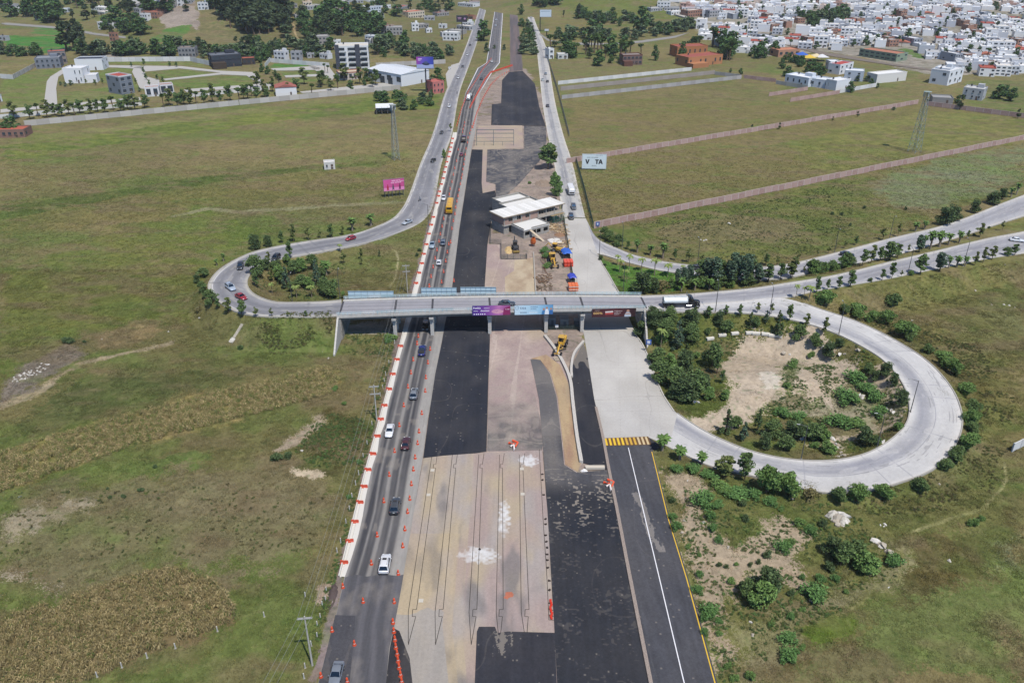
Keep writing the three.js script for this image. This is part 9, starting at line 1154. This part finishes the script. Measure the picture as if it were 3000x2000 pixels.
{ const t = villa('white four-storey apartment block with dark stair towers', 'apartment block', 'T2', [840, 592, 1125, 585], 16, 15, 4, '#dfe1e0', '#c9c5ba', { name: 'apartment_block', nx: 3, wide: 0.72, tall: 0.55 }), w = span('T2', 840, 592, 1125, 585); for (const [x, ww] of [[-0.44, 0.12], [0.17, 0.14]]) mesh('stair_tower', box(w * ww, 16.6, 1.2, w * x, 8.2, 8.2), mat('#4a4e58'), t); for (let s = 0; s < 4; s++) for (const x of [-0.27, 0, 0.37]) mesh('balcony', merge([box(w * 0.2, 0.15, 1.5, w * x, s * 3.75 + 0.3, 8.7), box(w * 0.2, 0.8, 0.08, w * x, s * 3.75 + 0.75, 9.4)]), mat('#c9cbca'), t); }
villa('low clubhouse with terracotta front below the apartment block', 'clubhouse', 'T2', [865, 688, 1060, 675], 10, 4.2, 1, '#c9c2ba', '#c3b49c', { wide: 0.6, tall: 0.6, parapet: '#b07a68', tank: false });
{ const t = villa('white warehouse with ribbed metal roof and open doors', 'warehouse', 'T2', [1400, 745, 1640, 700], 34, 7.5, 1, '#dfe3e6', '#d9dee2', { name: 'warehouse', pitch: 1.6, nx: 3, skip: () => true, tank: false }), w = span('T2', 1400, 745, 1640, 700); for (let i = 0; i < 14; i++) for (const s of [-1, 1]) mesh('roof_rib', box(w / 2 + 0.2, 0.1, 0.14, s * w / 4, 8.42, -15.5 + i * 2.4, 0, 0, -s * Math.atan2(1.6, w / 2 + 0.3)), mat('#c6ccd1'), t); for (const z of [6, -2]) mesh('loading_door', box(0.08, 4.5, 4.5, -w / 2 - 0.04, 2.3, z), mat('#4d5257'), t); }
villa('two-storey pink house beside the big dark tree', 'house', 'T2', [1672, 808, 1768, 795], 9, 6.6, 2, '#c07a72', '#b5685f', { nx: 3, wide: 0.35 });
{ const t = thing('tin_shed', 'open shed with white tin roof on the western field', 'shed'), w = span('T2', 1180, 985, 1335, 980); t.userData.depth = 7; spot(t, 'T2', 1180, 985, 1335, 980); delete t.userData.depth; mesh('roof', box(w, 0.12, 7.5, 0, 4, 0, 0, 0.12), mat('#dfe2e3', 0.6), t); for (const x of [-0.47, -0.16, 0.16, 0.47]) for (const z of [-3, 3]) mesh('post', box(0.2, 4, 0.2, w * x, 2, z), mat('#7d7a74'), t); mesh('stores', merge([0, 1, 2, 3].map((i) => bev(1.6, 1.4, 2, 0.1, -5 + i * 3, 0.7, -1))), mat('#6a5e52'), t); mesh('back_wall', box(w, 2.4, 0.15, 0, 1.2, -3.2), mat('#a5a49c'), t); }
villa('tiny white hut alone on the western field', 'hut', 'O', [950, 496, 982, 494], 4, 2.6, 1, '#d5d3cc', '#dcdbd6', { name: 'hut', nx: 2, wide: 0.3, tank: false });
villa('long glasshouse roof at the western edge of the estate', 'shed', 'T1', [-60, 885, 20, 870], 40, 4, 1, '#c9d0d3', '#dfe4e6', { name: 'glasshouse', pitch: 1, skip: () => true, tank: false }); villa('low brick house at the western edge below the wall', 'house', 'T1', [-40, 1185, 215, 1180], 9, 3.4, 1, '#8f7064', '#b0604c', { tank: false });
villa('terracotta villa with flat red roofs east of the highway', 'house', 'T3', [1810, 575, 2105, 545], 15, 6, 1, '#b5805a', '#9c5a50', { wide: 0.3, nx: 7, skip: (s, i) => i % 3 === 1, wing: '#b07a55' }); villa('rear wing of the terracotta villa', 'house', 'T3', [1715, 490, 1975, 478], 14, 7, 1, '#ad7650', '#9c5a50', { nx: 6, wide: 0.25 }); villa('dark timber house below the orchard trees', 'house', 'T3', [1250, 560, 1415, 555], 10, 6.5, 2, '#7a6660', '#8f857f', { nx: 5, wide: 0.6, wing: '#6a4a40', parapet: '#6d4a42' }); villa('pale low store beside the orchard', 'house', 'T3', [690, 508, 775, 506], 7, 3.2, 1, '#c9cbc6', '#d5d5d0', { nx: 2, tank: false }); villa('small white tower house at the service road', 'house', 'T3', [612, 508, 655, 505], 7, 7, 2, '#dfe1df', '#d9dad6', { nx: 1 });
villa('long white farmhouse with flat roofs on the eastern field', 'house', 'T4', [290, 715, 490, 750], 12, 5.2, 1, '#cfd6de', '#dfe3e6', { nx: 4, wide: 0.25, stair: true }); villa('second white block of the eastern farmhouse', 'house', 'T4', [500, 742, 735, 772], 11, 4.6, 1, '#c9d1da', '#d9dee2', { nx: 4, wide: 0.28 }); villa('small bright cube of the eastern farmhouse', 'house', 'T4', [730, 780, 850, 760], 8, 5.5, 1, '#e2e5e6', '#dfe1e2', { nx: 1, wide: 0.01, skip: () => true }); villa('white two-storey house behind the eastern farmhouse', 'house', 'T4', [800, 690, 965, 700], 10, 6, 2, '#b9c2cc', '#dfe3e4', { nx: 2, wide: 0.25 }); villa('white red-trimmed house above the eastern farmhouse', 'house', 'T4', [760, 640, 875, 615], 9, 6, 2, '#dfe2e3', '#b0524c', { nx: 3, wide: 0.3 }); villa('white canopy building beside the play yard', 'house', 'T4', [680, 600, 770, 600], 10, 5, 1, '#c3c8cc', '#e2e6e8', { nx: 2, tank: false }); villa('long white store east of the farmhouse', 'store', 'T4', [1080, 715, 1335, 690], 9, 5, 1, '#dcdad4', '#e2e3e0', { nx: 6, skip: () => true, tank: false }); villa('tall white and grey house alone on the eastern field edge', 'house', 'T4', [1560, 705, 1690, 720], 12, 9, 2, '#c5ccd2', '#dfe1e2', { nx: 4, wide: 0.5, stair: true }); villa('white house joined to the tall grey one', 'house', 'T4', [1690, 735, 1815, 700], 12, 8.5, 2, '#dfe2e4', '#d5d7d8', { nx: 3, wide: 0.3 }); villa('grey concrete house behind the tall lattice mast', 'house', 'T4', [1815, 845, 1990, 865], 11, 6, 2, '#aeb1b3', '#c3c4c2', { nx: 3, wide: 0.25, stair: true }); villa('low grey shed beside the brown brick wall', 'shed', 'T4', [1560, 885, 1740, 895], 10, 2.8, 1, '#8f8d8a', '#9a9a98', { nx: 3, skip: () => true, tank: false });
villa('terracotta-roofed hall beside the play yard', 'house', 'T4', [235, 490, 420, 480], 12, 4.5, 1, '#b58a70', '#c08468', { nx: 4, tank: false }); villa('unfinished brick house with bare columns in the town', 'house', 'T4', [930, 480, 1250, 530], 14, 5, 2, '#8a9a84', '#b07a64', { nx: 7, wide: 0.6, tank: false });
for (const [a, b, hex, label] of [[440, 505, '#2f5fb8', 'blue'], [500, 530, '#d6b53c', 'yellow'], [560, 520, '#d9c9a0', 'cream'], [610, 525, '#d3d3d3', 'white']]) { const p = land('T4', a, b), t = thing('play_canopy', `${label} canopy of the play yard`, 'canopy', p); mesh('canopy', tf(new THREE.ConeGeometry(6, 2, 4), 0, 4.2, 0, 0, 0.8), mat(hex, 0.7), t); mesh('mast', cyl(0.12, 0.1, 4, 0, 0, 0, 6), GALV, t); }
// scattered houses west and north, each its own
reseed(501);
const WALLS = [['white', '#dfe1e0'], ['white', '#e6e6e3'], ['grey', '#a9abad'], ['cream', '#cfc5b0'], ['pale blue', '#c3cdd6'], ['white', '#d6d9db'], ['brick', '#a07a68'], ['bare block', '#9a9894']], ROOFS = [['white', '#dededa'], ['grey', '#a9a8a4'], ['red', '#a85a4a'], ['terracotta', '#b5705a'], ['pale', '#c9c5bc']];
function scattered(sheet, list, where, group) { for (const [a, b, wz, k, r] of list) { const [wn, wh] = WALLS[k], [rn, rh] = ROOFS[r], w = span(sheet, a - wz / 2, b, a + wz / 2, b), st = rnd() < 0.45 ? 2 : 1; villa(`${wn} ${st === 2 ? 'two-storey' : 'single-storey'} house with ${rn} roof ${where}`, 'house', sheet, [a - wz / 2, b, a + wz / 2, b - wz * rnd(-0.12, 0.12)], w * rnd(0.6, 0.9), st * 3.1, st, wh, rh, { name: 'small_house', group, small: true, stair: rnd() < 0.3 }); } }
scattered('T1', [[50, 62, 90, 2, 1], [140, 100, 150, 2, 0], [350, 170, 110, 7, 1], [550, 105, 70, 4, 0], [840, 85, 110, 0, 0], [850, 125, 90, 2, 4], [900, 252, 110, 0, 1], [960, 205, 80, 3, 4], [1020, 215, 110, 6, 3], [1290, 160, 130, 6, 3], [1240, 180, 60, 0, 4], [1140, 50, 110, 0, 1], [1230, 100, 130, 2, 1], [1390, 40, 120, 0, 2], [1450, 70, 90, 7, 2], [1520, 50, 80, 0, 0], [1750, 85, 90, 5, 1], [970, 350, 50, 6, 3], [20, 345, 60, 2, 1], [1280, 20, 70, 5, 2], [1600, 30, 90, 2, 2], [1350, 110, 70, 7, 1], [1180, 130, 50, 2, 0]], 'on the far western slope', 'houses of the far western slope');
scattered('T2', [[660, 215, 120, 0, 0], [660, 85, 140, 2, 1], [590, 40, 80, 3, 3], [790, 60, 80, 0, 1], [900, 60, 110, 2, 4], [450, 70, 110, 7, 1], [520, 160, 70, 2, 0], [720, 160, 90, 7, 1], [920, 130, 100, 7, 2], [1160, 110, 130, 4, 1], [1210, 150, 80, 0, 0], [1200, 170, 80, 6, 3], [1240, 235, 90, 6, 2], [1280, 290, 110, 7, 3], [1340, 300, 140, 7, 1], [1130, 340, 90, 4, 0], [1180, 380, 110, 2, 4], [1190, 410, 80, 7, 1], [1590, 245, 90, 7, 1], [1640, 280, 50, 0, 0], [1750, 240, 60, 0, 4], [1520, 265, 60, 0, 0], [1530, 150, 140, 3, 3], [1640, 170, 90, 2, 1], [1760, 140, 100, 7, 2], [1820, 345, 130, 0, 0], [1850, 290, 120, 7, 1], [1790, 315, 80, 0, 2], [1930, 250, 110, 2, 4], [1960, 220, 80, 0, 0], [1980, 160, 70, 6, 2], [720, 385, 130, 7, 1], [850, 420, 60, 0, 4], [1010, 15, 120, 2, 1], [800, 20, 60, 0, 2], [350, 515, 90, 5, 4], [490, 520, 80, 2, 1], [730, 500, 70, 5, 1], [620, 500, 60, 2, 4], [1950, 50, 130, 5, 1], [2030, 40, 90, 2, 2], [1260, 60, 100, 0, 1], [1420, 80, 90, 2, 2], [1150, 20, 60, 0, 4]], 'on the northern slope above the estate', 'houses of the northern slope');
scattered('T3', [[1670, 85, 130, 2, 1], [1720, 130, 110, 0, 0], [1810, 115, 110, 0, 2], [1820, 90, 90, 6, 2], [1870, 150, 120, 6, 4], [2050, 150, 110, 2, 3], [2200, 110, 110, 0, 1], [1600, 60, 110, 0, 1], [1540, 100, 100, 2, 4], [1910, 245, 70, 0, 0]], 'at the hill edge of the town', 'houses at the hill edge of the town');
// the town: kinds with parts, then copies
const townKinds = [];
for (const [nm, wn, wh, rn, rh, w, d, st, o] of [['white', '#eef0ef', 'white', '#e9e9e6', 9, 11, 2, { stair: true, skip: (s, i) => (s + i) % 2 }], ['white', '#e9ebec', 'grey', '#b4b4b2', 8, 12, 2, { wing: '#cfd2d4', wide: 0.3 }], ['white', '#efefec', 'red', '#a85a4c', 10, 10, 2, { parapet: '#b8685a', skip: (s, i) => i === 1 }], ['pale grey', '#c6cad0', 'white', '#e6e7e5', 9, 10, 2, { stair: true, parapet: '#dcdedf' }], ['white', '#f0f0ee', 'pale', '#dad6cd', 11, 9, 3, { wide: 0.6 }], ['brick', '#a5806e', 'grey', '#b0aeaa', 8, 9, 2, {}], ['cream', '#d3cabb', 'terracotta', '#b06f5a', 10, 9, 1, { pitch: 1.6, tank: false }], ['grey', '#9aa0a8', 'white', '#d3d5d6', 8, 12, 2, { wing: '#d9dbdc' }]].map((q) => [q[0], q[0], q[1], q[2], q[3], q[4], q[5], q[6], q[7]]))
  townKinds.push([kindOf(() => house('town_house', `${wn} ${st === 1 ? 'single' : st === 2 ? 'two' : 'three'}-storey house with ${rn} roof in the eastern town`, 'house', w, d, st * 3, st, wh, rh, { ...o, small: true, group: 'houses of the eastern town' })), wh]);
{
  reseed(601); const poly = [['T3', 1560, -40], ['T4', 2700, -40], ['T4', 2700, 640], ['T4', 2030, 655], ['T4', 1830, 640], ['T4', 1650, 610], ['T4', 1480, 540], ['T4', 1300, 520], ['T4', 1290, 420], ['T4', 940, 400], ['T4', 620, 440], ['T4', 350, 400], ['T4', 240, 460], ['T4', -100, 470], ['T3', 2180, 420], ['T3', 1880, 330], ['T3', 1900, 240], ['T3', 2352, 260], ['T3', 2352, 190], ['T3', 1950, 170], ['T3', 1650, 90]].map(([s, a, b]) => P(s, a, b)), gap = PL('T4', [380, 150, 920, 130, 820, 200, 560, 260, 420, 220]), fld = [PL('T4', [1900, 90, 2352, 150, 2352, 210, 1990, 170]), PL('T4', [1270, 420, 1360, 415, 1560, 500, 1440, 510])];
  const spots = [], th = -0.35, c = Math.cos(th), s = Math.sin(th); let guard = 0;
  for (let r = -90; r < 90; r++) for (let q = -90; q < 90; q++) { const gx = q * 11.5 + (r % 2) * 2 + Math.floor(q / 8) * 7, gz = r * 15 + Math.floor(r / 2) * 7, x = 420 + c * gx - s * gz + rnd(-1.5, 1.5), z = -860 + s * gx + c * gz + rnd(-1.5, 1.5); if (!inside(poly, x, z) || inside(gap, x, z) || fld.some((f) => inside(f, x, z)) || x > -z * 0.64 + 20 || noise(x / 45, z / 45) < -0.5 || rnd() < 0.1) continue; spots.push([x, z, r]); }
  spots.sort((a, b) => b[1] - a[1]);
  spots.slice(0, 300).forEach(([x, z, r]) => { const k = pick([0, 0, 1, 1, 2, 3, 3, 4, 5, 6, 7, 0]); townKinds[k][0]([x, hills(x, z), z], th + (r % 2 ? Math.PI : 0) + pick([0, 0, 0, Math.PI / 2]), [rnd(0.85, 1.3), rnd(0.65, 0.98), rnd(0.85, 1.25)]); });
  const rest = spots.slice(300), hg = (() => { const parts = [[box(9, 7, 10, 0, 3, 0), 1], [box(9.2, 0.6, 0.2, 0, 6.7, 5), 0.9], [box(3, 2.2, 4, 1.5, 7.5, -2), 1]]; for (const y of [1.6, 4.8]) for (const x of [-2.8, 0, 2.8]) parts.push([box(1.5, 1.3, 0.08, x, y, 5.03), 0.08]); const g = merge(parts.map((p) => p[0])); const cc = []; let n = 0; for (const [b, v] of parts) { const m = b.index ? b.index.count : b.attributes.position.count; for (let i = 0; i < m; i++) cc.push(v, v, v); } g.setAttribute('color', new THREE.Float32BufferAttribute(cc, 3)); return g; })();
  scatterMesh('far_town', 'mass of tiny white houses at the far edge of the town', 'town', hg, rest.map(([x, z, r]) => { const k = pick(['#f0f1f0', '#e9ebec', '#efefec', '#e9e9e6', '#c6cad0', '#cdbcae', '#b09184']), q = hx(k), v = rnd(0.85, 1.1); return [x, hills(x, z), z, rnd(0.85, 1.3), rnd(0.55, 0.95), th + (r % 2 ? Math.PI : 0) + pick([0, 0, Math.PI / 2]), q[0] * v, q[1] * v, q[2] * v]; }), new THREE.MeshStandardMaterial({ vertexColors: true, roughness: 0.9 }));
  for (let i = 0; i < 190; i++) { const p = pick(spots); PLANT[pick(['farB', 'farB', 'farD', 'farPalm'])].make([p[0] + 7, hills(p[0] + 7, p[1] + 5), p[1] + 6], rnd(0, 6), rnd(0.6, 1.05), 'street tree between the houses of the eastern town', 'street trees of the eastern town'); }
}
scene.traverse((o) => { if (o.isMesh) { o.castShadow = true; o.receiveShadow = true; } });
renderer.render(scene, camera);
